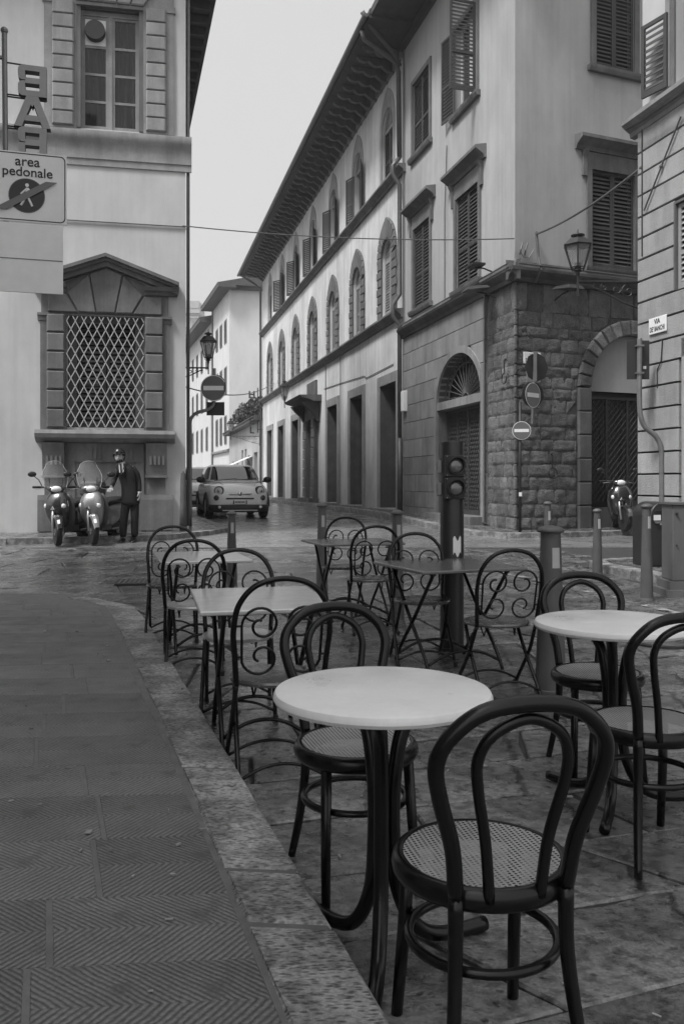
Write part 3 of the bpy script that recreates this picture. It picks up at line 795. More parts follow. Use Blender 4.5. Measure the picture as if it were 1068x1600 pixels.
boss_part('stone', [(-1.06, 4.74), (-.48, 4.74), (-.48, 5.10), (-.84, 5.10)], W2, TL, M['trim'], -.06, .05, .02)
for bx0, bx1, tx0, tz0, tx1, tz1 in ((-2.13, -1.79, -2.34, 5.13, -1.93, 5.52), (-1.77, -1.42, -1.91, 5.53, -1.27, 5.53), (-1.40, -1.08, -1.25, 5.52, -.86, 5.13)):
    pl = [(bx0, 4.74), (bx1, 4.74), (tx1, tz1), (tx0, tz0)] if bx0 != -1.77 else [(bx0, 4.74), (bx1, 4.74), (tx1, tz1), (-1.59, 5.66), (tx0, tz0)]
    boss_part('stone', pl, W2, TL, M['trim'], -.06, .06, .02)
for s in (-1, 1):   # raking cornices of the pediment
    mb = MB(TL); c = -1.585
    n_ = 3
    def P(t, dz): return (c + s * 1.42 * t, 5.68 - .52 * t + dz)
    for (a0, a1, h) in ((.0, .10, .12), (.10, .16, .20), (.16, .23, .27)):
        q = [P(0, a0), P(1, a0), P(1.0 + .02, a1), P(0, a1)]
        if s < 0: q = q[::-1]
        mb.prism_y(q, -h - .06, .02)
    mb.build('cornice', M['trim'], W2)
for a, b in ((-3.0, -2.36), (-.82, -.17)):
    mb = MB(TL); mb.prism_x([(.02, 5.14), (-.10, 5.14), (-.12, 5.2), (-.2, 5.22), (-.24, 5.29), (.02, 5.30)], a, b); mb.build('cornice', M['trim'], W2)
for a, b in ((-2.92, -2.70), (-.50, -.28)):
    mb = MB(TL); mb.prism_x([(.02, 4.56), (-.07, 4.56), (-.08, 4.64), (-.11, 4.66), (-.11, 4.71), (.02, 4.715)], a, b); mb.build('capital', M['trim'], W2)
mb = MB(TL); mb.prism_x([(.02, 2.10), (-.12, 2.12), (-.18, 2.16), (-.26, 2.20), (-.29, 2.28), (-.27, 2.355), (.02, 2.36)], -2.95, -.22)
mb.build('sill', M['trim_light'], W2, auto=35)
for a, b in ((-2.82, -2.40), (-.80, -.38)):
    mb = MB(TL)
    mb.prism_x([(.02, 1.45), (-.10, 1.45), (-.11, 1.52), (-.13, 1.62), (-.15, 1.85), (-.2, 1.98), (-.24, 2.10), (.02, 2.10)], a, b)
    for k in range(4): mb.box(a + .07 + k * .085, a + .115 + k * .085, -.165, -.12, 1.66, 1.84)
    mb.box(a - .02, b + .02, -.14, .02, 1.40, 1.45); cs = mb.build('console', M['trim'], W2, auto=30)
    mb = MB(TL); mb.prism_x([(.02, .32), (-.10, .32), (-.09, .95), (-.07, 1.05), (.02, 1.05)], a - .1, b + .12); mb.box(a + .03, b - .03, -.06, .02, 1.05, 1.40)
    mb.build('pier', M['trim'], W2)
mb = MB(TL); mb.box(-2.40, -.80, -.02, .02, .3, 2.1); mb.box(-2.36, -.84, -.05, .02, 1.72, 2.1); mb.box(-2.36, -2.2, -.04, .02, .3, 1.72); mb.box(-1.0, -.84, -.04, .02, .3, 1.72); mb.box(-2.2, -1.0, -.04, .02, .3, .5)
for k in range(3): mb.box(-1.92 + k * .09, -1.875 + k * .09, -.075, -.04, 1.78, 2.0); mb.box(-1.3 + k * .09, -1.255 + k * .09, -.075, -.04, 1.78, 2.0)
mb.build('apron', M['trim'], W2)
# grille: flat lattice of round bars, a frame, and the shuttered opening behind
def lattice_bars(x0, x1, z0, z1, px, pz, slope):
    """diagonal bars clipped to a rectangle -> list of segments for both directions"""
    segs = []
    w, h = x1 - x0, z1 - z0
    for s in (1, -1):
        c = -h / slope
        while c < w + h / slope:
            # line x = x0 + c + s*(z - z0)/slope
            pts = []
            ta, tb = 0.0, h
            f = lambda t: c + s * t / slope if s > 0 else c + h / slope * 0 + s * t / slope + 0
            lo_, hi_ = ta, tb
            # clip x into [0, w]
            k = s / slope
            tA, tB = (0 - c) / k, (w - c) / k
            lo_, hi_ = max(lo_, min(tA, tB)), min(hi_, max(tA, tB))
            if hi_ - lo_ > .03: segs.append(((x0 + c + k * lo_, z0 + lo_), (x0 + c + k * hi_, z0 + hi_), s))
            c += px
        
    return segs
def lat_neg(x0, x1, z0, z1, px, slope):
    segs = []; w, h = x1 - x0, z1 - z0
    for s in (1, -1):
        c = (-h / slope if s > 0 else 0.0); c = math.floor(c / px) * px + px / 2
        end = w if s > 0 else w + h / slope
        while c < end:
            k = s / slope; tA, tB = (0 - c) / k, (w - c) / k
            lo_, hi_ = max(0, min(tA, tB)), min(h, max(tA, tB))
            if hi_ - lo_ > .03: segs.append(((x0 + c + k * lo_, z0 + lo_), (x0 + c + k * hi_, z0 + hi_), s))
            c += px
    return segs
GR = []
for (a, b, s) in lat_neg(-2.36, -.845, 2.42, 4.66, .169, 1.95):
    mb = MB(TL); y = -.075 if s > 0 else -.09
    mb.tube([(a[0], y + .0, a[1]), (b[0], y, b[1])], .0105, 6); mb.build('grille_bar', M['iron_pale'], W2)
mb = MB(TL); mb.tube([(-2.35, -.06, 4.66), (-.85, -.06, 4.66)], .014, 6); mb.tube([(-2.35, -.06, 2.43), (-.85, -.06, 2.43)], .014, 6)
split_build(mb, 'grille_rail', M['iron'], W2)
mb = MB(TL)
mb.box(-2.36, -2.18, .1, .2, 2.42, 4.7); mb.box(-1.02, -.845, .1, .2, 2.42, 4.7); mb.box(-2.18, -1.02, .1, .2, 4.55, 4.7); mb.build('sash', M['trim_dark'], W2)
for a, b in ((-2.17, -1.61), (-1.59, -1.03)):
    mb = MB(TL); shutter_mb(mb, a, b, 2.42, 4.54, .16, .09); mb.build('shutter', M['wood'], W2)
mb = MB(TL); mb.box(-2.5, -.7, .36, 1.0, 2.3, 4.8); mb.build('room', M['dark'], W2)
# guard stone at the corner
mb = MB(TL); mb.lathe([(.075, 0), (.07, .5), (.06, 1.0), (.045, 1.18), (.01, 1.24)], 14, (-.05, -.02, .30)); mb.build('guard_stone', M['trim_dark'], PAL, smooth=True)
# cable clips line
mb = MB(TL); mb.tube([(-12, -.03, 6.68), (-6, -.03, 6.62), (0.0, -.03, 6.6)], .012, 6); mb.build('wall_cable', M['pipe'], PAL)

# ---------------------------------------------------------------- the long house with arched windows
AX, AY = 1.8, 25.3
LNG = thing('long_house', 'long plastered house with two rows of arched windows and bracketed eaves', 'building', (AX, AY, 0))
aA = math.degrees(math.atan2(-1, .237)); TA = RZ(aA)
WC = [-1.65, -5.40, -9.30, -13.40, -17.55, -21.75, -26.0]
DC = [-1.52, -5.52, -9.38, None, -17.64, -21.98, -26.0]
END = -29.1
holes = []
for x in WC: holes += [(x - .575, x + .575, 6.55, 8.86, .3), (x - .575, x + .575, 10.62, 12.94, .3)]
for x in DC:
    if x is not None: holes.append((x - .88, x + .88, .40, 4.36, .95))
holes.append((-14.0, -12.8, .7, 4.1, .5))
mb = MB(TA); wall(mb, END, 0, .1, 14.2, holes)
for x in WC:
    spandrel(mb, x, 8.285, .575, .575, 8.861, 0, .3); spandrel(mb, x, 12.365, .575, .575, 12.941, 0, .3)
spandrel(mb, -13.4, 3.5, .6, .6, 4.101, 0, .5)
mb.build('wall', M['plaster_long'], LNG)
mb = MB(TA @ TR(END, 0, 0) @ RZ(-90)); wall(mb, -12, 0, .1, 14.2, []); mb.build('wall', M['plaster_far'], LNG)
mb = MB(TA); mb.box(END, 0, .97, 1.6, .2, 5.0); mb.box(END, 0, .5, 1.2, 6.3, 13.2); mb.build('room', M['dark'], LNG)
for z0, z1 in ((6.15, 6.42), (10.33, 10.58)):
    mb = MB(TA); h = z1 - z0
    mb.prism_x([(.02, z0), (-.07, z0), (-.09, z0 + .3 * h), (-.18, z0 + .55 * h), (-.24, z0 + .7 * h), (-.24, z0 + .92 * h), (.02, z1)], END - .1, .0 if z0 < 8 else .25)
    mb.build('cornice', M['trim'], LNG)
mb = MB(TA); mb.box(END, 0, -.07, .02, 13.75, 14.0); mb.build('frieze', M['trim_light'], LNG)
# eaves, gutter, scrolled brackets
mb = MB(TA); mb.box(END - .5, 1.2, -1.38, .5, 14.12, 14.24); mb.build('eaves', M['soffit'], LNG)
mb = MB(TA)
gp = [(-1.38 - .075 + .085 * math.cos(a), 14.22 + .10 * math.sin(a)) for a in [math.pi + i * math.pi / 8 for i in range(9)]]
mb.prism_x(gp, END - .55, 1.22); mb.build('gutter', M['pipe'], LNG)
mb = MB(TA); mb.prism_x([(-1.36, 14.242), (-1.36, 14.36), (7, 16.9), (7, 14.242)], END - .55, 1.22); mb.build('roof', M['roof'], LNG)
prof = [(.0, 13.72), (-.18, 13.74), (-.30, 13.82), (-.40, 13.90), (-.55, 13.86), (-.68, 13.90), (-.78, 13.99), (-.92, 13.96), (-1.05, 13.99), (-1.14, 14.06), (-1.16, 14.118), (.0, 14.118)]
mb = MB(); mb.prism_x(prof, -.075, .075); brk = mb.mesh('bracket', M['trim'])
for i in range(45):
    link('bracket', brk, LNG, tuple(TA @ Vector((-.35 - i * .643, 0, 0))), (0, 0, R(aA)))
# upper floor windows: painted ogee surround, arched fanlight, louvred leaves
def place(me, name, parent, x, T=TA, ang=aA, y=0, z=0, extra=0.0):
    return link(name, me, parent, tuple(T @ Vector((x, y, z))), (0, 0, R(ang) + extra))
O = ogive_pts(0, 12.45, .80, 1.15, 16)
mb = MB(); mb.prism_y([(-.80, 10.6), (-.576, 10.6), (-.576, 12.365)] + [(-.576 * math.cos(math.pi * i / 14), 12.365 + .576 * math.sin(math.pi * i / 14)) for i in range(1, 14)] + [(.576, 12.365), (.576, 10.6), (.80, 10.6)] + O[::-1], -.02, .02)
ogee = mb.mesh('window', M['trim_light'])
mb = MB()
A1 = arch_pts(0, 12.365, .575, .575, 12); A2 = arch_pts(0, 12.365, .50, .50, 12)
for i in range(12): mb.prism_y([A1[i], A2[i], A2[i + 1], A1[i + 1]], .08, .14)
mb.box(-.575, .575, .082, .138, 12.33, 12.40); mb.box(-.03, .03, .084, .136, 12.4, 12.87)
for z in [12.44 + .08 * k for k in range(6)]:
    c = math.sqrt(max(0, .5 ** 2 - (z + .04 - 12.365) ** 2))
    for s in (-1, 1): mb.box(s * .03, s * c, .10, .12, z, z + .035)
fan_u = mb.mesh('fanlight', M['shutter_edge'])
mb = MB(); shutter_mb(mb, 0, .55, 10.64, 12.33, 0, .085); leaf_u = mb.mesh('shutter', M['shutter'])
mb = MB()
for s in (-1, 1):
    mb.box(s * .03, s * .55, .20, .24, 10.64, 10.72); mb.box(s * .03, s * .07, .20, .24, 10.64, 12.33); mb.box(s * .50, s * .55, .20, .24, 10.64, 12.33); mb.box(s * .07, s * .5, .2, .24, 11.5, 11.54)
sash_u = mb.mesh('sash', M['trim'])
mb = MB(); mb.quad((-.55, .225, 10.7), (.55, .225, 10.7), (.55, .225, 12.9), (-.55, .225, 12.9)); pane_u = mb.mesh('pane', M['dark_glass'])
for i, x in enumerate(WC):
    w = place(ogee, 'window', LNG, x)
    def kid(me, name, dx, y, rot):
        link(name, me, w, (dx, y, 0), (0, 0, rot))
    kid(fan_u, 'fanlight', 0, 0, 0); kid(pane_u, 'pane', 0, 0, 0)
    if i in (0, 6):
        kid(leaf_u, 'shutter', -.56, .08, 0); kid(leaf_u, 'shutter', .01, .08, 0)
    else:
        kid(sash_u, 'sash', 0, 0, 0)
        kid(leaf_u, 'shutter', -.575, .02, R(-168 + i * 5)); kid(leaf_u, 'shutter', .585, -.03, R(-16 - i * 2))
# first floor windows: cut stone pointed surround of separate stones
mb = MB(); O2 = ogive_pts(0, 8.30, 1.02, 1.27, 18)
mb.prism_y([(-1.02, 6.42), (-.576, 6.42), (-.576, 8.285)] + [(-.576 * math.cos(math.pi * i / 14), 8.285 + .576 * math.sin(math.pi * i / 14)) for i in range(1, 14)] + [(.576, 8.285), (.576, 6.42), (1.02, 6.42)] + O2[::-1], -.03, .02)
sur = mb.mesh('window', M['trim_dark'])
stones = []
for s in (-1, 1):
    z = 6.44; k = 0
    while z < 8.28:
        w = 1.05 if k % 2 else .98
        mb = MB(); q = rect(.60, w, z + .012, z + .255); q = q if s > 0 else [(-a, b) for a, b in q[::-1]]
        mb.boss(q, -.03, .045, .018); stones.append(mb.mesh('stone', M['trim'])); z += .268; k += 1
NV = 13
for i in range(NV):
    a0, a1 = math.pi * (i + .06) / NV, math.pi * (i + .94) / NV
    inn = lambda a: (-.60 * math.cos(a), 8.285 + .60 * math.sin(a))
    def outp(a):
        # point on the ogive in direction of a
        best = min(range(len(O2) - 1), key=lambda j: abs(math.atan2((O2[j][1] + O2[j + 1][1]) / 2 - 8.2, (O2[j][0] + O2[j + 1][0]) / 2) - (math.pi - a)))
        d = math.pi - a
        for j in range(len(O2) - 1):
            b0 = math.atan2(O2[j][1] - 8.2, O2[j][0]); b1 = math.atan2(O2[j + 1][1] - 8.2, O2[j + 1][0])
            if b1 <= d <= b0 and b0 > b1:
                t = (b0 - d) / (b0 - b1); return (O2[j][0] + t * (O2[j + 1][0] - O2[j][0]), O2[j][1] + t * (O2[j + 1][1] - O2[j][1]))
        return O2[best]
    q = [inn(a1), inn(a0), outp(a0), outp(a1)]
    if i == NV // 2: q = [inn(a1), inn(a0), outp(a0), (0, 9.57), outp(a1)]
    q = q[::-1] if False else q
    # ccw seen from -y
    ar = sum(q[k][0] * q[(k + 1) % len(q)][1] - q[(k + 1) % len(q)][0] * q[k][1] for k in range(len(q)))
    if ar < 0: q = q[::-1]
    mb = MB(); mb.boss(q, -.03, .045, .018); stones.append(mb.mesh('stone', M['trim']))
mb = MB()
A1 = arch_pts(0, 8.285, .575, .575, 12); A2 = arch_pts(0, 8.285, .50, .50, 12)
for i in range(12): mb.prism_y([A1[i], A2[i], A2[i + 1], A1[i + 1]], .08, .14)
mb.box(-.575, .575, .082, .138, 8.25, 8.32); mb.box(-.03, .03, .084, .136, 8.32, 8.79)
for z in [8.36 + .08 * k for k in range(6)]:
    c = math.sqrt(max(0, .5 ** 2 - (z + .04 - 8.285) ** 2))
    for s in (-1, 1): mb.box(s * .03, s * c, .10, .12, z, z + .03)
fan_l = mb.mesh('fanlight', M['shutter_edge'])
mb = MB(); shutter_mb(mb, 0, .55, 6.57, 8.25, 0, .085); leaf_l = mb.mesh('shutter', M['shutter_edge'])
for i, x in enumerate(WC):
    w = place(sur, 'window', LNG, x)
    link('fanlight', fan_l, w); link('shutter', leaf_l, w, (-.56, .08, 0)); link('shutter', leaf_l, w, (.01, .08, 0))
    for st in stones: link('stone', st, w)
# shop doors: stone jambs, deep reveals, an arched inner door
mb = MB(); frame_mb(mb, -.88, .88, .40, 4.36, .30, .05); mb.box(-1.0, 1.0, -.35, .9, .30, .50); dfr = mb.mesh('doorway', M['trim_light'])
mb = MB(); mb.box(-.88, -.70, .55, .7, .5, 4.36); mb.box(.70, .88, .55, .7, .5, 4.36); mb.box(-.70, .70, .55, .7, 3.05, 3.2); mb.box(-.04, .04, .58, .68, .5, 3.05)
A1 = arch_pts(0, 3.5, .70, .70, 12)
for a, b in zip(A1, A1[1:]): mb.prism_y([a, b, (b[0], 4.36), (a[0], 4.36)], .56, .69)
for k in range(1, 8):
    a = math.pi * k / 8; mb.tube([(0, .62, 3.2), (-.69 * math.cos(a), .62, 3.5 + .69 * math.sin(a))], .012, 5)
door_in = mb.mesh('door', M['wood'])
mb = MB(); mb.box(-.879, -.865, -.03, .55, .5, 4.36); mb.box(.865, .879, -.03, .55, .5, 4.36); mb.box(-.865, .865, -.03, .55, 4.345, 4.359); drev = mb.mesh('reveal', M['trim_dark'])
mb = MB(); mb.quad((-.7, .66, .5), (.7, .66, .5), (.7, .66, 4.2), (-.7, .66, 4.2)); pane_d = mb.mesh('pane', M['dark_glass'])
for x in DC:
    if x is None: continue
    d = place(dfr, 'doorway', LNG, x); link('reveal', drev, d); link('door', door_in, d); link('pane', pane_d, d)
# the stone portal with its balcony hood
mb = MB(TA)
mb.box(-14.55, -14.0, -.16, .02, .45, 4.15); mb.box(-12.8, -12.25, -.16, .02, .45, 4.15); mb.box(-14.7, -12.1, -.45, .02, .42, .62)
A1 = arch_pts(-13.4, 3.5, .6, .6, 12)
for a, b in zip(A1, A1[1:]): mb.prism_y([a, b, (b[0], 4.7), (a[0], 4.7)], -.16, .02)
mb.box(-14.55, -14.0, -.15, .02, 4.15, 4.7); mb.box(-12.8, -12.25, -.15, .02, 4.15, 4.7)
PT_ = mb.build('portal', M['trim'], LNG)
for k in range(8):
    for a, b in ((-14.6, -14.02), (-12.78, -12.2)):
        boss_part('stone', rect(a, b, .66 + k * .43, .66 + k * .43 + .4), PT_, TA, M['trim'], -.16, .07, .025)
mb = MB(TA); mb.prism_x([(.02, 4.75), (-.35, 4.75), (-.5, 4.82), (-.85, 4.9), (-.95, 5.0), (.02, 5.02)], -15.4, -11.5); mb.box(-14.4, -12.4, -.08, .02, 5.02, 5.75)
mb.build('hood', M['trim_dark'], PT_)
for x in (-14.75, -12.05):
    mb = MB(TA); mb.prism_x([(.02, 3.9), (-.12, 3.92), (-.2, 4.1), (-.3, 4.3), (-.55, 4.5), (-.75, 4.75), (.02, 4.75)], x - .16, x + .16); mb.build('scroll_bracket', M['trim_dark'], PT_)
mb = MB(TA); mb.box(-13.98, -12.82, .3, .4, .6, 4.1); mb.build('door', M['wood'], PT_)
# downpipes
mb = MB(TA); mb.tube([(.55, -1.4, 14.1), (.45, -1.3, 13.9), (.12, -.3, 13.55), (.0, -.16, 13.3), (0.02, -.13, 10.8)], .075, 10); mb.tube([(.95, -1.5, 14.4), (.8, -1.2, 14.1), (.3, -.4, 13.7), (.16, -.16, 13.4)], .07, 10)
mb.tube([(.02, -.13, 10.8), (.02, -.33, 10.55), (.02, -.33, 10.3), (.02, -.13, 10.0), (.02, -.12, 6.8), (.02, -.33, 6.5), (.02, -.33, 6.15), (.02, -.13, 5.9), (.02, -.12, 2.6)], .065, 10)
mb.tube([(.02, -.12, 2.6), (.02, -.12, .42)], .08, 10)
split_build(mb, 'downpipe', M['pipe'], LNG, smooth=True)
mb = MB(TA); mb.tube([(END - .1, -1.4, 14.15), (END - .05, -.5, 13.6), (END + .02, -.14, 13.3), (END + .02, -.12, .4)], .07, 8); split_build(mb, 'downpipe', M['pipe'], LNG, smooth=True)
mb = MB(TA); mb.tube([(-1.0, -.02, 4.9), (-4.2, -.02, 4.85), (-4.4, -.02, 4.95), (-8.0, -.02, 5.1), (-11, -.02, 5.2)], .012, 5); mb.tube([(-10.6, -.03, 6.1), (-10.6, -.03, 4.6)], .015, 5); mb.tube([(-8.0, -.02, 6.1), (-8.0, -.02, .5)], .012, 5)
split_build(mb, 'wall_cable', M['iron'], LNG)

# ---------------------------------------------------------------- the corner house
COR = thing('corner_house', 'grey corner house with stone ground floor and louvred shutters', 'building', (3.6, 18.0, 0))
aL = math.degrees(math.atan2(-1, .2474)); aR = math.degrees(math.atan2(1, 2.38))
TLc, TRc = RZ(aL), RZ(aR)
Lw = [(-6.6, -5.22, 10.45, 12.5), (-3.33, -2.02, 10.3, 12.4), (-6.55, -5.2, 6.12, 8.40), (-3.29, -1.9, 5.98, 8.22)]
Ldoor = (-4.62, -1.72, .45, 4.45)
mb = MB(TLc)
wall(mb, -7.5, 0, 5.6, 14.3, Lw, .22)
mb.build('wall', M['plaster_mid'], COR)
mb = MB(TRc); Rw = [(1.95, 3.13, 5.97, 8.1), (2.06, 3.12, 10.35, 12.5)]
wall(mb, 0, 9, 5.6, 14.3, Rw, .22); mb.build('wall', M['plaster_mid'], COR)
# ground-floor backing with the two arches
mb = MB(TLc)
wall(mb, -7.5, 0, .2, 5.6, [Ldoor], .6, y=.02); spandrel(mb, -3.17, 3.33, 1.45, 1.12, 4.451, .02, .6, 20); mb.build('wall', M['mortar'], COR)
mb = MB(TRc); Rd = (1.94, 4.3, .3, 4.55)
wall(mb, 0, 9, .2, 5.6, [Rd], .5, y=.02); spandrel(mb, 3.12, 3.37, 1.18, 1.18, 4.551, .02, .5, 20); mb.build('wall', M['mortar'], COR)
mb = MB(TLc); mb.box(-7.5, -.5, .62, 1.0, .2, 13.5); mb.build('room', M['dark'], COR)
mb = MB(TRc); mb.box(.8, 9, .55, .9, .2, 13.5); mb.build('room', M['dark'], COR)
# cornice over the ground floor (runs round the corner)
prof = [(.02, 5.50), (-.06, 5.50), (-.08, 5.58), (-.17, 5.64), (-.22, 5.69), (-.22, 5.75), (-.10, 5.77), (-.06, 5.90), (.02, 5.92)]
mb = MB(TLc); mb.prism_x(prof, -7.5, .22); mb.build('cornice', M['trim_dark'], COR)
mb = MB(TRc); mb.prism_x([(y - .003, z + .002) for y, z in prof], -.215, 9); mb.build('cornice', M['trim_dark'], COR)
# eaves
mb = MB(TLc); mb.box(-7.9, 1.2, -1.2, .3, 14.2, 14.34); mb.box(-7.9, 1.2, -1.32, -1.2, 14.2, 14.4); mb.box(-7.5, .0, -.1, .02, 13.9, 14.198)
mb.build('eaves', M['soffit'], COR)
mb = MB(TRc); mb.box(-.5, 9, -1.2, -.05, 14.204, 14.335); mb.build('eaves', M['soffit'], COR)
def std_window(bld, T, hole, hood=None, open_=None, sill=True, fr=.13, m=M['shutter'], apron=False):
    x0, x1, z0, z1 = hole
    mb = MB(T); frame_mb(mb, x0, x1, z0, z1, fr, .045)
    if hood: mb.box(x0 - fr, x1 + fr, -.03, .02, z1 + fr, hood - .02)
    W = mb.build('window', M['trim'], bld)
    mb = MB(T); mb.prism_x([(.04, z0 - .13), (-.09, z0 - .13), (-.12, z0 - .06), (-.13, z0 - .002), (.04, z0 - .002)], x0 - fr - .08, x1 + fr + .08); mb.build('sill', M['trim'], W)
    if hood:
        mb = MB(T)
        mb.prism_x([(.02, hood), (-.05, hood), (-.08, hood + .08), (-.2, hood + .16), (-.27, hood + .2), (-.27, hood + .27), (.02, hood + .32)], x0 - fr - .3, x1 + fr + .3)
        mb.build('hood', M['trim'], W)
        for s in (0, 1):
            xx = x0 - fr - .12 if s == 0 else x1 + fr + .01
            mb = MB(T); mb.prism_x([(.02, hood - .55), (-.06, hood - .55), (-.07, hood - .15), (-.14, hood - .002), (.02, hood - .002)], xx, xx + .11); mb.build('hood_bracket', M['trim'], W)
    xm = (x0 + x1) / 2
    if open_ is None:
        for a, b in ((x0 + .01, xm - .004), (xm + .004, x1 - .01)):
            mb = MB(T); shutter_mb(mb, a, b, z0 + .01, z1 - .01, .02, .088); mb.build('shutter', m, W)
    else:
        for s, an in zip((0, 1), open_):
            wd = xm - x0 - .01
            hinge = TR(x0 if s == 0 else x1, -.05, 0) @ RZ(an)
            mb = MB(T @ hinge); shutter_mb(mb, 0 if s == 0 else -wd, wd if s == 0 else 0, z0 + .01, z1 - .01, -.02, .088); mb.build('shutter', m, W)
        mb = MB(T)
        for a, b in ((x0 + .02, xm), (xm, x1 - .02)):
            mb.box(a, a + .09, .12, .17, z0, z1); mb.box(b - .09, b, .12, .17, z0, z1); mb.box(a + .09, b - .09, .12, .17, z0, z0 + .1); mb.box(a + .09, b - .09, .12, .17, z1 - .09, z1)
        mb.build('sash', M['white_wood'], W)
        mb = MB(T); mb.quad((x0, .15, z0), (x1, .15, z0), (x1, .15, z1), (x0, .15, z1)); mb.build('pane', M['glass'], W)
        mb = MB(T); mb.grid(lambda u, v: (x0 + (x1 - x0) * u, .19 + .012 * math.sin(u * 60), z0 + (z1 - z0) * v), 60, 2); mb.build('curtain', M['curtain'], W, smooth=True)
    return W
std_window(COR, TLc, Lw[0]); std_window(COR, TLc, Lw[1], None, (-172, 95))
std_window(COR, TLc, Lw[2], 8.80); std_window(COR, TLc, Lw[3], 8.62)
std_window(COR, TRc, Rw[0], 8.48); std_window(COR, TRc, Rw[1])
# smooth ashlar on the left part
def rough_block(mb, q, y0, h, rnd):
    """Weathered block face: a small grid with a broken, rounded surface."""
    xa, xb = min(p[0] for p in q), max(p[0] for p in q); za, zb = min(p[1] for p in q), max(p[1] for p in q)
    nu = max(5, min(14, int((xb - xa) / .05))); nv = 6; sd = rnd.uniform(0, 50); ph = rnd.uniform(.6, 1.3)
    V = []
    for j in range(nv + 1):
        for i in range(nu + 1):
            u, v = i / nu, j / nv; e = min(u * (xb - xa), (1 - u) * (xb - xa), v * (zb - za), (1 - v) * (zb - za))
            k = min(1, e / .028); k = math.sqrt(max(0, 1 - (1 - k) ** 2))
            nz = noise.noise((u * (xb - xa) * 6 + sd, v * (zb - za) * 6, sd)) * .6 + noise.noise((u * (xb - xa) * 15 + sd, v * (zb - za) * 15, sd)) * .4
            wob = .012 * noise.noise((u * 3 + sd, v * 2 + 7, sd)) if 0 < e or True else 0
            V.append((xa + u * (xb - xa) + wob * .6, y0 - h * ph * k - .030 * nz * (.25 + k), za + v * (zb - za) + wob))
    F = [(j * (nu + 1) + i, j * (nu + 1) + i + 1, (j + 1) * (nu + 1) + i + 1, (j + 1) * (nu + 1) + i) for j in range(nv) for i in range(nu)]
    mb.add(V, F)
def course_blocks(T, x0, x1, zs_, lens, name, m, parent, h, c, keep, y0=.02, seed=1, clip=None, gap=.006, rough=0.0):
    rnd = random.Random(seed)
    for r_ in range(len(zs_) - 1):
        za, zb = zs_[r_] + gap, zs_[r_ + 1] - gap
        x = x0
        first = True
        while x < x1 - .02:
            ln = rnd.uniform(*lens) * (0.6 if first and r_ % 2 else 1.0); xb = min(x1, x + ln)
            if x1 - xb < lens[0] * .45: xb = x1
            q = rect(x + gap, xb - gap, za, zb)
            qs = clip(q) if clip else [q]
            for q in qs:
                if rough:
                    q2 = [(a + rnd.uniform(-rough, rough) * (0 if abs(a - x0) < .02 or abs(a - x1) < .02 else 1), b + rnd.uniform(-rough, rough)) for a, b in q]
                else: q2 = q
                hh = h * rnd.uniform(.65, 1.25) if rough else h
                mb = MB(T)
                if rough and len(q) == 4: rough_block(mb, q, y0, h, rnd); mb.build(name, m, parent, smooth=True)
                else: mb.boss(q2, y0, hh, c); mb.build(name, m, parent)
            x = xb; first = False
def clip_poly(poly, inside, inter):
    out = []
    for i in range(len(poly)):
        a, b = poly[i], poly[(i + 1) % len(poly)]
        if inside(a): out.append(a)
        if inside(a) != inside(b): out.append(inter(a, b))
    return out
def arch_clip(cx, zs, r, rise, margin=.0):
    """Cut blocks back to the outside of an arch: drops those inside, trims those astride at its outline."""
    R_, H_ = r + margin, rise + margin
    def ins(p):   # outside the opening?
        dx = abs(p[0] - cx)
        if p[1] <= zs: return dx >= R_
        return (dx / R_) ** 2 + ((p[1] - zs) / H_) ** 2 >= 1
    def inter(a, b):
        lo_, hi_ = 0.0, 1.0; ia = ins(a)
        for _ in range(24):
            m_ = (lo_ + hi_) / 2; p = (a[0] + (b[0] - a[0]) * m_, a[1] + (b[1] - a[1]) * m_)
            if ins(p) == ia: lo_ = m_
            else: hi_ = m_
        return (a[0] + (b[0] - a[0]) * lo_, a[1] + (b[1] - a[1]) * lo_)
    def f(q):
        # densify
        d = []
        for i in range(len(q)):
            a, b = q[i], q[(i + 1) % len(q)]
            for k in range(6): d.append((a[0] + (b[0] - a[0]) * k / 6, a[1] + (b[1] - a[1]) * k / 6))
        st = [ins(p) for p in d]
        if all(st): return [q]
        if not any(st): return []
        o = clip_poly(d, ins, inter)
        # thin out collinear points
        o2 = []
        for i in range(len(o)):
            a, b, c = Vector((*o[i - 1], 0)), Vector((*o[i], 0)), Vector((*o[(i + 1) % len(o)], 0))
            if (b - a).length < .004: continue
            if abs((b - a).cross(c - b).z) > 1e-5: o2.append(o[i])
        if len(o2) < 3: return []
        ar = abs(sum(o2[k][0] * o2[(k + 1) % len(o2)][1] - o2[(k + 1) % len(o2)][0] * o2[k][1] for k in range(len(o2)))) / 2
        return [o2] if ar > .006 else []
    return f
zsA = [.36, .62, 1.05, 1.52, 2.02, 2.52, 3.02, 3.52, 4.02, 4.52, 5.02, 5.5]
course_blocks(TLc, -7.46, -1.47, zsA, (1.0, 2.1), 'stone', M['ashlar'], COR, .045, .012, None, clip=arch_clip(-3.17, 3.33, 1.45, 1.12, .17), seed=3, gap=.005)
# plain moulded frame of the arched door
mb = MB(TLc)
for x in (-4.79, -1.72): mb.box(x, x + .17, -.05, .3, .40, 3.33)
A1 = arch_pts(-3.17, 3.33, 1.45, 1.12, 24); A2 = arch_pts(-3.17, 3.33, 1.62, 1.29, 24)
for i in range(24): mb.prism_y([A1[i], A1[i + 1], A2[i + 1], A2[i]], -.05, .3)
mb.box(-4.62, -1.72, -.03, .3, 3.16, 3.36)
AD = mb.build('arched_doorway', M['ashlar'], COR)
mb = MB(TLc); mb.box(-4.9, -1.6, -.35, .5, .30, .52); mb.build('threshold', M['trim'], AD)
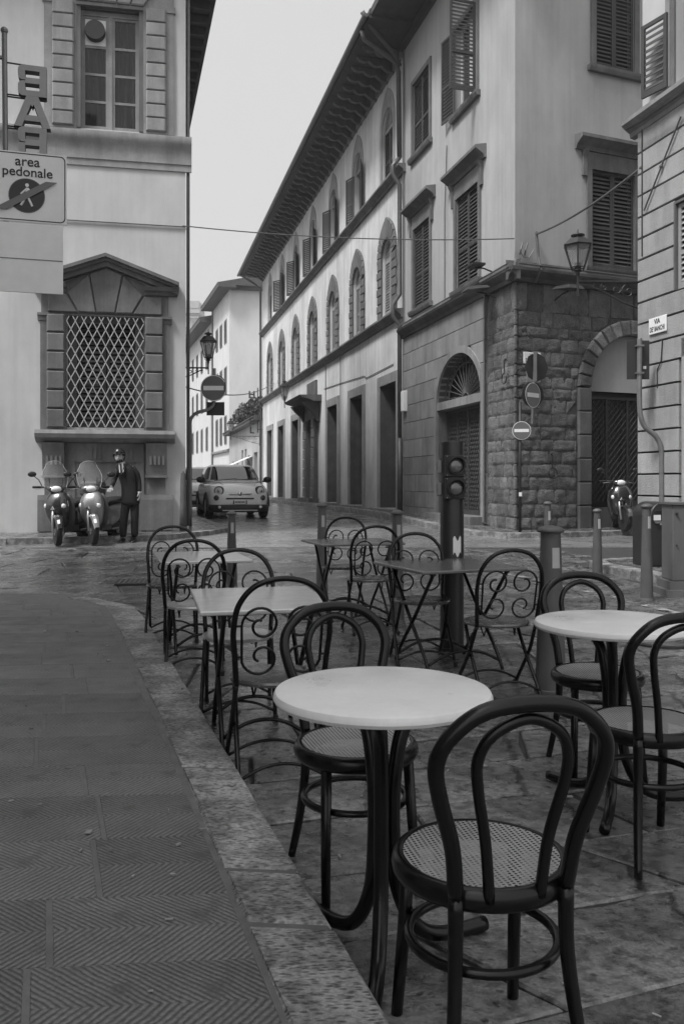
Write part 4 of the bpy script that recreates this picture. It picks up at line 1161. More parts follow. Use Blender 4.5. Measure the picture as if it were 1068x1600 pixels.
# fanlight with spokes
mb = MB(TLc)
for k in range(0, 15):
    a = math.pi * (k + .5) / 15; mb.tube([(-3.17 - .14 * math.cos(a), .2, 3.4 + .1 * math.sin(a)), (-3.17 - 1.43 * math.cos(a), .2, 3.36 + 1.08 * math.sin(a))], .011, 5)
for q in (.12, .80, 1.0):
    mb.tube([(-3.17 - 1.42 * q * math.cos(math.pi * i / 20), .19, 3.37 + 1.07 * q * math.sin(math.pi * i / 20)) for i in range(21)], .013, 5)
for k in range(14):
    a = math.pi * (k + 1) / 15; c = (-3.17 - 1.28 * math.cos(a), 3.37 + .96 * math.sin(a))
    mb.tube([(c[0] + .09 * math.cos(t), .195, c[1] + .09 * math.sin(t)) for t in [i * math.pi / 5 for i in range(10)]], .009, 4, closed=True)
mb.build('fanlight', M['trim_dark'], AD)
mb = MB(TLc); mb.quad((-4.7, .3, 3.3), (-1.7, .3, 3.3), (-1.7, .3, 4.5), (-4.7, .3, 4.5)); mb.build('pane', M['dark_glass'], AD)
# folding lattice gate
def gate(T, x0, x1, z0, z1, y, parent, m, px=.11, slope=1.9, panels=3, r=.008):
    mb = MB(T)
    for a, b, s in lat_neg(x0, x1, z0, z1, px, slope):
        yy = y if s > 0 else y + .012
        mb.box(0, 0, 0, 0, 0, 0) if False else None
        mb.tube([(a[0], yy, a[1]), (b[0], yy, b[1])], r, 4, cap=False)
    for k in range(panels + 1):
        x = x0 + (x1 - x0) * k / panels; mb.box(x - .03, x + .03, y - .02, y + .03, z0, z1)
    mb.box(x0, x1, y - .02, y + .03, z0, z0 + .12); mb.box(x0, x1, y - .022, y + .028, z1 - .06, z1)
    o = mb.build('lattice_gate', m, parent); o['kind'] = 'stuff'; return o
M['gate'] = mat('gate_iron', 0.055, 0.55, 0.2, 12)
gate(TLc, -4.6, -1.74, .52, 3.14, .26, AD, M['gate'], panels=4)
mb = MB(TLc); mb.box(-4.6, -1.74, .36, .40, .5, 3.16); mb.build('door', M['wood'], AD)
# rough stone blocks: both sides of the corner
zsR = [.30]
rnd = random.Random(11)
while zsR[-1] < 5.2: zsR.append(zsR[-1] + rnd.uniform(.22, .32))
zsR[-1] = 5.49
course_blocks(TLc, -1.45, -.05, zsR, (.28, .62), 'stone', M['rough_stone'], COR, .018, .03, None, seed=5, gap=.003, rough=.012)
course_blocks(TRc, .05, 6.0, zsR, (.26, .75), 'stone', M['rough_stone'], COR, .018, .03, None, seed=8, clip=arch_clip(3.12, 3.37, 1.18, 1.18, .36), gap=.003, rough=.012)
# rounded corner stones
for r_ in range(len(zsR) - 1):
    za, zb = zsR[r_] + .007, zsR[r_ + 1] - .007; mb = MB()
    a = TLc @ Vector((-.05, -.02, 0)); b = TRc @ Vector((.05, -.02, 0)); a2 = TLc @ Vector((-.05, .12, 0)); b2 = TRc @ Vector((.05, .12, 0))
    c = TLc @ Vector((0, 0, 0)) + (a.normalized() * 0) ; mid = (a + b) / 2 + Vector((-.025, -.05, 0)) * 1.0
    mb.prism_z([tuple(a2.xy), tuple(a.xy), tuple(mid.xy), tuple(b.xy), tuple(b2.xy)], za, zb); bevel(mb.build('stone', M['rough_stone'], COR), .02, 2, 30)
# voussoirs of the right arch
for i in range(17):
    a0, a1 = math.pi * (i + .04) / 17, math.pi * (i + .96) / 17
    q = [(3.12 - r_ * math.cos(a), 3.37 + r_ * math.sin(a)) for r_, a in ((1.19, a1), (1.19, a0), (1.53, a0), (1.53, a1))]
    boss_part('stone', q, COR, TRc, M['rough_stone'], .02, .09, .03)
for zz in range(6):
    for xa, xb in ((1.60, 1.93), (4.31, 4.64)):
        boss_part('stone', rect(xa, xb, .30 + zz * .51, .30 + zz * .51 + .495), COR, TRc, M['trim_dark'], .02, .08, .02)
mb = MB(TRc); mb.box(1.95, 4.29, .10, .16, 3.30, 4.55); mb.build('tympanum', M['plaster_mid'], COR)
mb = MB(TRc); mb.box(1.95, 4.29, .04, .5, .28, .75); mb.build('threshold', M['trim_dark'], COR)
gate(TRc, 1.96, 4.28, .76, 3.2, .22, COR, M['iron'], panels=4, px=.14, slope=1.1)
mb = MB(TRc); mb.box(1.95, 4.29, .32, .36, .75, 3.3); mb.build('door', M['wood'], COR)
# thin details
mb = MB(TLc); mb.tube([(-1.46, -.06, .4), (-1.46, -.06, 5.5)], .022, 6); mb.tube([(-7.35, -.05, 5.9), (-7.35, -.05, 14)], .02, 6)
mb.tube([(-4.05, -.03, 5.95), (-4.05, -.03, 8.2), (-3.9, -.03, 9.8)], .012, 5)
for i in range(12):
    pass
split_build(mb, 'wall_cable', M['pipe'], COR)
mb = MB(TRc)
mb.tube([(-.1, -.27, 5.80), (2.0, -.27, 5.80), (5, -.26, 5.79)], .02, 6); mb.tube([(.46, -.06, 5.5), (.46, -.26, 5.72), (.47, -.16, 6.0), (.46, -.1, 6.55)], .03, 8)
for x in (.1, .22): mb.tube([(x, -.02, 6.05), (x, -.06, 6.15), (x + .05, -.06, 6.3)], .015, 6)
mb.tube([(.1, -.04, 6.12), (.18, -.05, 6.0), (.3, -.05, 6.0), (.44, -.06, 6.2)], .008, 5)
split_build(mb, 'wall_cable', M['pipe'], COR)
mb = MB(TLc); mb.tube([(-7.5, -.26, 5.80), (.2, -.26, 5.80)], .018, 6); split_build(mb, 'wall_cable', M['pipe'], COR)
mb = MB(TLc); mb.box(-7.35, -7.1, -.14, 0.0, 3.35, 3.95); bevel(mb.build('meter_box', M['white_plate'], COR), .02)
for T, x, z in ((TLc, -.28, 3.62), (TRc, .86, 1.62)):
    mb = MB(T); mb.tube([(x, -.09, z + .28), (x, -.12, z + .26), (x, -.11, z - .02)], .014, 6); mb.ball((x, -.09, z + .28), .03, 8, 6)
    mb.tube([(x + .11 * math.cos(t), -.12, z - .12 + .11 * math.sin(t)) for t in [i * math.pi / 8 for i in range(16)]], .014, 6, closed=True)
    mb.build('iron_ring', M['iron'], COR)

# ---------------------------------------------------------------- near house on the right
NEA = thing('near_house', 'near house with grooved stone ground floor bearing the street plate', 'building', (4.24, 12.36, 0))
aN = math.degrees(math.atan2(-1, .25)); TN = RZ(aN)
nw = (.90, 1.75, 3.86, 5.0); nu = (.79, 1.9, 6.62, 8.9)
mb = MB(TN); wall(mb, 0, 8, .1, 6.3, [nw], .2, y=.03); mb.build('wall', M['groove'], NEA)
mb = MB(TN); wall(mb, .06, 8, 6.3, 12, [nu], .25, y=.02); mb.build('wall', M['plaster_white'], NEA)
mb = MB(TN @ RZ(-78.0)); wall(mb, -8, 0, .1, 6.3, [], y=.03); mb.build('wall', M['ashlar'], NEA)
mb = MB(TN @ TR(.06, .02, 0) @ RZ(-78.0)); wall(mb, -8, 0, 6.3, 12, [], y=0); mb.build('wall', M['plaster_pale'], NEA)
mb = MB(TN); mb.box(.3, 8, .4, .9, .2, 11); mb.build('room', M['dark'], NEA)
prof = [(.04, 6.26), (-.04, 6.28), (-.05, 6.34), (-.14, 6.40), (-.18, 6.44), (-.18, 6.5), (.04, 6.54)]
mb = MB(TN); mb.prism_x(prof, -.16, 8); mb.build('cornice', M['trim_light'], NEA)
zsN = [.2 + .3045 * i for i in range(21)]
rnd = random.Random(21)
for r_ in range(20):
    za, zb = zsN[r_] + .012, zsN[r_ + 1] - .012
    xs_ = [0.0, .965, 1.0] if zb < 3.35 else [0.0, 1.9]
    xs_ = [0.0, .955] if zb < 3.2 else ([0.0, .86] if 3.8 < za < 4.95 else [0.0, 1.25])
    if 3.8 < za < 4.95: ext = [(1.79, 2.6), (2.6, 3.6)]
    elif zb < 3.2: ext = [(1.02, 1.9), (1.9, 2.8), (2.8, 3.7)]
    else: ext = [(1.27, 2.3), (2.3, 3.6)]
    for a, b in [(xs_[0], xs_[1])] + ext:
        if a > .9 and zb < 3.2: continue
        boss_part('stone', rect(a + .004, b - .008, za, zb), NEA, TN, M['near_stone'], .03, .06, .012)
mb = MB(TN); mb.box(1.02, 3.6, -.03, .02, .2, 3.2); mb.build('pilaster', M['near_stone'], NEA)
mb = MB(TN); frame_mb(mb, .90, 1.75, 3.86, 5.0, .035, .04); W = mb.build('window', M['trim'], NEA)
for a, b in ((.91, 1.32), (1.33, 1.74)):
    mb = MB(TN); shutter_mb(mb, a, b, 3.87, 4.99, .0, .075); mb.build('shutter', M['shutter_edge'], W)
mb = MB(TN); frame_mb(mb, .79, 1.9, 6.62, 8.9, .1, .05); W = mb.build('window', M['trim_light'], NEA)
mb = MB(TN @ TR(.76, -.06, 0) @ RZ(14)); shutter_mb(mb, -.44, 0, 6.62, 7.62, -.02, .085, mid=False); mb.build('shutter', M['shutter'], W)
mb = MB(TN); mb.quad((.8, .18, 6.62), (1.9, .18, 6.62), (1.9, .18, 8.9), (.8, .18, 8.9)); mb.build('pane', M['dark_glass'], W)
mb = MB(TN); mb.tube([(.14, -.04, 6.3), (.14, -.04, 4.5)], .010, 5); mb.tube([(-.05, -.17, 6.35), (.4, -.19, 6.3), (2, -.19, 6.3)], .014, 5)
mb.tube([(.62, -.04, 3.25), (.60, -.05, 2.95), (.56, -.05, 2.9), (.5, -.04, 2.85), (.5, -.04, 2.6)], .009, 5); split_build(mb, 'wall_cable', M['iron'], NEA)
mb = MB(TN); a = Vector((.22, 0, 5.12)); b = Vector((1.05, 0, 6.1)); 
mb.tube([(a.x, -.06, a.z), (b.x, -.06, b.z)], .012, 6); mb.ball((.62, -.06, 5.6), .028, 8, 6); mb.build('tie_bar', M['pipe'], NEA)

# ---------------------------------------------------------------- unseen near house on the left, its height set to shade the tables
NL = thing('unseen_cafe_house', 'unseen plain house wall, height shaped for shade, beside the left pavement, carrying the bar sign', 'building', (-4.2, 8.7, 0))
aC = math.degrees(math.atan2(1, -.325))      # outward normal towards the street (+x)
TC = RZ(aC - 180 + 0)
TCc = RZ(94)
mb = MB(TCc)
# facade running from the corner towards and past the camera; outside is +x
wall(mb, -13, 0, -.1, 12.5, [(-3.2, -2.0, .1, 2.9), (-6.4, -5.0, .1, 2.9), (-9.6, -8.4, .1, 2.9)], .3)
mb.build('wall', M['plaster_mid'], NL)
mb = MB(TCc @ RZ(90)); wall(mb, 0, 7, -.1, 12.5, []); mb.build('wall', M['plaster_mid'], NL)
mb = MB(TCc); mb.box(-13, -.3, .32, .8, 0, 12.3); mb.build('room', M['dark'], NL)
mb = MB(TCc); mb.box(-13, -.2, -.15, .5, 12.5, 12.65); mb.build('eaves', M['soffit'], NL)

# ---------------------------------------------------------------- far end of the street
def simple_windows(bld, T, specs, m=M['shutter_far'], surround=M['trim_light']):
    for (x0, x1, z0, z1) in specs:
        mb = MB(T); mb.box(x0 - .1, x1 + .1, -.03, .02, z0 - .1, z1 + .12); w = mb.build('window', surround, bld)
        for a, b in ((x0, (x0 + x1) / 2 - .01), ((x0 + x1) / 2 + .01, x1)):
            mb = MB(T); shutter_mb(mb, a, b, z0, z1, -.07, .12); mb.build('shutter', m, w)
# low hotel wing beyond the long house
HW = thing('hotel_wing', 'low hotel wing with a planted roof terrace and small windows', 'building', (AX, AY, 0))
mb = MB(TA)
hh = [(-36.6, -35.4, .5, 3.2), (-33.3, -31.6, .5, 3.3), (-30.6, -29.8, .5, 2.9), (-40.2, -39.2, 2.2, 3.7), (-38.2, -37.2, 2.2, 3.7), (-43.4, -42.2, .9, 3.0), (-46.4, -45.4, .9, 3.0)]
wall(mb, -48.9, -29.3, .1, 5.2, hh, .3); mb.build('wall', M['plaster_mid'], HW)
mb = MB(TA); mb.box(-48.9, -29.3, .31, .7, .1, 5.1); mb.build('room', M['dark'], HW)
mb = MB(TA); mb.box(-48.9, -29.3, -.55, 6, 5.2, 5.34); mb.prism_x([(-.55, 5.342), (-.62, 5.40), (-.5, 5.5), (1.5, 5.75), (6, 5.75), (6, 5.342)], -48.9, -29.3); mb.build('roof', M['roof'], HW)
for x in (-37.0, -37.9): 
    pass
mb = MB(TA); mb.add([(-37.5, -.02, 3.1), (-33.8, -.02, 3.1), (-33.8, -1.7, 2.35), (-37.5, -1.7, 2.35), (-37.5, -.02, 3.06), (-33.8, -.02, 3.06), (-33.8, -1.7, 2.31), (-37.5, -1.7, 2.31)], [(0, 1, 2, 3), (7, 6, 5, 4), (3, 2, 6, 7), (1, 5, 6, 2), (0, 3, 7, 4)])
mb.build('awning', M['white_plate'], HW)
rnd = random.Random(4)
mbl = MB()
def leaf_clump(mb, c, r, n, s, rnd, flat=1.0):
    for _ in range(n):
        while True:
            d = Vector((rnd.uniform(-1, 1), rnd.uniform(-1, 1), rnd.uniform(-1, 1)))
            if d.length < 1: break
        p = Vector(c) + Vector((d.x * r, d.y * r, d.z * r * flat)); a = Vector((rnd.uniform(-1, 1), rnd.uniform(-1, 1), rnd.uniform(-.6, 1))).normalized() * s * rnd.uniform(.6, 1.3)
        b = a.cross(Vector((rnd.uniform(-1, 1), rnd.uniform(-1, 1), rnd.uniform(-1, 1)))).normalized() * s * .45
        mb.add([p - a, p + b, p + a, p - b], [(0, 1, 2, 3)])
for i in range(7):
    x = -31.6 - i * 2.2; c = TA @ Vector((x, .35, 5.9)); r = rnd.uniform(.5, .95)
    t = thing('terrace_shrub', ('first', 'second', 'third', 'fourth', 'fifth', 'sixth', 'seventh')[i] + ' potted shrub along the hotel roof terrace, counting from the long house', 'plant', (AX + c.x, AY + c.y, 5.45), group='shrubs along the hotel roof terrace')
    mb = MB(); mb.lathe([(.16, 0), (.24, .38), (.26, .42)], 12); mb.build('pot', M['terracotta'], t)
    mb = MB(); mb.tube([(0, 0, .3), (.03, 0, .7)], .03, 6); mb.build('stem', M['wood'], t)
    mb = MB(); leaf_clump(mb, (0, 0, .55 + r * .6), r, 260, .16, rnd, .75); o = mb.build('crown', M['leaf'], t); o['kind'] = 'stuff'
# hotel sign, letters one under the other on a projecting rail
t = thing('hotel_sign', 'projecting vertical HOTEL sign, dark letters on a thin frame', 'sign', (-5.60, 53.75, 0))
for i, ch in enumerate('HOTEL'): text('letter', ch, .60, M['iron'], t, (0, 0, 6.75 - i * .55), (R(90), 0, 0), ext=.05, bold=.012)
mb = MB(); mb.tube([(.36, .02, 7.2), (.36, .02, 4.4)], .03, 6); mb.tube([(.36, .02, 6.6), (1.1, .15, 6.6)], .025, 6); mb.tube([(.36, .02, 4.6), (1.1, .15, 4.6)], .025, 6); split_build(mb, 'frame', M['iron'], t)

# pale house whose blank end faces the camera
PH = thing('pale_house', 'tall pale house with a blank end wall beyond the hotel wing', 'building', (-9.5, 73, 0))
TE = RZ(6.0); TS = RZ(math.degrees(math.atan2(-1, .30)))
mb = MB(TE); wall(mb, 0, 14, 0, 17.6, []); mb.build('wall', M['plaster_far'], PH)
mb = MB(TS); wall(mb, -9.5, 0, 0, 17.6, []); mb.build('wall', M['plaster_far'], PH)
mb = MB(TS); mb.box(-9.9, 1.0, -1.1, .4, 17.6, 17.8); mb.prism_x([(-1.1, 17.802), (-1.15, 17.95), (6, 19.6), (6, 17.802)], -9.9, 1.0); mb.build('roof', M['roof'], PH)
mb = MB(TE); mb.box(.2, 14, -.45, .3, 17.55, 17.75); mb.prism_x([(-.45, 17.752), (-.5, 17.9), (4, 18.6), (4, 17.752)], -.9, 14); mb.build('roof', M['roof'], PH)
sp = []
for z0, z1 in ((4.7, 7.0), (9.0, 11.2), (13.4, 15.3)):
    for x in (-1.9, -4.4, -6.9): sp.append((x - .55, x + .55, z0, z1))
simple_windows(PH, TS, sp)
mb = MB(TS); mb.prism_x([(.02, 3.9), (-.2, 3.95), (-.22, 4.1), (.02, 4.2)], -9.5, 0); mb.build('cornice', M['trim_light'], PH)
mb = MB(TS); mb.tube([(-9.3, -.1, 17.5), (-9.3, -.1, .5)], .08, 6); mb.build('downpipe', M['pipe'], PH)
# next house along
NH = thing('sloping_eave_house', 'pale street house with deep eaves beyond the blank-ended house', 'building', (-12.6, 83.2, 0))
TS2 = RZ(math.degrees(math.atan2(-1, .31)))
mb = MB(TS2); wall(mb, -20, 0, 0, 16.6, []); mb.build('wall', M['plaster_far'], NH)
mb = MB(TS2 @ RZ(84)); wall(mb, -.0, 10, 0, 16.6, []); mb.build('wall', M['plaster_far'], NH)
mb = MB(TS2); mb.box(-20.4, .8, -1.2, .4, 16.6, 16.85); mb.prism_x([(-1.2, 16.852), (-1.25, 17.0), (6, 18.6), (6, 16.852)], -20.4, .8); mb.build('roof', M['roof'], NH)
sp = [(x - .55, x + .55, z0, z0 + 2.2) for z0 in (4.5, 8.5, 12.6) for x in (-2.5, -6, -9.5, -13, -16.5)]
simple_windows(NH, TS2, sp)
EH = thing('end_house', 'distant pale house closing the street below the bell tower', 'building', (-27, 128, 0))
mb = MB(RZ(4)); wall(mb, -8, 14, 0, 17, []); mb.build('wall', M['plaster_far'], EH)
mb = MB(RZ(4)); mb.box(-8.3, 14.3, -.9, .3, 17, 17.3); mb.prism_x([(-.9, 17.302), (6, 19), (6, 17.302)], -8.3, 14.3); mb.build('roof', M['roof'], EH)
simple_windows(EH, RZ(4), [(x - .6, x + .6, z0, z0 + 2.3) for z0 in (1.4, 5.2, 9.2, 13.0) for x in (-2, 1.2, 4.4, 7.6, 10.8)])
BT = thing('bell_tower', 'pale bell tower fading in haze above the far roofs', 'tower', (-73, 400, 0))
mb = MB()
for z0, z1, w in ((0, 22, 7.3), (22.4, 38, 7.1), (38.4, 54, 7.0), (54.4, 76, 6.9)): mb.box(-w, w, -w, w, z0, z1)
split_build(mb, 'shaft', M['bell_tower'], BT)
mb = MB()
for z, w, h in ((22, 7.6, .4), (38, 7.5, .4), (54, 7.4, .4), (76, 7.8, 1.0), (78.2, 8.6, 1.6), (80.5, 8.2, 3.2)): mb.box(-w, w, -w, w, z, z + h)
split_build(mb, 'cornice', M['bell_tower'], BT)
mb = MB()
for z in (77.2, 79.9): mb.box(-8, 8, -8, 8, z, z + .6)
for z in range(4, 74, 6):
    mb.box(-7.36, 7.36, -7.37, 7.37, z, z + .7)
for x in (-5.6, 5.6):
    for z in range(4, 74, 6): mb.box(x - .5, x + .5, -7.42, 7.42, z + 1.6, z + 4.8)
mb.build('marble_band', M['tower_band'], BT)['kind'] = 'stuff'
mb = MB()
for z0, z1, xs_ in ((25, 34, (-2.2, 2.2)), (41, 50, (-2.2, 2.2)), (58, 72, (0,))):
    for x in xs_: w = 1.1 if len(xs_) > 1 else 2.6; mb.box(x - w, x + w, -7.5, 7.5, z0, z1)
split_build(mb, 'opening', M['dark_glass'], BT)

# haze over the whole place
mb = MB(); mb.box(-130, 130, -60, 480, -1.2, 95)
hz = link("haze", mb.mesh("haze", M["dark"])); hz.data.materials.clear(); hz['kind'] = 'stuff'
hm = bpy.data.materials.new('haze_air'); hm.use_nodes = True; nt = hm.node_tree
for n in list(nt.nodes):
    if n.type != 'OUTPUT_MATERIAL': nt.nodes.remove(n)
out = [n for n in nt.nodes if n.type == 'OUTPUT_MATERIAL'][0]
pv = nt.nodes.new('ShaderNodeVolumePrincipled'); pv.inputs['Color'].default_value = (.9, .9, .9, 1); pv.inputs['Density'].default_value = HAZE
pv.inputs['Anisotropy'].default_value = 0.2
nt.links.new(pv.outputs[0], out.inputs['Volume']); hz.data.materials.append(hm)
# ================================================================ CAFE FURNITURE
def crom(pts, n=6, closed=False):
    """Catmull-Rom through the points."""
    P = [Vector(p) for p in pts]; out = []
    m = len(P) if closed else len(P) - 1
    for i in range(m):
        p0 = P[i - 1] if (i > 0 or closed) else P[0] * 2 - P[1]
        p1 = P[i]; p2 = P[(i + 1) % len(P)]
        p3 = P[(i + 2) % len(P)] if (i + 2 < len(P) or closed) else p2 * 2 - p1
        for k in range(n):
            t = k / n
            out.append(0.5 * ((2 * p1) + (p2 - p0) * t + (2 * p0 - 5 * p1 + 4 * p2 - p3) * t * t + (3 * p1 - p0 - 3 * p2 + p3) * t ** 3))
    if not closed: out.append(P[-1])
    return out
def cane_material():
    m = mat('woven_cane', 0.33, 0.55, 0.10, 25, spec=0.35)
    nt = m.node_tree; L = nt.links.new; b = nt.nodes['Principled BSDF']; o = nt.nodes['Material Output']
    uv = _n(nt, 'ShaderNodeTexCoord').outputs['UV']; s = _n(nt, 'ShaderNodeSeparateXYZ'); L(uv, s.inputs[0])
    def op(k, a, c=None):
        n = _n(nt, 'ShaderNodeMath', operation=k)
        for i, q in enumerate((a, c)):
            if q is None: continue
            if isinstance(q, (int, float)): n.inputs[i].default_value = q
            else: L(q, n.inputs[i])
        return n.outputs[0]
    p = 0.0118
    u = op('MULTIPLY', s.outputs[0], 1 / p); v = op('MULTIPLY', s.outputs[1], 1 / (p * .92))
    par = op('MULTIPLY', op('MODULO', op('ABSOLUTE', op('FLOOR', u)), 2.0), 0.5)
    fu = op('ABSOLUTE', op('SUBTRACT', op('FRACT', u), 0.5)); fv = op('ABSOLUTE', op('SUBTRACT', op('FRACT', op('ADD', v, par)), 0.5))
    hole = op('MULTIPLY', op('LESS_THAN', fu, 0.27), op('LESS_THAN', fv, 0.25))
    t = _n(nt, 'ShaderNodeBsdfTransparent'); mx = _n(nt, 'ShaderNodeMixShader')
    L(hole, mx.inputs[0]); L(b.outputs[0], mx.inputs[1]); L(t.outputs[0], mx.inputs[2]); L(mx.outputs[0], o.inputs['Surface'])
    return m
M['cane'] = cane_material()
BK, SL = M['black_metal'], M['slate_metal']

def cane_chair(loc, rz, label):
    t = thing('cane_chair', label, 'chair', loc, rz, 'bentwood style cane chairs at the round tables')
    zs = .455
    mb = MB(); prof = []
    for i in range(13):
        a = math.pi * 1.5 - math.pi * 2 * i / 12
        prof.append((.186 + .019 * math.cos(a) * (1 if math.cos(a) > 0 else .7), zs - .026 + .027 * math.sin(a)))
    mb.lathe(prof, 48, cap=False); mb.build('seat_ring', BK, t, smooth=True)
    mb = MB(); n = 40
    V = [(0, 0, zs - .006)]; F = []
    for j, r in enumerate((.06, .12, .178)):
        for k in range(n): V.append((r * math.cos(2 * math.pi * k / n), r * math.sin(2 * math.pi * k / n), zs - .006 + .004 * (r / .178) ** 2))
    F += [(0, 1 + k, 1 + (k + 1) % n) for k in range(n)]
    for j in range(2):
        for k in range(n): F.append((1 + j * n + k, 1 + (j + 1) * n + k, 1 + (j + 1) * n + (k + 1) % n, 1 + j * n + (k + 1) % n))
    mb.add(V, F); mb.build('cane_seat', M['cane'], t, uvf=lambda co: (co.x + 5, co.y + 5))
    top = .858
    hoop = [(-.124, -.172, .44), (-.138, -.19, .55), (-.172, -.212, .66), (-.186, -.228, .735), (-.165, -.245, .792), (-.10, -.258, .843), (0, -.263, top), (.10, -.258, .843), (.165, -.245, .792), (.186, -.228, .735), (.172, -.212, .66), (.138, -.19, .55), (.124, -.172, .44)]
    mb = MB(); mb.tube(crom(hoop, 6), .0175, 12); mb.build('back_hoop', BK, t, smooth=True)
    inner = [(-.056, -.188, .432), (-.07, -.20, .56), (-.095, -.222, .68), (-.098, -.232, .745), (-.07, -.245, .796), (0, -.255, .826), (.07, -.245, .796), (.098, -.232, .745), (.095, -.222, .68), (.07, -.20, .56), (.056, -.188, .432)]
    mb = MB(); mb.tube(crom(inner, 6), .0125, 10); mb.build('inner_hoop', BK, t, smooth=True)
    for s in (-1, 1):
        mb = MB(); p = crom([(s * .124, -.172, .44), (s * .126, -.175, .30), (s * .140, -.20, .14), (s * .158, -.235, .0)], 5)
        mb.tube(p, [.0175 - .004 * i / (len(p) - 1) for i in range(len(p))], 10); mb.build('leg', BK, t, smooth=True)
        mb = MB(); p = [(s * .135, .115, .44), (s * .143, .135, .22), (s * .152, .165, 0)]; mb.tube(p, [.018, .0165, .0145], 10); mb.build('leg', BK, t, smooth=True)
        mb = MB(); mb.tube(crom([(s * .126, -.172, .40), (s * .10, -.12, .415), (s * .075, -.10, .43)], 3), .008, 6); mb.build('brace', BK, t, smooth=True)
    mb = MB(); mb.tube([(.168 * math.cos(2 * math.pi * k / 40), -.01 + .168 * math.sin(2 * math.pi * k / 40), .27) for k in range(40)], .0115, 8, closed=True); mb.build('stretcher_ring', BK, t, smooth=True)
    return t
def scroll_chair(loc, rz, label, seatm=None):
    t = thing('scroll_chair', label, 'chair', loc, rz, 'folding metal chairs with scrolled backs')
    zs = .45; bt = .0125
    mb = MB(); mb.lathe([(.0, zs - .004), (.188, zs), (.199, zs - .002), (.203, zs - .010), (.199, zs - .022), (.190, zs - .022), (.188, zs - .010), (0, zs - .012)], 40, cap=False); mb.build('seat', seatm or SL, t, smooth=False, auto=40)
    rk = lambda z: -.165 - .22 * (z - .45)
    hoop = [(-.188, rk(.44), .44), (-.198, rk(.58), .58), (-.205, rk(.68), .68), (-.185, rk(.79), .79), (-.115, rk(.872), .872), (0, rk(.90), .90), (.115, rk(.872), .872), (.185, rk(.79), .79), (.205, rk(.68), .68), (.198, rk(.58), .58), (.188, rk(.44), .44)]
    mb = MB(); mb.tube(crom(hoop, 6), bt, 10); mb.build('back_hoop', BK, t, smooth=True)
    for s in (-1, 1):
        pts = []
        for i in range(31):
            a = R(-270 + 450 * i / 30); r = .018 + .066 * (i / 30) ** .8; pts.append((-.087 + r * math.cos(a), .702 + r * math.sin(a)))
        for i in range(1, 31):
            a = R(180 + 420 * i / 30); r = .084 - .066 * (i / 30) ** 1.1; pts.append((-.087 + r * math.cos(a), .560 + r * math.sin(a)))
        mb = MB(); mb.tube([(s * x * -1 if s > 0 else x, rk(z), z) for x, z in pts], .0062, 6); mb.build('scroll', BK, t, smooth=True)
        for z in (.70, .565):
            mb = MB(); mb.tube([(s * .170, rk(z), z), (s * .203, rk(z), z)], .005, 6); mb.build('link', BK, t)
        mb = MB(); mb.tube(crom([(s * .188, rk(.44), .44), (s * .196, -.05, .26), (s * .200, .10, .10), (s * .202, .185, 0)], 5), .0115, 8); mb.build('leg', BK, t, smooth=True)
        mb = MB(); mb.tube(crom([(s * .168, .10, .435), (s * .176, -.02, .27), (s * .182, -.16, .12), (s * .186, -.265, 0)], 5), .0115, 8); mb.build('leg', BK, t, smooth=True)
        mb = MB(); mb.tube([(s * .09, -.09, .43), (s * .10, -.05, .36), (s * .11, .0, .43)], .005, 5); mb.build('hook', BK, t)
        for f in ((s * .202, .185), (s * .186, -.265)):
            mb = MB(); mb.lathe([(.0145, 0), (.015, .02), (.012, .03)], 8, (f[0], f[1], 0)); mb.build('foot', M['rubber'], t)
    for y, z in ((.155, .045), (-.225, .055)):
        w = .2 if y > 0 else .185
        mb = MB(); mb.tube(crom([(-w, y, z), (-w * .5, y, z + .045), (0, y, z + .06), (w * .5, y, z + .045), (w, y, z)], 4), .0075, 6); mb.build('stretcher', BK, t, smooth=True)
    return t
def folding_table(loc, rz, w, d, label, topm, h=.705):
    t = thing('folding_table', label, 'table', loc, rz, 'square folding metal tables')
    mb = MB(); mb.box(-w / 2, w / 2, -d / 2, d / 2, h - .022, h); o = mb.build('tabletop', topm, t); bevel(o, .006, 2)
    xs_ = w / 2 - .12
    for s in (-1, 1):
        for q in (-1, 1):
            mb = MB(); p = crom([(s * xs_, q * (d / 2 - .07), h - .025), (s * xs_, q * .05, .36), (s * xs_, -q * .18, .12), (s * xs_, -q * .27, 0)], 6); mb.tube(p, .0125, 8); mb.build('leg', BK, t, smooth=True)
        mb = MB(); mb.tube([(s * xs_, -d / 2 + .05, h - .03), (s * xs_, d / 2 - .05, h - .03)], .010, 6); mb.build('rail', BK, t)
    for q in (-1, 1):
        mb = MB(); y = q * .235; mb.tube(crom([(-xs_, y, .05), (-xs_ * .5, y, .115), (0, y, .135), (xs_ * .5, y, .115), (xs_, y, .05)], 4), .010, 6); mb.build('stretcher', BK, t, smooth=True)
    return t
def round_table(loc, angs, label, r=.295):
    t = thing('round_table', label, 'table', loc, 0, 'round white topped tables')
    h = .74; prof = [(0.0, h), (r - .012, h), (r - .004, h - .003), (r + .001, h - .012), (r + .002, h - .020), (r - .003, h - .029), (r - .012, h - .032), (0, h - .032)]
    mb = MB(); mb.lathe(prof, 72, cap=False); mb.build('tabletop', M['white_top'], t, auto=35)
    for a in angs:
        c, s = math.cos(R(a)), math.sin(R(a))
        p = crom([(c * q, s * q, z) for q, z in ((.185, h - .034), (.13, h - .05), (.065, h - .12), (.036, h - .26), (.034, .32), (.05, .18), (.11, .07), (.20, .026), (.345, .020))], 6)
        mb = MB(); mb.tube(p, .0205, 12); mb.build('leg', BK, t, smooth=True)
        mb = MB(); mb.lathe([(.0165, 0), (.0205, .004)], 10); 
    mb = MB(); mb.lathe([(.10, h - .046), (.10, h - .033)], 18); split_build(mb, 'collar', BK, t)
    return t
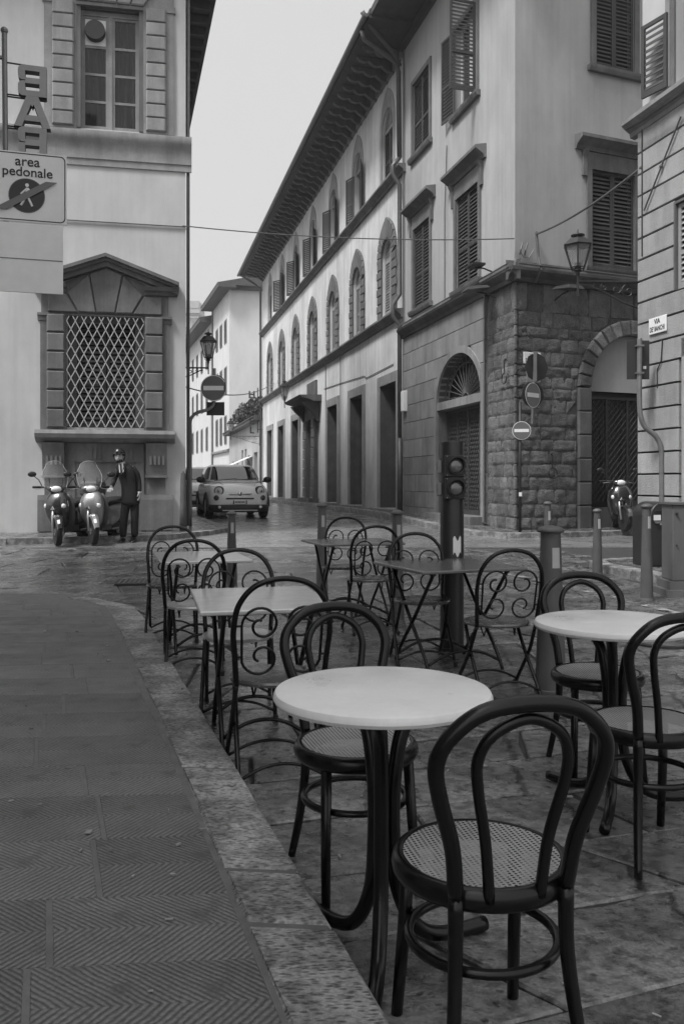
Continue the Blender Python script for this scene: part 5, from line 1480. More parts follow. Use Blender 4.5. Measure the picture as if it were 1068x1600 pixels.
def face(dx, dy): return math.atan2(-dx, dy)     # rotation that turns +y to (dx, dy)
round_table((.11, 2.35, g(2.35)), (262, 128, 28), 'round white topped table nearest the kerb stones, black tripod foot')
round_table((1.10, 3.50, 0), (247, 125, 5), 'round white topped table by the large bollard, two cane chairs drawn up', r=.315)
cane_chair((.318, 1.985, 0), face(-.22, .97), 'cane seated black chair with its back to us, at the table nearest the kerb')
cane_chair((.046, 2.84, 0), face(.30, -.95), 'cane chair tucked under the far side of the table nearest the kerb')
cane_chair((1.085, 3.09, 0), face(-.17, .98), 'cane chair cut by the frame edge, its back before the farther round table')
cane_chair((1.145, 3.88, 0), face(.02, -1), 'cane chair facing us behind the farther round table, beside the bollard')
M['glare_metal'] = mat('sky_glare_metal_top', 0.60, 0.24, 0.08, 14, spec=0.9, metal=.35, stain=.06, stain_scale=3)  # sky glare put into the base colour of tops and seats
M['dark_top'] = mat('dark_metal_top', 0.17, 0.24, 0.12, 10, spec=0.9, metal=.35, stain=.10, stain_scale=3)  # same table metal without the painted glare
folding_table((-.43, 4.48, 0), face(-.22, .97), .66, .88, 'square table with sky glare coloured into its top, beside the kerb with two scrolled chairs', M['glare_metal'])
folding_table((-1.10, 6.72, g(6.7)), face(-.28, .96), .66, .92, 'square table with sky glare coloured into its top, farthest along the kerb, by its end', M['glare_metal'])
folding_table((.745, 6.10, g(6.1)), face(-.36, .93), .80, .80, 'dark square table in front of the short traffic light', M['dark_top'])
folding_table((.09, 8.05, g(8.05)), face(-.30, .95), .78, .74, 'dark square table between the two slim bollards', M['dark_top'])
scroll_chair((-.30, 3.86, 0), face(-.22, .97), 'scroll backed chair with dark seat, back to us beside the pale kerb table')
scroll_chair((-.585, 4.88, 0), face(.12, -.99), 'scroll backed chair with sky glare coloured into its seat, facing us at the glare-topped kerb table', M['glare_metal'])
scroll_chair((-1.02, 5.97, g(6)), face(-.16, .98), 'scroll backed chair with sky glare coloured into its seat, back to us, at the farthest kerb table', M['glare_metal'])
scroll_chair((-1.38, 7.02, g(7)), face(.16, -.98), 'scroll backed chair facing us at the head of the farthest kerb table')
scroll_chair((.57, 6.18, g(6.2)), face(.10, -.99), 'scroll backed chair pushed under the dark table by the traffic light')
scroll_chair((.955, 5.36, 0), face(-.20, .97), 'scroll backed chair, back to us, between traffic light and large bollard')
scroll_chair((-.02, 8.26, g(8.3)), face(-.25, -.96), 'scroll backed chair on the far side of the dark table between bollards')
scroll_chair((.235, 7.40, g(7.4)), face(-.18, .98), 'scroll backed chair, back to us, at the dark table between bollards')
# ================================================================ STREET FURNITURE
def bollard(x, y, h, label, r=.044, zt=None):
    z0 = g(y)
    t = thing('bollard', label, 'bollard', (x, y, z0), 0, 'tapered metal bollards')
    mb = MB(); mb.lathe([(r * 1.62, -.03), (r * 1.6, .015), (r * 1.5, .02), (r * 1.46, .12), (r, h - .06), (r, h - .02)], 22); mb.build('post', M['bollard'], t, auto=40)
    mb = MB(); mb.lathe([(r * .9, h - .022), (r * 1.28, h - .018), (r * 1.36, h - .008), (r * 1.2, h + .008), (r * .6, h + .022), (0.002, h + .026)], 22); mb.build('cap', M['bollard'], t, smooth=True)
    mb = MB()
    def band(u, v):
        a = R(-95 + 44 * u); zz = h - .235 + .125 * v; rr = r * (1 + .46 * (h - .06 - zz) / (h - .18)) + .0015
        return (rr * math.cos(a), rr * math.sin(a), zz)
    mb.grid(lambda u, v: band(u, v), 9, 2); mb.build('reflector', M['reflector'], t, smooth=True)
    return t
bollard(1.29, 5.35, 1.0, 'large bollard beside the farther round table, white strip near its top', .062)
bollard(.497, 7.80, .985, 'bollard standing just left of the traffic light column')
bollard(-.216, 9.35, .98, 'bollard behind the dark table in the middle of the crossing')
bollard(-1.30, 10.2, .85, 'bollard in front of the parked white car')
bollard(2.83, 11.9, .90, 'bollard partly hidden by the large bollard before the corner house')
bollard(3.32, 11.25, .83, 'bollard in the open before the dark scooter')
bollard(3.19, 9.06, .985, 'bollard before the dark litter bin, peeling sticker')
# short traffic light: a column with two round lenses
t = thing('traffic_light', 'stubby dark traffic light column with two lenses and a torn sticker', 'traffic light', (.845, 6.65, g(6.65)))
H0 = 1.585; mb = MB(); mb.lathe([(.125, -.02), (.125, .012), (.093, .016), (.091, .05), (.091, H0 - .012), (.088, H0)], 32); mb.build('column', M['iron'] if False else mat('dark_column_paint', .022, .38, .12, 9, spec=.5), t, auto=40)
for z in (H0 - .185, H0 - .355):
    T = RZ(9) @ TR(0, -.088, z); 
    mb = MB(T); mb.box(-.078, .078, -.012, .03, -.082, .082); bx = mb.build('lamp_housing', M['car_dark'], t); bevel(bx, .006)
    mb = MB(T); mb.lathe([(.066, -.012), (.066, -.03), (.06, -.03), (.06, -.012)], 28, (0, 0, 0), 'y', cap=False)
    pts = [(.064 * math.cos(a), .064 * math.sin(a)) for a in [R(20 + 140 * i / 14) for i in range(15)]]
    for (xa, za), (xb, zb) in zip(pts, pts[1:]): mb.quad((xa, -.01, za), (xb, -.01, zb), (xb * .98, -.055, zb * 1.0), (xa * .98, -.055, za * 1.0))
    mb.build('visor', M['car_dark'], t, smooth=True)
    mb = MB(T); mb.grid(lambda u, v: (.056 * v * math.cos(2 * math.pi * u), -.014 - .022 * math.sqrt(max(0, 1 - v * v)), .056 * v * math.sin(2 * math.pi * u)), 29, 8); mb.build('lens', mat('unlit_lens', .10, .12, spec=.8, coat=1), t, smooth=True)
    mb = MB(T)
    for sx_ in (-.068, .068):
        for sz_ in (-.072, .072): mb.ball((sx_, -.013, sz_), .006, 6, 4)
    split_build(mb, 'screw', M['galv'], t)
    mb = MB(); mb.box(-.112, -.085, -.03, .03, z - .05, z + .045); mb.tube([(-.10, 0, z + .06), (-.115, 0, z + .03), (-.10, 0, z - .06)], .01, 6); mb.build('side_fitting', M['galv'], t)
mb = MB()
def stk(u, v):
    a = R(-92 + 42 * u); zz = H0 - .86 + .125 * v + (.02 * math.sin(u * 9) if v in (0, 1) else 0); return (.0922 * math.cos(a), .0922 * math.sin(a), zz)
mb.grid(stk, 9, 4); mb.build('sticker', M['white_plate'], t)
# litter bin
t = thing('litter_bin', 'dark arched litter bin with stickers beside the near house wall', 'litter bin', (4.13, 11.45, .21), R(12))
mb = MB(); w, d, h = .19, .22, .84
prof = [(-w, 0), (w, 0), (w, h - .2)] + [(w * math.cos(a), h - .2 + .2 * math.sin(a)) for a in [math.pi * i / 12 for i in range(1, 12)]] + [(-w, h - .2)]
mb.prism_y(prof, -d, d); o = mb.build('body', mat('bin_paint', .022, .45, .2, 8, spec=.5), t, auto=30); bevel(o, .015, 2, 50)
mb = MB(); mb.box(-.12, .12, -d - .012, -d + .02, h - .26, h - .12); mb.build('opening', M['dark'], t)
mb = MB(); mb.prism_y([(-.13, h - .28), (.13, h - .28), (.15, h - .25), (-.15, h - .25)], -d - .03, -d); mb.build('lip', M['galv'], t)
for a, b, c, e in ((-.15, -.05, h - .24, h - .17), (.03, .12, h - .23, h - .19), (-.06, .0, h - .30, h - .26)):
    mb = MB(); mb.box(a, b, -d - .0155, -d - .0125, c, e); mb.build('sticker', M['white_plate'], t)
mb = MB(RZ(0)); mb.box(w * .6, w * .95, -.12, .02, h - .055, h - .05) if False else None
mb.grid(lambda u, v: ((w + .002) * math.cos(R(25 + 40 * v)), -.12 + .18 * u, h - .2 + (.2 + .002) * math.sin(R(25 + 40 * v))), 6, 6); mb.build('sticker', M['galv'], t)
mb = MB(); mb.lathe([(.15, -.03), (.15, 0)], 14); mb.build('base', M['iron'], t)
# grey utility cabinet at the right edge
t = thing('utility_cabinet', 'plain grey utility cabinet with a plinth at the right frame edge', 'cabinet', (3.54, 9.3, g(9.3)), R(-2))
cab = mat('cabinet_paint', .125, .5, .12, 4, spec=.4, stain=.2)
mb = MB(); mb.box(0.02, .80, 0.02, .38, .16, .985); bevel(mb.build('body', cab, t), .012)
mb = MB(); mb.prism_z([(-.07, -.06), (.86, -.06), (.86, .44), (-.07, .44)], -.06, .07); mb.box(-.02, .83, -.01, .41, .07, .159); mb.build('plinth', cab, t)
mb = MB(); mb.box(0.0, .82, 0.0, .40, .986, 1.01); mb.build('lid', cab, t)
mb = MB(); mb.lathe([(.014, .0), (.014, .03), (.005, .035)], 10, (.06, -.012, .89), 'y'); mb.lathe([(.008, .0), (.008, .02)], 8, (.06, -.002, .55), 'y'); mb.build('lock', M['iron'], t)

# ---- signs
def disc_sign(t, T, r, back_only=False, dbl=False):
    mb = MB(T); mb.lathe([(r, .0), (r, .012)], 40, (0, 0, 0), 'y'); mb.build('plate_back', M['sign_back'], t, auto=40)
    if back_only: return
    mb = MB(T); mb.lathe([(r * 1.0, -.002), (r * 1.0, 0.0)], 40, (0, 0, 0), 'y'); mb.build('rim', M['white_plate'], t, auto=40)
    mb = MB(T); mb.lathe([(r * .945, -.005), (r * .945, -.0025)], 40, (0, 0, 0), 'y'); mb.build('field', M['red_plate'], t, auto=40)
    mb = MB(T); mb.box(-r * .78, r * .78, -.008, -.0055, -r * .17, r * .17); mb.build('bar', M['white_plate'], t)
# the no-entry sign on the bent pole in front of the palace return
t = thing('no_entry_sign', 'large no entry sign on a bent grey pole beside the palace corner', 'traffic sign', (-3.40, 19.4, .31))
mb = MB(); mb.tube(crom([(0, 0, 0), (0, 0, 2.0), (0.0, 0, 2.36), (.05, -.0, 2.48), (.16, -.02, 2.56), (.38, -.03, 2.62), (.50, -.03, 2.70), (.54, -.03, 2.85), (.54, -.03, 3.55)], 5), .038, 10); mb.build('pole', M['galv'], t, smooth=True)
disc_sign(t, TR(.535, -.10, 3.10), .29)
mb = MB(RZ(-38) @ TR(.42, .40, 3.12)); mb.lathe([(.29, 0), (.29, .012)], 36, (0, 0, 0), 'y'); mb.build('second_disc', M['sign_back'], t, auto=40)
mb = MB(TR(.56, .03, 2.66)); mb.box(-.20, .20, 0, .015, -.16, .14); mb.build('lower_plate', M['sign_back'], t)
# thin pole with a small no-entry sign before the corner
PX, PY = 3.58, 17.40
t = thing('small_no_entry_sign', 'small round no entry sign on a thin dark pole at the stone corner', 'traffic sign', (PX, PY, .305))
mb = MB(); mb.tube([(0, 0, 0), (0, 0, 2.62)], .028, 8); mb.build('pole', M['iron'], t, smooth=True)
disc_sign(t, TR(0.02, -.05, 2.04) @ RZ(-6), .185)
mb = MB(); mb.box(-.03, .03, -.034, -.028, .72, .80); mb.build('sticker', M['white_plate'], t)
# bracketed pair above it
t = thing('bracketed_no_entry_sign', 'turned no entry sign and sign seen from behind, bracketed off the stone corner', 'traffic sign', (3.86, 17.55, 2.85))
mb = MB(); mb.tube([(0, 0, -.35), (.06, .0, 1.05)], .03, 8); mb.tube([(0, 0, -.2), (-.25, .55, -.42)], .012, 6); mb.tube([(0, 0, -.2), (.15, .62, -.1)], .012, 6); mb.tube([(.02, 0, .3), (.1, .6, .3)], .014, 6); mb.tube([(.05, 0, .8), (.1, .6, .8)], .014, 6); mb.build('pole', M['galv'], t)
disc_sign(t, TR(.0, -.06, .22) @ RZ(42), .255)
mb = MB(TR(.02, .05, .24) @ RZ(20)); mb.lathe([(.255, 0), (.255, .012)], 36, (0, 0, 0), 'y'); mb.build('second_disc', M['sign_back'], t, auto=40)
mb = MB(TR(.10, .05, .80) @ RZ(28)); mb.lathe([(.30, 0), (.30, .012)], 8, (0, 0, 0), 'y'); mb.build('octagon', M['sign_back'], t)
mb = MB(TR(.05, -.035, .80)); mb.box(-.035, .035, 0, .012, -.3, .3); mb.build('clamp_rail', M['galv'], t)
# square sign seen from behind on a curved pole at the near house
t = thing('square_sign', 'dark square sign seen from behind on a double curved grey pole', 'traffic sign', (4.06, 11.75, .21))
mb = MB(); mb.tube(crom([(.28, 0, 0), (.28, 0, 1.3), (.27, 0, 1.56), (.2, 0, 1.72), (.06, 0, 1.84), (0, 0, 1.98), (-.02, 0, 2.2), (-.02, 0, 2.95), (-.02, 0, 3.05)], 6), .036, 10); mb.build('pole', M['galv'], t, smooth=True)
mb = MB(); mb.box(-.175, .13, .045, .06, 2.50, 3.03); mb.build('plate', M['sign_back'], t)
for z in (2.58, 2.95):
    mb = MB(); mb.box(-.07, .03, -.045, .044, z - .012, z + .012); mb.build('clamp', M['galv'], t)
mb = MB(); mb.box(.045, .085, .0405, .0445, 2.64, 2.68); mb.build('sticker', M['white_plate'], t)

# street name plates
def plate(name, label, T, w, h, lines, parent_loc, sz):
    t = thing(name, label, 'street sign', parent_loc)
    mb = MB(T); mb.box(-w / 2, w / 2, -.02, 0, -h / 2, h / 2); bevel(mb.build('plate', M['white_plate'], t), .008)
    e = T.to_euler()
    for s_, z, k in lines:
        p = T @ Vector((0, -.0215, z)); text('lettering', s_, sz, M['black_ink'], t, tuple(p), (R(90), 0, e.z), ext=.0008, bold=.0022, sx=k)
    return t
plate('street_plate', 'white marble plate reading VIA DE’ BANCHI on the near house', TN, .40, .225, (('VIA', .05, .9), ('DE’ BANCHI', -.05, .66)), tuple(Vector((4.24, 12.36, 0)) + TN @ Vector((.52, -.035, 0)) + Vector((0, 0, 3.46))), .095)
plate('street_plate', 'white street plate reading VIA DEL half hidden behind the corner signs', TRc, .42, .24, (('VIA', .05, .9), ('DEL GIGLIO', -.05, .62)), tuple(Vector((3.6, 18, 0)) + TRc @ Vector((.36, -.075, 0)) + Vector((0, 0, 3.90))), .10)
t = thing('notice_plate', 'blank pale plate fixed under the half hidden street plate', 'sign', tuple(Vector((3.6, 18, 0)) + TRc @ Vector((.40, -.075, 0)) + Vector((0, 0, 3.55))))
mb = MB(TRc); mb.box(-.17, .17, -.015, 0, -.15, .15); mb.build('plate', M['trim_light'], t)

# pedestrian area sign, blank board and bar letters, hung off the cafe house
AP = TR(-2.40, 6.2, 0) @ RZ(17)
t = thing('pedestrian_area_sign', 'square sign reading area pedonale with a crossed out walking figure', 'traffic sign', (-2.253, 6.2, 3.42), R(16))
W_, H_ = .535, .50
def rrect(w, h, r, n=6):
    o = []
    for cx, cz, a0 in ((w / 2 - r, h / 2 - r, 0), (-w / 2 + r, h / 2 - r, 90), (-w / 2 + r, -h / 2 + r, 180), (w / 2 - r, -h / 2 + r, 270)):
        o += [(cx + r * math.cos(R(a0 + 90 * i / n)), cz + r * math.sin(R(a0 + 90 * i / n))) for i in range(n + 1)]
    return o
mb = MB(); mb.prism_y(rect(-W_ / 2, W_ / 2, -H_ / 2, H_ / 2), 0, .015); mb.build('plate', M['white_plate'], t)
mb = MB()
oA, oB = rrect(W_ - .018, H_ - .018, .035), rrect(W_ - .032, H_ - .032, .03)
for i in range(len(oA)):
    j = (i + 1) % len(oA); mb.quad((oA[i][0], -.0015, oA[i][1]), (oA[j][0], -.0015, oA[j][1]), (oB[j][0], -.0015, oB[j][1]), (oB[i][0], -.0015, oB[i][1]))
mb.build('border', M['black_ink'], t)
text('lettering', 'area', .098, M['black_ink'], t, (.0, -.003, .180), (R(90), 0, 0), ext=.0008, bold=.0008)
text('lettering', 'pedonale', .094, M['black_ink'], t, (.0, -.003, .105), (R(90), 0, 0), ext=.0008, bold=.0008)
mb = MB(); mb.lathe([(.124, -.003), (.124, -.001)], 44, (-.005, 0, -.062), 'y'); mb.build('disc_rim', M['grey_band'], t, auto=40)
mb = MB(); mb.lathe([(.119, -.005), (.119, -.0035)], 44, (-.005, 0, -.062), 'y'); mb.build('disc', mat('blue_disc', .025, .45), t, auto=40)
mb = MB()
mb.lathe([(.013, -.007), (.013, -.0055)], 16, (-.003, 0, .012), 'y')
for a, b, r in (((.0, -.015), (-.005, -.062), .012), ((-.005, -.062), (-.045, -.135), .0085), ((-.003, -.062), (.032, -.138), .0085), ((-.002, -.010), (-.045, -.055), .007), ((.0, -.010), (.035, -.05), .007)):
    mb.tube([(a[0], -.006, a[1]), (b[0], -.006, b[1])], r, 6)
mb.build('walking_figure', M['white_plate'], t)
mb = MB(); mb.prism_y([(-.225, -.172), (-.135, -.172), (.205, .045), (.125, .045)], -.0165, -.0145); mb.build('cancel_band', M['grey_band'], t)
mb = MB(); mb.tube([(-2.1, .04, .12), (.15, .04, .12)], .016, 6); mb.tube([(-2.1, .04, -.15), (.15, .04, -.15)], .016, 6); split_build(mb, 'bracket', M['galv'], t)
t = thing('blank_board', 'blank pale board hanging under the area pedonale sign', 'sign', (-2.253, 6.2, 3.165), R(16))
mb = MB(); mb.box(-W_ / 2, W_ / 2 - .025, 0, .015, -.50, -.005); mb.build('plate', M['white_plate'], t)
mb = MB(); mb.box(-W_ / 2, W_ / 2 - .03, -.003, -.001, -.265, -.259); mb.build('seam', M['grey_band'], t)
mb = MB(); mb.tube([(-2.1, .04, -.40), (.10, .04, -.40)], .014, 6); mb.tube([(-2.1, .04, -.12), (.10, .04, -.12)], .014, 6); split_build(mb, 'bracket', M['galv'], t)
t = thing('bar_sign', 'vertical BAR letter sign seen from behind on a thin pole', 'sign', (-2.86, 8.0, 0), R(16))
mb = MB(); mb.tube([(-.23, .0, 3.6), (-.245, 0, 5.44)], .024, 8); mb.ball((-.245, 0, 5.45), .035, 8, 6); mb.tube([(-.23, 0, 3.9), (-1.6, .1, 3.9)], .02, 6); mb.tube([(-.24, 0, 5.2), (-1.6, .1, 5.2)], .02, 6); mb.build('pole', M['galv'], t)
LT = mat('letter_back', .34, .55, .12, 6)
def bar_letter(kind, zc):
    """Block letters of the sign; read from the other side, so mirrored here."""
    mb = MB(); D = .045; w, h = .125, .142
    def bx(x0, x1, z0, z1): mb.prism_y(rect(x0, x1, z0, z1), -D, D)
    def rnd_left(z0, z1, x1, thick):      # rounded left bow of a stroke pair
        n = 6; r = .045; o = [(-w + r - r * math.cos(R(90 * i / n)), z1 - r + r * math.sin(R(90 * i / n))) for i in range(n + 1)]
        lo = [(-w + r - r * math.cos(R(90 - 90 * i / n)), z0 + r - r * math.sin(R(90 - 90 * i / n))) for i in range(n + 1)]
        return o, lo
    if kind in 'BR':
        bx(.062, w, -h, h)                                                     # stem, on the right from behind
        bx(-.062, .062, h - .052, h); bx(-.062, .062, -.026, .026)
        if kind == 'B': bx(-.062, .062, -h, -h + .052)
        o, lo = rnd_left(.004, h, 0, 0); mb.prism_y([(-.062, h)] + o[::-1] + lo[::-1][::-1][::-1] + [(-.062, .004)] if False else [(-.062, .004), (-.062, h)] + o[::-1] + lo[::-1], -D, D)
        if kind == 'B': o, lo = rnd_left(-h, -.004, 0, 0); mb.prism_y([(-.062, -h), (-.062, -.004)] + o[::-1] + lo[::-1], -D, D)
        else: bx(-w + .004, -.062, -h, -.004)
    else:
        for s_ in (-1, 1): mb.prism_y([(s_ * .16, -h), (s_ * .092, -h), (s_ * .012, h - .075), (0, h - .10), (0, h), (s_ * .052, h)][::s_], -D, D)
        mb.prism_y([(-.078, -.085), (.078, -.085), (.052, -.032), (-.052, -.032)], -D + .003, D - .003)
    me = mb.mesh('letter', [LT, M['car_dark']])
    for p in me.polygons: p.material_index = 0 if abs(p.normal.y) > .5 else 1
    return link('letter', me, t, (0, 0, zc))
bar_letter('B', 5.0); bar_letter('A', 4.715); bar_letter('R', 4.43)
mb = MB()
for z in (5.16, 4.87, 4.85, 4.58, 4.56, 4.28):
    mb.tube([(-.24, .0, z), (.12, 0.0, z - .01)], .008, 5)
split_build(mb, 'stay', M['iron'], t)

# lanterns
def lantern(name, label, loc, s, parts_bracket, wd=1.0, ht=1.0):
    t = thing(name, label, 'street lamp', loc)
    S = Matrix.Diagonal((s * wd, s * wd, s * ht, 1))
    hx = lambda r, z, n=6: [(r * math.cos(2 * math.pi * k / n + .26), r * math.sin(2 * math.pi * k / n + .26), z) for k in range(n)]
    mb = MB(S); mb.loft([hx(.215, .60), hx(.225, .615), hx(.13, .76), hx(.12, .775)]); mb.build('roof', M['iron'], t)
    mb = MB(S); mb.lathe([(.05, .775), (.05, .82), (.10, .84), (.095, .87), (.03, .90), (.012, .93), (.006, 1.0)], 14); mb.build('finial', M['iron'], t, smooth=True)
    mb = MB(S)
    a, b = hx(.105, .10), hx(.205, .60)
    for p, q in zip(a, b): mb.tube([p, q], .011, 5)
    for i in range(6): mb.tube([a[i], a[(i + 1) % 6]], .012, 5); mb.tube([b[i], b[(i + 1) % 6]], .013, 5)
    mb.build('cage', M['iron'], t)
    mb = MB(S); a2, b2 = hx(.10, .105), hx(.198, .598); mb.loft([a2, b2], cap=False); mb.build('glazing', M['milk_glass'], t)
    mb = MB(S); mb.lathe([(.045, .20), (.06, .22), (.06, .50), (.03, .54)], 14); mb.build('lamp', M['lamp_tube'], t, smooth=True)
    mb = MB(S); mb.lathe([(.012, -.12), (.03, -.05), (.03, .0), (.055, .03), (.04, .06), (.05, .12), (.045, .20)], 12)
    for k in range(6): 
        an = 2 * math.pi * k / 6 + .26; mb.tube([(.10 * math.cos(an), .10 * math.sin(an), .10), (.09 * math.cos(an), .09 * math.sin(an), .03), (.03 * math.cos(an), .03 * math.sin(an), .0)], .007, 4)
    mb.build('stem', M['iron'], t, smooth=False)
    mb = MB(); parts_bracket(mb); mb.build('bracket', M['iron'], t)
    return t
def scroll2(c, r0, r1, a0, a1, n=20):
    return [(c[0] + (r0 + (r1 - r0) * i / n) * math.cos(R(a0 + (a1 - a0) * i / n)), c[1] + (r0 + (r1 - r0) * i / n) * math.sin(R(a0 + (a1 - a0) * i / n))) for i in range(n + 1)]
def ornate(mb, dvec, L_, drop, zt=0.0):
    """Horizontal arm along dvec of length L_ with scrollwork in a tapering web below it."""
    D = Vector(dvec).normalized()
    P = lambda x, z: tuple(D * x + Vector((0, 0, z)))
    mb.tube([P(0, zt), P(L_, zt)], .018, 6); mb.tube([P(L_, zt + .12), P(L_, zt - drop - .1)], .02, 6)
    mb.tube([P(*q) for q in [(.12, zt - .05), (L_ * .35, zt - drop * .30), (L_ * .7, zt - drop * .75), (L_, zt - drop)]], .013, 5)
    n = max(3, int(L_ / .22))
    for i in range(n):
        x = L_ * (.22 + .75 * i / n); hgt = drop * (x / L_) * .8; r = min(.11, hgt * .45)
        if r < .02: continue
        c = (x, zt - .02 - r * 1.05)
        mb.tube([P(*q) for q in scroll2(c, r, r * .2, 90, 90 + 420 * (1 if i % 2 else -1))], .008, 4)
        if hgt > .3:
            c = (x, zt - .02 - r * 3.0); mb.tube([P(*q) for q in scroll2(c, r * .85, r * .2, 270, 270 + 420 * (-1 if i % 2 else 1))], .008, 4)
# on the near house, over the crossing
d = Vector((1.16, .62, 0))
lantern('street_lamp', 'glass lantern on an ornate iron bracket from the near house', (3.42, 12.55, 4.36), .62, lambda mb: (mb.tube([(0, 0, -.36), (0, 0, .0)], .016, 6), ornate(mb, (1, .05, 0), .95, .40, -.14)), 1.62, 1.0)
# at the palace corner down the street
lantern('street_lamp', 'small lantern on a scrolled arm at the palace street corner', (-2.98, 19.3, 4.02), .72, lambda mb: (mb.tube([(0, 0, -.3), (0, 0, 0)], .014, 6), ornate(mb, (-1, -.1, 0), .55, .22, -.16)), 1.2, .98)
# above the portal of the long house
pp = TA @ Vector((-15.9, -.85, 5.05)); 
lantern('street_lamp', 'lantern on the portal hood of the long house', (AX + pp.x, AY + pp.y, 5.15), 1.05, lambda mb: (mb.tube([(0, 0, -.35), (0, 0, 0)], .02, 6), ornate(mb, (.97, .23, 0), .85, .25, -.12)))
lantern('street_lamp', 'lantern on a long ornate arm before the hotel wing', (-7.0, 54.5, 4.35), 1.1, lambda mb: (mb.tube([(0, 0, -.35), (0, 0, 0)], .02, 6), ornate(mb, (1, .1, 0), 1.8, .5, -.12)))
# floodlights and speaker boxes over the corner house cornice
def fixture(label, T, base, x, z, kind):
    p = Vector(base) + T @ Vector((x, 0, 0))
    t = thing('floodlight', label, 'light fitting', (p.x, p.y, z))
    mb = MB(T); mb.tube([(0, 0, -.1), (0, -.25, -.02), (0, -.45, 0)], .018, 6); mb.build('arm', M['iron'], t)
    mb = MB(T)
    if kind == 0: mb.add([(-.2, -.75, .0), (.2, -.75, .0), (.26, -.25, .06), (-.26, -.25, .06), (-.14, -.68, .09), (.14, -.68, .09), (.2, -.3, .12), (-.2, -.3, .12)], [(0, 3, 2, 1), (4, 5, 6, 7), (0, 1, 5, 4), (1, 2, 6, 5), (2, 3, 7, 6), (3, 0, 4, 7)])
    else: mb.box(-.22, .22, -.6, -.3, .0, .05); [mb.tube([(-.2 + .1 * k, -.45, .05), (-.2 + .1 * k, -.45, .11)], .01, 4) for k in range(5)]
    mb.build('head', M['sign_back'] if kind == 0 else M['iron'], t)
fixture('flat grey floodlight over the corner house cornice near the ashlar edge', TLc, (3.6, 18, 0), -.95, 5.45, 0)
fixture('flat dark floodlight under the cornice right of the stone corner', TRc, (3.6, 18, 0), 1.0, 5.28, 0)
fixture('small spiky fitting on the cornice by the shuttered window', TLc, (3.6, 18, 0), -1.05, 6.02, 1)
# cables across the street
def cable(label, a, b, sag, r, m=None):
    a, b = Vector(a), Vector(b); mb = MB()
    mb.tube([a.lerp(b, i / 24) - Vector((0, 0, sag * 4 * (i / 24) * (1 - i / 24))) for i in range(25)], r, 6)
    o = mb.build('cable', m or M['pipe'], None); tag(o, label, 'cable', 'cables strung over the street'); return o
pR = Vector((3.6, 18, 0)) + TRc @ Vector((.46, -.1, 6.50)); pN = Vector((4.24, 12.36, 0)) + TN @ Vector((.14, -.03, 5.77))
cable('thin cable from the palace to the corner house', (-3.3, 17.9, 6.62), (pR.x - .5, pR.y - .2, 6.35), .12, .012)
cable('thicker cable rising from the corner house to the near house', tuple(pR), tuple(pN), .10, .022)
cable('cable spanning the far street from palace to long house', (-4.5, 23.0, 3.95), (-3.9, 49.7, 7.05), .5, .02)
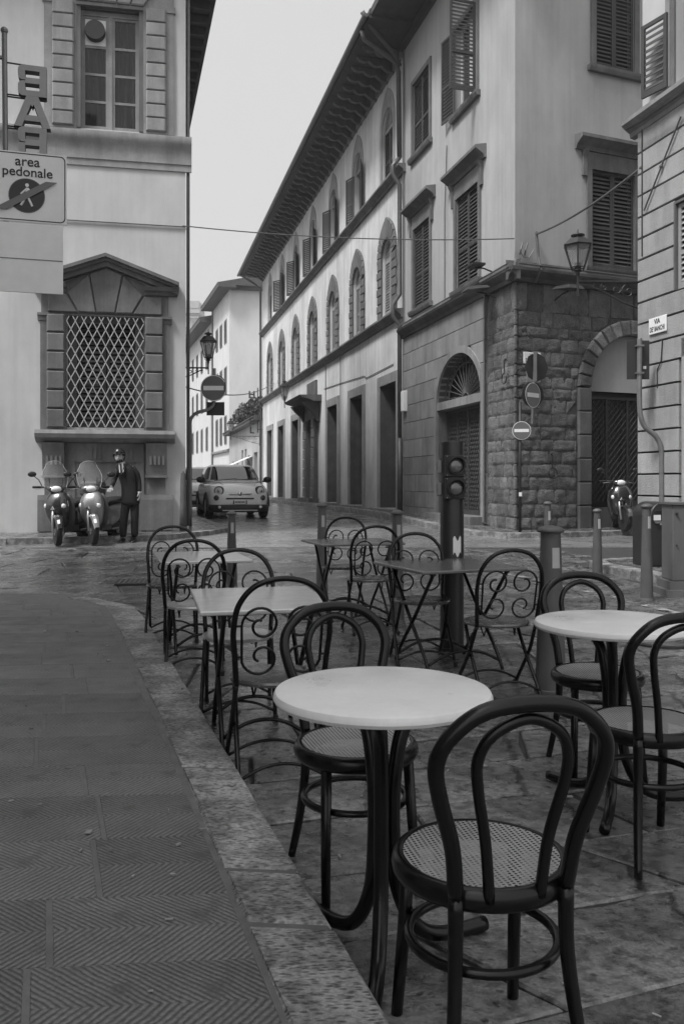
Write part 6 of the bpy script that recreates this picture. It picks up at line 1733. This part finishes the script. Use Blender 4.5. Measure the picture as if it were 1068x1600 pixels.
# ================================================================ CARS
def sring(yc, hy, w, z, n, K, e=5.0):
    o = []
    for k in range(K):
        a = 2 * math.pi * k / K; c, s = math.cos(a), math.sin(a)
        o.append((w * math.copysign(abs(c) ** (2 / e), c), yc + hy * math.copysign(abs(s) ** (2 / e), s), z))
    return o
def xring(y, w, zb, zt, K=28, e=4.2):
    o = []; zc, h = (zb + zt) / 2, (zt - zb) / 2
    for k in range(K):
        a = 2 * math.pi * k / K; c, s = math.cos(a), math.sin(a)
        o.append((w * math.copysign(abs(c) ** (2 / e), c), y, zc + h * math.copysign(abs(s) ** (2 / e), s)))
    return o
def car(loc, rz, label, simple=False):
    t = thing('parked_car', label, 'car', loc, rz, 'cars parked along the palace kerb')
    st = [(-.035, .46, .46, .70), (.0, .62, .34, .80), (.06, .74, .27, .885), (.16, .82, .23, .95), (.34, .865, .22, 1.0), (.65, .89, .22, 1.045), (1.05, .90, .22, 1.085), (1.6, .90, .22, 1.12), (2.6, .90, .22, 1.12), (3.4, .90, .22, 1.12), (3.9, .87, .26, 1.10), (4.14, .78, .32, 1.0), (4.22, .6, .42, .85)]
    mb = MB(); mb.loft([xring(*q) for q in st]); subsurf(mb.build('body', M['car_white'], t, smooth=True), 1)
    sl = [(1.02, 1.02, 4.02, .84), (1.14, 1.15, 3.98, .815), (1.30, 1.38, 3.88, .765), (1.45, 1.62, 3.74, .71), (1.545, 1.84, 3.55, .66), (1.59, 2.05, 3.3, .57), (1.60, 2.3, 3.0, .35)]
    K = 48
    mb = MB(); mb.loft([sring((a + b) / 2, (b - a) / 2, w, z, 0, K) for z, a, b, w in sl]); mb.build('cabin', M['car_white'], t, smooth=True)
    def cab(ang, z, off):
        for q in range(len(sl) - 1):
            if sl[q][0] <= z <= sl[q + 1][0]:
                f = (z - sl[q][0]) / (sl[q + 1][0] - sl[q][0]); v = [sl[q][i] + f * (sl[q + 1][i] - sl[q][i]) for i in range(4)]; break
        yc, hy, w = (v[1] + v[2]) / 2, (v[2] - v[1]) / 2 + off, v[3] + off
        c, s = math.cos(R(ang)), math.sin(R(ang)); e = 5.0
        return (w * math.copysign(abs(c) ** (2 / e), c), yc + hy * math.copysign(abs(s) ** (2 / e), s), z + off * .5)
    mb = MB(); mb.grid(lambda u, v: cab(-132 + 84 * u, 1.12 + .41 * v, .014), 25, 8); mb.build('windscreen', M['car_glass'], t, smooth=True)
    for a0 in (-38, 150):
        mb = MB(); mb.grid(lambda u, v: cab(a0 + (68) * u, 1.14 + .37 * v, .014), 16, 6); mb.build('side_window', M['car_glass'], t, smooth=True)
    mb = MB(); mb.grid(lambda u, v: cab(48 + 84 * u, 1.16 + .36 * v, .014), 20, 6); mb.build('rear_window', M['car_glass'], t, smooth=True)
    # nose details follow the nose curve
    def nose(x, z, off=0.0):
        # distance of the nose surface: find y where half width at z covers x
        for q in range(len(st) - 1):
            for f in range(10):
                v = [st[q][i] + f / 10 * (st[q + 1][i] - st[q][i]) for i in range(4)]
                zc, h = (v[2] + v[3]) / 2, (v[3] - v[2]) / 2
                if abs(x / v[1]) ** 4.2 + abs((z - zc) / h) ** 4.2 <= 1: return v[0] - off
        return .8
    def disc(name, x, z, r, m, dep=.03, dome=.03):
        y = nose(x, z); mb = MB(TR(x, y + .035, z) @ RZ(22 * (1 if x > 0 else -1)))
        mb.grid(lambda u, v: (r * v * math.cos(2 * math.pi * u), -dep - dome * math.sqrt(max(0, 1 - v * v)), r * v * math.sin(2 * math.pi * u)), 25, 7)
        mb.lathe([(r * 1.12, .05), (r * 1.12, -dep - .004), (r * .98, -dep - .012)], 24, (0, 0, 0), 'y', cap=False); return mb.build(name, m, t, smooth=True)
    for s in (-1, 1):
        disc('headlight', s * .585, .80, .112, M['lens'], .045, .03)
        yy = nose(s * .585, .80); mb = MB(TR(s * .585, yy + .035, .80) @ RZ(22 * s)); mb.lathe([(.142, .06), (.142, -.035), (.13, -.05), (.108, -.056), (.108, -.03)], 28, (0, 0, 0), 'y', cap=False); mb.build('headlight_ring', M['car_dark'], t, smooth=True)
        mb = MB(TR(s * .585, yy + .035, .80) @ RZ(22 * s)); mb.ball((0, -.078, .0), (.045, .012, .045), 14, 8); mb.build('headlight_bulb', M['chrome'], t, smooth=True)
        disc('fog_light', s * .655, .605, .068, M['lens_dark'], .04, .02)
    def strip(name, x0, x1, z0, z1, m, off=.012, n=14):
        mb = MB(); V = []; F = []
        for i in range(n + 1):
            x = x0 + (x1 - x0) * i / n; y = nose(x, (z0 + z1) / 2, off)
            V += [(x, y, z0), (x, y, z1), (x, y + .06, z1), (x, y + .06, z0)]
        for i in range(n):
            a = i * 4
            for k in range(4): F.append((a + k, a + (k + 1) % 4, a + 4 + (k + 1) % 4, a + 4 + k))
        F += [(3, 2, 1, 0), (n * 4, n * 4 + 1, n * 4 + 2, n * 4 + 3)]
        mb.add(V, F); return mb.build(name, m, t)
    strip('chrome_bar', -.34, .34, .705, .732, M['chrome']); strip('grille_slot', -.40, .40, .565, .605, M['car_dark'], .01); strip('grille_slot', -.30, .30, .69, .705, M['car_dark'], .011)
    mb = MB(); mb.lathe([(.062, .03), (.062, -.012), (.045, -.02)], 20, (0, nose(0, .72), .722), 'y'); mb.build('badge', M['chrome'], t, auto=40)
    mb = MB(); y = nose(0, .49) - .03; mb.box(-.20, .20, y, y + .04, .43, .535); mb.build('number_plate', M['white_plate'], t)
    mb = MB(); mb.box(-.198, -.165, y - .003, y - .0005, .434, .531); mb.box(.165, .198, y - .003, y - .0005, .434, .531)
    for k in range(7): mb.box(-.14 + .04 * k, -.115 + .04 * k, y - .003, y - .0005, .46, .51)
    mb.build('plate_marks', M['sign_back'], t)['kind'] = 'stuff'
    ws = [(-.05, .62, .205, .40), (.0, .70, .19, .42), (.07, .80, .185, .43), (.2, .87, .18, .44), (.42, .905, .18, .45)]
    mb = MB(); mb.loft([xring(*q, 28, 5) for q in ws]); mb.build('lower_bumper', M['car_dark'], t, smooth=True)
    mb = MB(); mb.box(-.50, .50, -.07, -.03, .235, .262); mb.build('skid_plate', M['alu'], t)
    for s in (-1, 1):
        mb = MB(TR(s * .585, -.055, .345)); mb.lathe([(.042, .03), (.042, -.01), (.02, -.02)], 16, (0, 0, 0), 'y'); mb.build('lower_lamp', M['lens'], t, auto=40)
        mb = MB(); mb.ball((s * 1.0, 1.22, 1.13), (.13, .08, .095), 14, 8); mb.tube([(s * .85, 1.25, 1.08), (s * .95, 1.23, 1.09)], .03, 6); mb.build('mirror', M['car_dark'], t, smooth=True)
        mb = MB(); mb.box(s * .905 - .012, s * .905 + .012, 1.1, 3.1, .22, .36); mb.build('sill', M['car_dark'], t)
        for wy in (.80, 3.36):
            mb = MB(); mb.lathe([(.21, -.10), (.30, -.11), (.335, -.08), (.34, .0), (.335, .08), (.30, .11), (.21, .10)], 28, (s * .80, wy, .34), 'x'); wh = mb.build('wheel', M['rubber'], t, auto=40)
            mb = MB(); o = s * .108
            mb.lathe([(.205, -.01), (.215, .012), (.05, .015), (.02, .02)], 20, (s * .80 + o * .92, wy, .34), 'x'); mb.build('rim', M['alu'], wh, auto=30)
            mb = MB(); mb.tube([(s * .885, wy + .40 * math.cos(a), .34 + .40 * math.sin(a)) for a in [math.pi * i / 14 for i in range(15)]], .045, 6); mb.build('arch_trim', M['car_dark'], t, smooth=True)
    mb = MB(); mb.tube(crom([(-.62, 1.05, 1.10), (-.3, 1.02, 1.13), (.05, 1.10, 1.16)], 4), .012, 5); mb.tube(crom([(.0, 1.03, 1.12), (.35, 1.04, 1.14), (.60, 1.13, 1.16)], 4), .012, 5); split_build(mb, 'wiper', M['car_dark'], t)
    mb = MB(); mb.tube([(-.86, 1.15, 1.08), (-.55, .55, 1.052), (-.45, .20, .975)], .006, 4); mb.tube([(.86, 1.15, 1.08), (.55, .55, 1.052), (.45, .20, .975)], .006, 4); split_build(mb, 'bonnet_seam', M['car_dark'], t)
    return t
car((-2.92, 24.75, g(24.7)), R(14.5), 'white small crossover with round headlights facing us, parked by the palace')
car((-4.78, 29.8, g(30.0)), R(15), 'white car behind the small crossover, half hidden by the sign pole')

# ================================================================ SCOOTERS
def lat_wheel(t, y, r, w, mrim, x=0.0, spokes=5, T=None):
    mb = MB(T); mb.lathe([(r * .74, -w * .45), (r * .93, -w * .5), (r, -w * .2), (r, w * .2), (r * .93, w * .5), (r * .74, w * .45)], 32, (x, y, r), 'x'); wh = mb.build('wheel', M['rubber'], t, auto=40)
    mb = MB(T); mb.lathe([(r * .75, -w * .3), (r * .76, -w * .42), (r * .69, -w * .42), (r * .68, w * .42), (r * .76, w * .42), (r * .75, w * .3)], 32, (x, y, r), 'x', cap=False)
    for k in range(spokes):
        a = 2 * math.pi * k / spokes
        for d in (-.14, .14): mb.tube([(x, y + .05 * math.cos(a), r + .05 * math.sin(a)), (x, y + r * .7 * math.cos(a + d), r + r * .7 * math.sin(a + d))], .014, 5)
    mb.lathe([(.06, -w * .55), (.06, w * .55)], 14, (x, y, r), 'x'); mb.lathe([(.10, -w * .62), (.10, -w * .55)], 16, (x, y, r), 'x')
    mb.build('rim', mrim, wh, auto=40); return wh
def scooter(loc, rz, label, body, body2, screen=True, box=False, tall=0.0, rimm=None, steer=36):
    t = thing('scooter', label, 'motor scooter', loc, rz)
    rimm = rimm or M['alu']; r = .245
    ST = TR(0, .47, 0) @ RZ(steer) @ TR(0, -.47, 0)
    lat_wheel(t, .66, r, .10, rimm, T=ST); lat_wheel(t, -.62, r, .12, rimm)
    for s in (-1, 1):
        mb = MB(ST); mb.tube([(s * .075, .66, .245), (s * .072, .56, .52), (s * .05, .50, .70)], [.028, .026, .022], 8); mb.build('fork_leg', M['alu'], t, smooth=True)
    mb = MB(ST)   # mudguard
    rings = []
    for i in range(9):
        a = R(15 + 125 * i / 8); c = (.66 + (r + .045) * math.cos(a), r + (r + .045) * math.sin(a)); wd = .075 * (.6 + .4 * math.sin(math.pi * i / 8))
        rings.append([(-wd, c[0], c[1] - .03), (-wd * .7, c[0] + .012 * math.cos(a), c[1] + .012 * math.sin(a)), (0, c[0] + .028 * math.cos(a), c[1] + .028 * math.sin(a)), (wd * .7, c[0] + .012 * math.cos(a), c[1] + .012 * math.sin(a)), (wd, c[0], c[1] - .03)])
    for q in range(8):
        for k in range(4): mb.quad(rings[q][k], rings[q][k + 1], rings[q + 1][k + 1], rings[q + 1][k])
    mb.build('mudguard', body, t, smooth=True)
    # front shield: lofted nose
    def ov(z, yf, yb, w, e=2.6):
        o = []
        for k in range(20):
            a = 2 * math.pi * k / 20; c, s = math.cos(a), math.sin(a)
            o.append((w * math.copysign(abs(c) ** (2 / e), c), (yf + yb) / 2 + (yf - yb) / 2 * math.copysign(abs(s) ** (2 / e), s), z))
        return o
    mb = MB(); mb.loft([ov(.30, .38, .28, .10), ov(.40, .44, .27, .17), ov(.52, .54, .27, .205), ov(.66, .60, .27, .225), ov(.78, .585, .29, .215), ov(.90, .52, .30, .165), ov(.97, .47, .31, .10)])
    subsurf(mb.build('front_shield', body, t, smooth=True), 1)
    mb = MB(); mb.loft([ov(.28, .30, .20, .17), ov(.45, .30, .22, .245), ov(.65, .31, .24, .26), ov(.82, .32, .26, .23), ov(.92, .33, .28, .16)]); mb.build('leg_shield', body2, t, smooth=True)
    for s in (-1, 1):
        mb = MB(); mb.ball((s * .155, .515, .70), (.05, .05, .055), 12, 8); mb.build('indicator', M['lens'], t, smooth=True)
    mb = MB(); mb.lathe([(.045, .0), (.045, .012), (.02, .02)], 3, (0, .59, .66), 'y'); mb.build('badge', M['chrome'], t)
    # handlebar cover, headlamp, bar
    mb = MB(ST); mb.ball((0, .40, 1.0), (.16, .11, .075), 18, 10); mb.build('handlebar_cover', body, t, smooth=True)
    mb = MB(ST); mb.ball((0, .475, .995), (.095, .05, .06), 16, 8); mb.build('headlight', M['lens'], t, smooth=True)
    mb = MB(ST); mb.tube(crom([(-.36, .24, 1.03), (-.2, .34, 1.03), (0, .38, 1.02), (.2, .34, 1.03), (.36, .24, 1.03)], 4), .016, 8); mb.build('handlebar', M['iron'], t, smooth=True)
    for s in (-1, 1):
        mb = MB(ST); mb.tube([(s * .24, .32, 1.03), (s * .365, .235, 1.03)], .021, 8); mb.build('grip', M['rubber'], t, smooth=True)
        mb = MB(ST); mb.tube([(s * .22, .33, 1.045), (s * .28, .36, 1.16), (s * .36, .34, 1.23)], .009, 6); mb.ball((s * .39, .335, 1.26), (.075, .025, .05), 14, 8); mb.build('mirror', M['iron'], t, smooth=True)
        mb = MB(ST); mb.tube([(s * .2, .37, 1.01), (s * .33, .32, .99)], .007, 5); mb.build('brake_lever', M['alu'], t)
    if screen:
        def sc_(u, v):
            x = (u - .5) * 2; w = (.18 + .045 * math.sin(math.pi * min(1, v * 1.15))) * (1 - .22 * max(0, v - .75) / .25)
            zz = 1.02 + (.42 + tall) * v; zz -= .05 * abs(x) ** 3 * (v > .5)
            return (x * w, .50 - .16 * v - .10 * x * x, zz)
        mb = MB(ST); mb.grid(sc_, 13, 10); mb.build('windscreen', SCREEN, t, smooth=True)
        mb = MB(ST); mb.tube([sc_(0, v / 8) for v in range(9)] + [sc_(u / 8, 1) for u in range(1, 9)] + [sc_(1, 1 - v / 8) for v in range(1, 9)], .004, 5); mb.build('screen_edge', M['white_wood'], t)
        mb = MB(ST); [mb.tube([(s * .10, .40, .98), (s * .11, .44, 1.12), (s * .12, .43, 1.2)], .008, 5) for s in (-1, 1)]; split_build(mb, 'screen_stay', M['iron'], t)
    # floor, body, seat
    mb = MB(); mb.loft([[(x * .15, y, z) for x, z in ((-1, .24), (1, .24), (1, .34), (-1, .34))] for y in (.32, .2, .0, -.1)]); mb.build('floor_board', body2, t)
    mb = MB()
    def bx(y, w, zb, zt): return xring(y, w, zb, zt, 20, 3.0)
    mb.loft([bx(.02, .12, .26, .62), bx(-.12, .165, .26, .70), bx(-.4, .175, .32, .73), bx(-.7, .15, .46, .75), bx(-.92, .09, .60, .74)]); mb.build('body', body, t, smooth=True)
    mb = MB(); mb.loft([bx(.06, .09, .66, .73), bx(-.1, .135, .69, .785), bx(-.35, .15, .71, .80), bx(-.5, .16, .73, .84), bx(-.8, .13, .75, .85), bx(-.9, .08, .77, .83)]); mb.build('seat', M['rubber'], t, smooth=True)
    mb = MB(); mb.ball((0, -.93, .66), (.08, .03, .05), 12, 6); mb.build('tail_light', M['lens_dark'], t, smooth=True)
    mb = MB(); mb.loft([bx(-.1, .08, .2, .36), bx(-.35, .12, .18, .42), bx(-.62, .10, .2, .34)]); mb.build('engine', M['iron'], t, smooth=True)
    mb = MB(); mb.tube([(-.13, -.2, .24), (-.16, -.45, .25), (-.17, -.6, .28), (-.17, -.9, .34)], [.02, .03, .05, .05], 10); mb.build('exhaust', M['galv'], t, smooth=True)
    mb = MB(); mb.tube([(.10, -.05, .22), (.16, .05, .01)], .012, 6); mb.tube([(-.10, -.2, .22), (-.15, -.28, .01)], .012, 6); split_build(mb, 'stand', M['iron'], t)
    if box:
        mb = MB(); mb.box(-.20, .20, -1.15, -.78, .86, 1.14); bevel(mb.build('top_box', body2, t), .05, 3)
    return t
SCREEN = bpy.data.materials.new('clear_screen'); SCREEN.use_nodes = True
_nt = SCREEN.node_tree; _b = _nt.nodes['Principled BSDF']; _b.inputs['Base Color'].default_value = (.8, .8, .8, 1); _b.inputs['Roughness'].default_value = .08; _b.inputs['Alpha'].default_value = .10; _b.inputs['Specular IOR Level'].default_value = .8
SCB = mat('dark_scooter_paint', .022, .22, spec=.6, coat=.8); SCS = mat('silver_scooter_paint', .28, .28, metal=.5, coat=.6); SCG = mat('grey_scooter_plastic', .06, .4)
scooter((-4.98, 15.78, g(15.8)), face(-.17, -1), 'dark scooter with tall clear windscreen, leftmost by the palace kerb', SCB, SCG, True, True, .06)
scooter((-4.45, 16.02, g(16)), face(-.13, -1), 'silver scooter with curved windscreen that the suited man leans on', SCS, SCG, True, False, .06)
scooter((5.86, 18.35, .30), face(-.20, -1), 'black scooter without windscreen before the lattice gate', SCB, SCB, False, False, 0, M['iron'], 18)

# ================================================================ PERSON
def skin_mesh(name, verts, edges, radii, m, parent, lv=2, root=0, smooth=True):
    me = bpy.data.meshes.new(name); me.from_pydata(verts, edges, []); me.materials.append(m)
    o = link(name, me, parent)
    md = o.modifiers.new('skin', 'SKIN'); md.use_smooth_shade = True; md.branch_smoothing = .6
    if not me.skin_vertices: me.skin_vertices.new() if hasattr(me.skin_vertices, 'new') else None
    sv = me.skin_vertices[0].data
    for i, r in enumerate(radii):
        sv[i].radius = (r, r) if isinstance(r, (int, float)) else r
        sv[i].use_root = (i == root)
    s = o.modifiers.new('sub', 'SUBSURF'); s.levels = lv; s.render_levels = lv
    dg = bpy.context.evaluated_depsgraph_get(); ev = o.evaluated_get(dg)
    me2 = bpy.data.meshes.new_from_object(ev); o.modifiers.clear(); o.data = me2; me2.materials.clear(); me2.materials.append(m)
    me2.polygons.foreach_set('use_smooth', [True] * len(me2.polygons))
    return o
M['skin'] = mat('skin', .42, .5, .05, 20); M['suit'] = mat('dark_suit', .007, .75, .2, 25); M['shirt'] = mat('white_shirt', .6, .7); M['hair'] = mat('dark_hair', .02, .7)
P = thing('person', 'man in dark suit, tie and open helmet leaning beside the silver scooter', 'person', (-3.97, 16.12, g(16.1)))
hd = (-.155, -.10, 1.59)
# body: head, neck, torso, arms, legs in one surface
V = [(.03, .0, .88), (.01, -.01, 1.08), (-.02, -.03, 1.28), (-.06, -.05, 1.40), (-.11, -.07, 1.46), (-.14, -.09, 1.53), (-.155, -.10, 1.61), (-.155, -.10, 1.69),
     (.11, -.02, 1.375), (.18, .0, 1.15), (.210, -.05, .94), (-.205, -.08, 1.335), (-.258, -.10, 1.12), (-.262, -.26, 1.02),
     (.11, .0, .84), (.105, -.01, .48), (.105, .02, .09), (-.04, -.01, .84), (-.085, -.05, .48), (-.11, -.02, .09)]
E = [(0, 1), (1, 2), (2, 3), (3, 4), (4, 5), (5, 6), (6, 7), (3, 8), (8, 9), (9, 10), (3, 11), (11, 12), (12, 13), (0, 14), (14, 15), (15, 16), (0, 17), (17, 18), (18, 19)]
rad = [.06, .07, .09, .07, .05, .055, .07, .055, .035, .03, .026, .035, .03, .026, .07, .045, .035, .07, .045, .035]
body = skin_mesh('body', V, E, rad, M['skin'], P)
# trousers
V = [(.03, .0, .93), (.105, .0, .82), (.112, -.005, .48), (.108, .0, .20), (.105, .01, .075), (-.035, -.005, .82), (-.082, -.03, .48), (-.10, -.03, .20), (-.108, -.02, .075)]
E = [(0, 1), (1, 2), (2, 3), (3, 4), (0, 5), (5, 6), (6, 7), (7, 8)]
skin_mesh('trousers', V, E, [.10, .095, .082, .075, .07, .105, .082, .075, .07], M['suit'], P)
# jacket: lofted torso with sleeves
def tr(c, w, d, e=2.4): return [(c[0] + w * math.copysign(abs(math.cos(a)) ** (2 / e), math.cos(a)), c[1] + d * math.copysign(abs(math.sin(a)) ** (2 / e), math.sin(a)), c[2] + c[3] * math.cos(a)) for a in [2 * math.pi * k / 20 for k in range(20)]]
mb = MB(); mb.loft([tr((.03, 0, .69, 0), .172, .135), tr((.03, 0, .72, 0), .172, .135), tr((.03, -.003, .82, 0), .17, .135), tr((.03, -.005, .92, 0), .165, .13), tr((.015, -.01, 1.06, .0), .152, .12), tr((-.01, -.02, 1.20, .01), .168, .13), tr((-.04, -.035, 1.33, .02), .178, .122), tr((-.065, -.045, 1.41, .02), .135, .09), tr((-.105, -.06, 1.462, .01), .065, .062)])
subsurf(mb.build('jacket', M['suit'], P, smooth=True), 1)
skin_mesh('sleeve', [(.06, -.03, 1.39), (.135, -.015, 1.335), (.185, .005, 1.14), (.213, -.04, .935)], [(0, 1), (1, 2), (2, 3)], [.055, .062, .052, .042], M['suit'], P, 2, 1)
skin_mesh('sleeve', [(-.14, -.06, 1.375), (-.205, -.075, 1.31), (-.258, -.10, 1.12), (-.262, -.25, 1.025)], [(0, 1), (1, 2), (2, 3)], [.052, .06, .05, .042], M['suit'], P, 2, 1)
# collar, shirt front and tie
mb = MB(); mb.add([(-.155, -.155, 1.478), (-.07, -.145, 1.478), (-.05, -.186, 1.30), (-.08, -.19, 1.26), (-.13, -.188, 1.30)], [(0, 4, 3, 2, 1)]); mb.tube([(-.125 + .062 * math.cos(a), -.075 + .066 * math.sin(a), 1.468 + .012 * math.cos(a)) for a in [2 * math.pi * k / 16 for k in range(16)]], .016, 6, closed=True); mb.build('shirt', M['shirt'], P)
mb = MB(); mb.add([(-.127, -.170, 1.462), (-.097, -.170, 1.462), (-.094, -.182, 1.435), (-.070, -.204, 1.29), (-.090, -.207, 1.255), (-.108, -.204, 1.29), (-.122, -.182, 1.435)], [(0, 6, 2, 1), (6, 5, 4, 3, 2)]); mb.build('tie', M['suit'], P)
for s, c in ((-1, -.108), (1, .106)):
    rings = []
    for y, w, h in ((.09, .032, .05), (.03, .045, .085), (-.05, .05, .075), (-.14, .052, .05), (-.19, .035, .03), (-.21, .01, .012)): rings.append([(c + s * .0 + w * math.cos(a), y, max(0.0, h * .5 + h * .5 * math.sin(a))) for a in [2 * math.pi * k / 14 for k in range(14)]])
    mb = MB(); mb.loft(rings); mb.build('shoe', M['black_gloss'], P, smooth=True)
for s_ in (-1, 1):    # lapels and cuffs
    mb = MB(); x0 = -.105; mb.add([(x0 + s_ * .055, -.150, 1.475), (x0 + s_ * .085, -.150, 1.40), (x0 + s_ * .080, -.178, 1.36), (x0 + .02, -.196, 1.16), (x0 + s_ * .028, -.194, 1.27)], [(0, 1, 2, 3, 4)]); lp = mb.build('lapel', M['suit'], P); lp.modifiers.new('thick', 'SOLIDIFY').thickness = .012
mb = MB(); mb.lathe([(.036, .0), (.037, .02)], 14, (.212, -.048, .922)); mb.build('cuff', M['shirt'], P)
# hands with fingers
def hand(c, dirv, side, palm_n):
    D = Vector(dirv).normalized(); N = Vector(palm_n).normalized(); S = D.cross(N).normalized() * side
    c = Vector(c); V = [c, c + D * .045]; E = [(0, 1)]; rr = [(.024, .017), (.028, .016)]
    for k, (ln, off) in enumerate(((.072, -.030), (.082, -.010), (.077, .010), (.060, .028))):
        b = len(V); V += [c + D * .085 + S * off, c + D * (.085 + ln * .5) + S * off * 1.1 + N * .012, c + D * (.085 + ln * .9) + S * off * 1.1 + N * .034]
        E += [(1, b), (b, b + 1), (b + 1, b + 2)]; rr += [.0095, .0085, .007]
    b = len(V); V += [c + D * .03 - S * .035 + N * .008, c + D * .065 - S * .052 + N * .018, c + D * .088 - S * .052 + N * .026]; E += [(0, b), (b, b + 1), (b + 1, b + 2)]; rr += [.011, .0095, .008]
    return skin_mesh('hand', [tuple(v) for v in V], E, rr, M['skin'], P, 1)
hand((.214, -.055, .93), (.02, -.08, -1), 1, (-.9, .1, -.1)); hand((-.262, -.275, 1.012), (.0, -1, -.3), -1, (0, -.1, -1))
# face
mb = MB(); mb.loft([tr((hd[0], hd[1] - .005, z, 0), w, d, 2.2) for z, w, d in ((1.475, .028, .035), (1.488, .05, .065), (1.52, .062, .085), (1.56, .072, .095), (1.61, .076, .10), (1.66, .07, .092), (1.70, .04, .05))]); subsurf(mb.build('head', M['skin'], P, smooth=True), 1)
mb = MB(); mb.add([(hd[0] - .012, hd[1] - .095, 1.60), (hd[0] + .012, hd[1] - .095, 1.60), (hd[0] + .018, hd[1] - .094, 1.55), (hd[0] - .018, hd[1] - .094, 1.55), (hd[0], hd[1] - .124, 1.556)], [(0, 1, 4), (1, 2, 4), (2, 3, 4), (3, 0, 4)]); mb.build('nose', M['skin'], P)
mb = MB(); mb.loft([tr((hd[0], hd[1] - .018, z, 0), w, d, 2.2) for z, w, d in ((1.468, .025, .03), (1.48, .05, .066), (1.51, .064, .083), (1.535, .068, .082))]); mb.build('beard', M['hair'], P, smooth=True)
mb = MB(); mb.box(hd[0] - .022, hd[0] + .022, hd[1] - .107, hd[1] - .09, 1.522, 1.530); mb.build('mouth', M['skin'], P)
for s in (-1, 1):
    mb = MB(); mb.ball((hd[0] + s * .03, hd[1] - .092, 1.60), (.012, .008, .008), 10, 6); mb.build('eye', M['hair'], P, smooth=True)
    mb = MB(); mb.box(hd[0] + s * .03 - .018, hd[0] + s * .03 + .018, hd[1] - .102, hd[1] - .085, 1.616, 1.623); mb.build('eyebrow', M['hair'], P)
    mb = MB(); mb.ball((hd[0] + s * .077, hd[1] + .005, 1.585), (.012, .022, .03), 10, 6); mb.build('ear', M['skin'], P, smooth=True)
mb = MB()
def hel(u, v):
    a = 2 * math.pi * u; ph = R(90 - (108 - 30 * max(0, math.cos(a + math.pi / 2)) ** .8) * v)
    return (hd[0] + .118 * math.cos(ph) * math.cos(a), hd[1] + .01 + .138 * math.cos(ph) * math.sin(a), 1.625 + .145 * math.sin(ph))
mb.grid(hel, 33, 12); H = mb.build('helmet', M['black_gloss'], P, smooth=True)
md = H.modifiers.new('shell', 'SOLIDIFY'); md.thickness = .012
mb = MB(); mb.grid(lambda u, v: (hd[0] + .122 * math.sin(R(-70 + 140 * u)), hd[1] + .01 - .143 * math.cos(R(-70 + 140 * u)), 1.632 + .03 * v), 20, 3); mb.build('helmet_peak', M['dark_glass'], P, smooth=True)
for s in (-1, 1):
    mb = MB(); mb.tube([(hd[0] + s * .105, hd[1] + .0, 1.58), (hd[0] + s * .08, hd[1] - .03, 1.50), (hd[0] + s * .02, hd[1] - .05, 1.462)], .008, 5); mb.build('chin_strap', M['suit'], P)
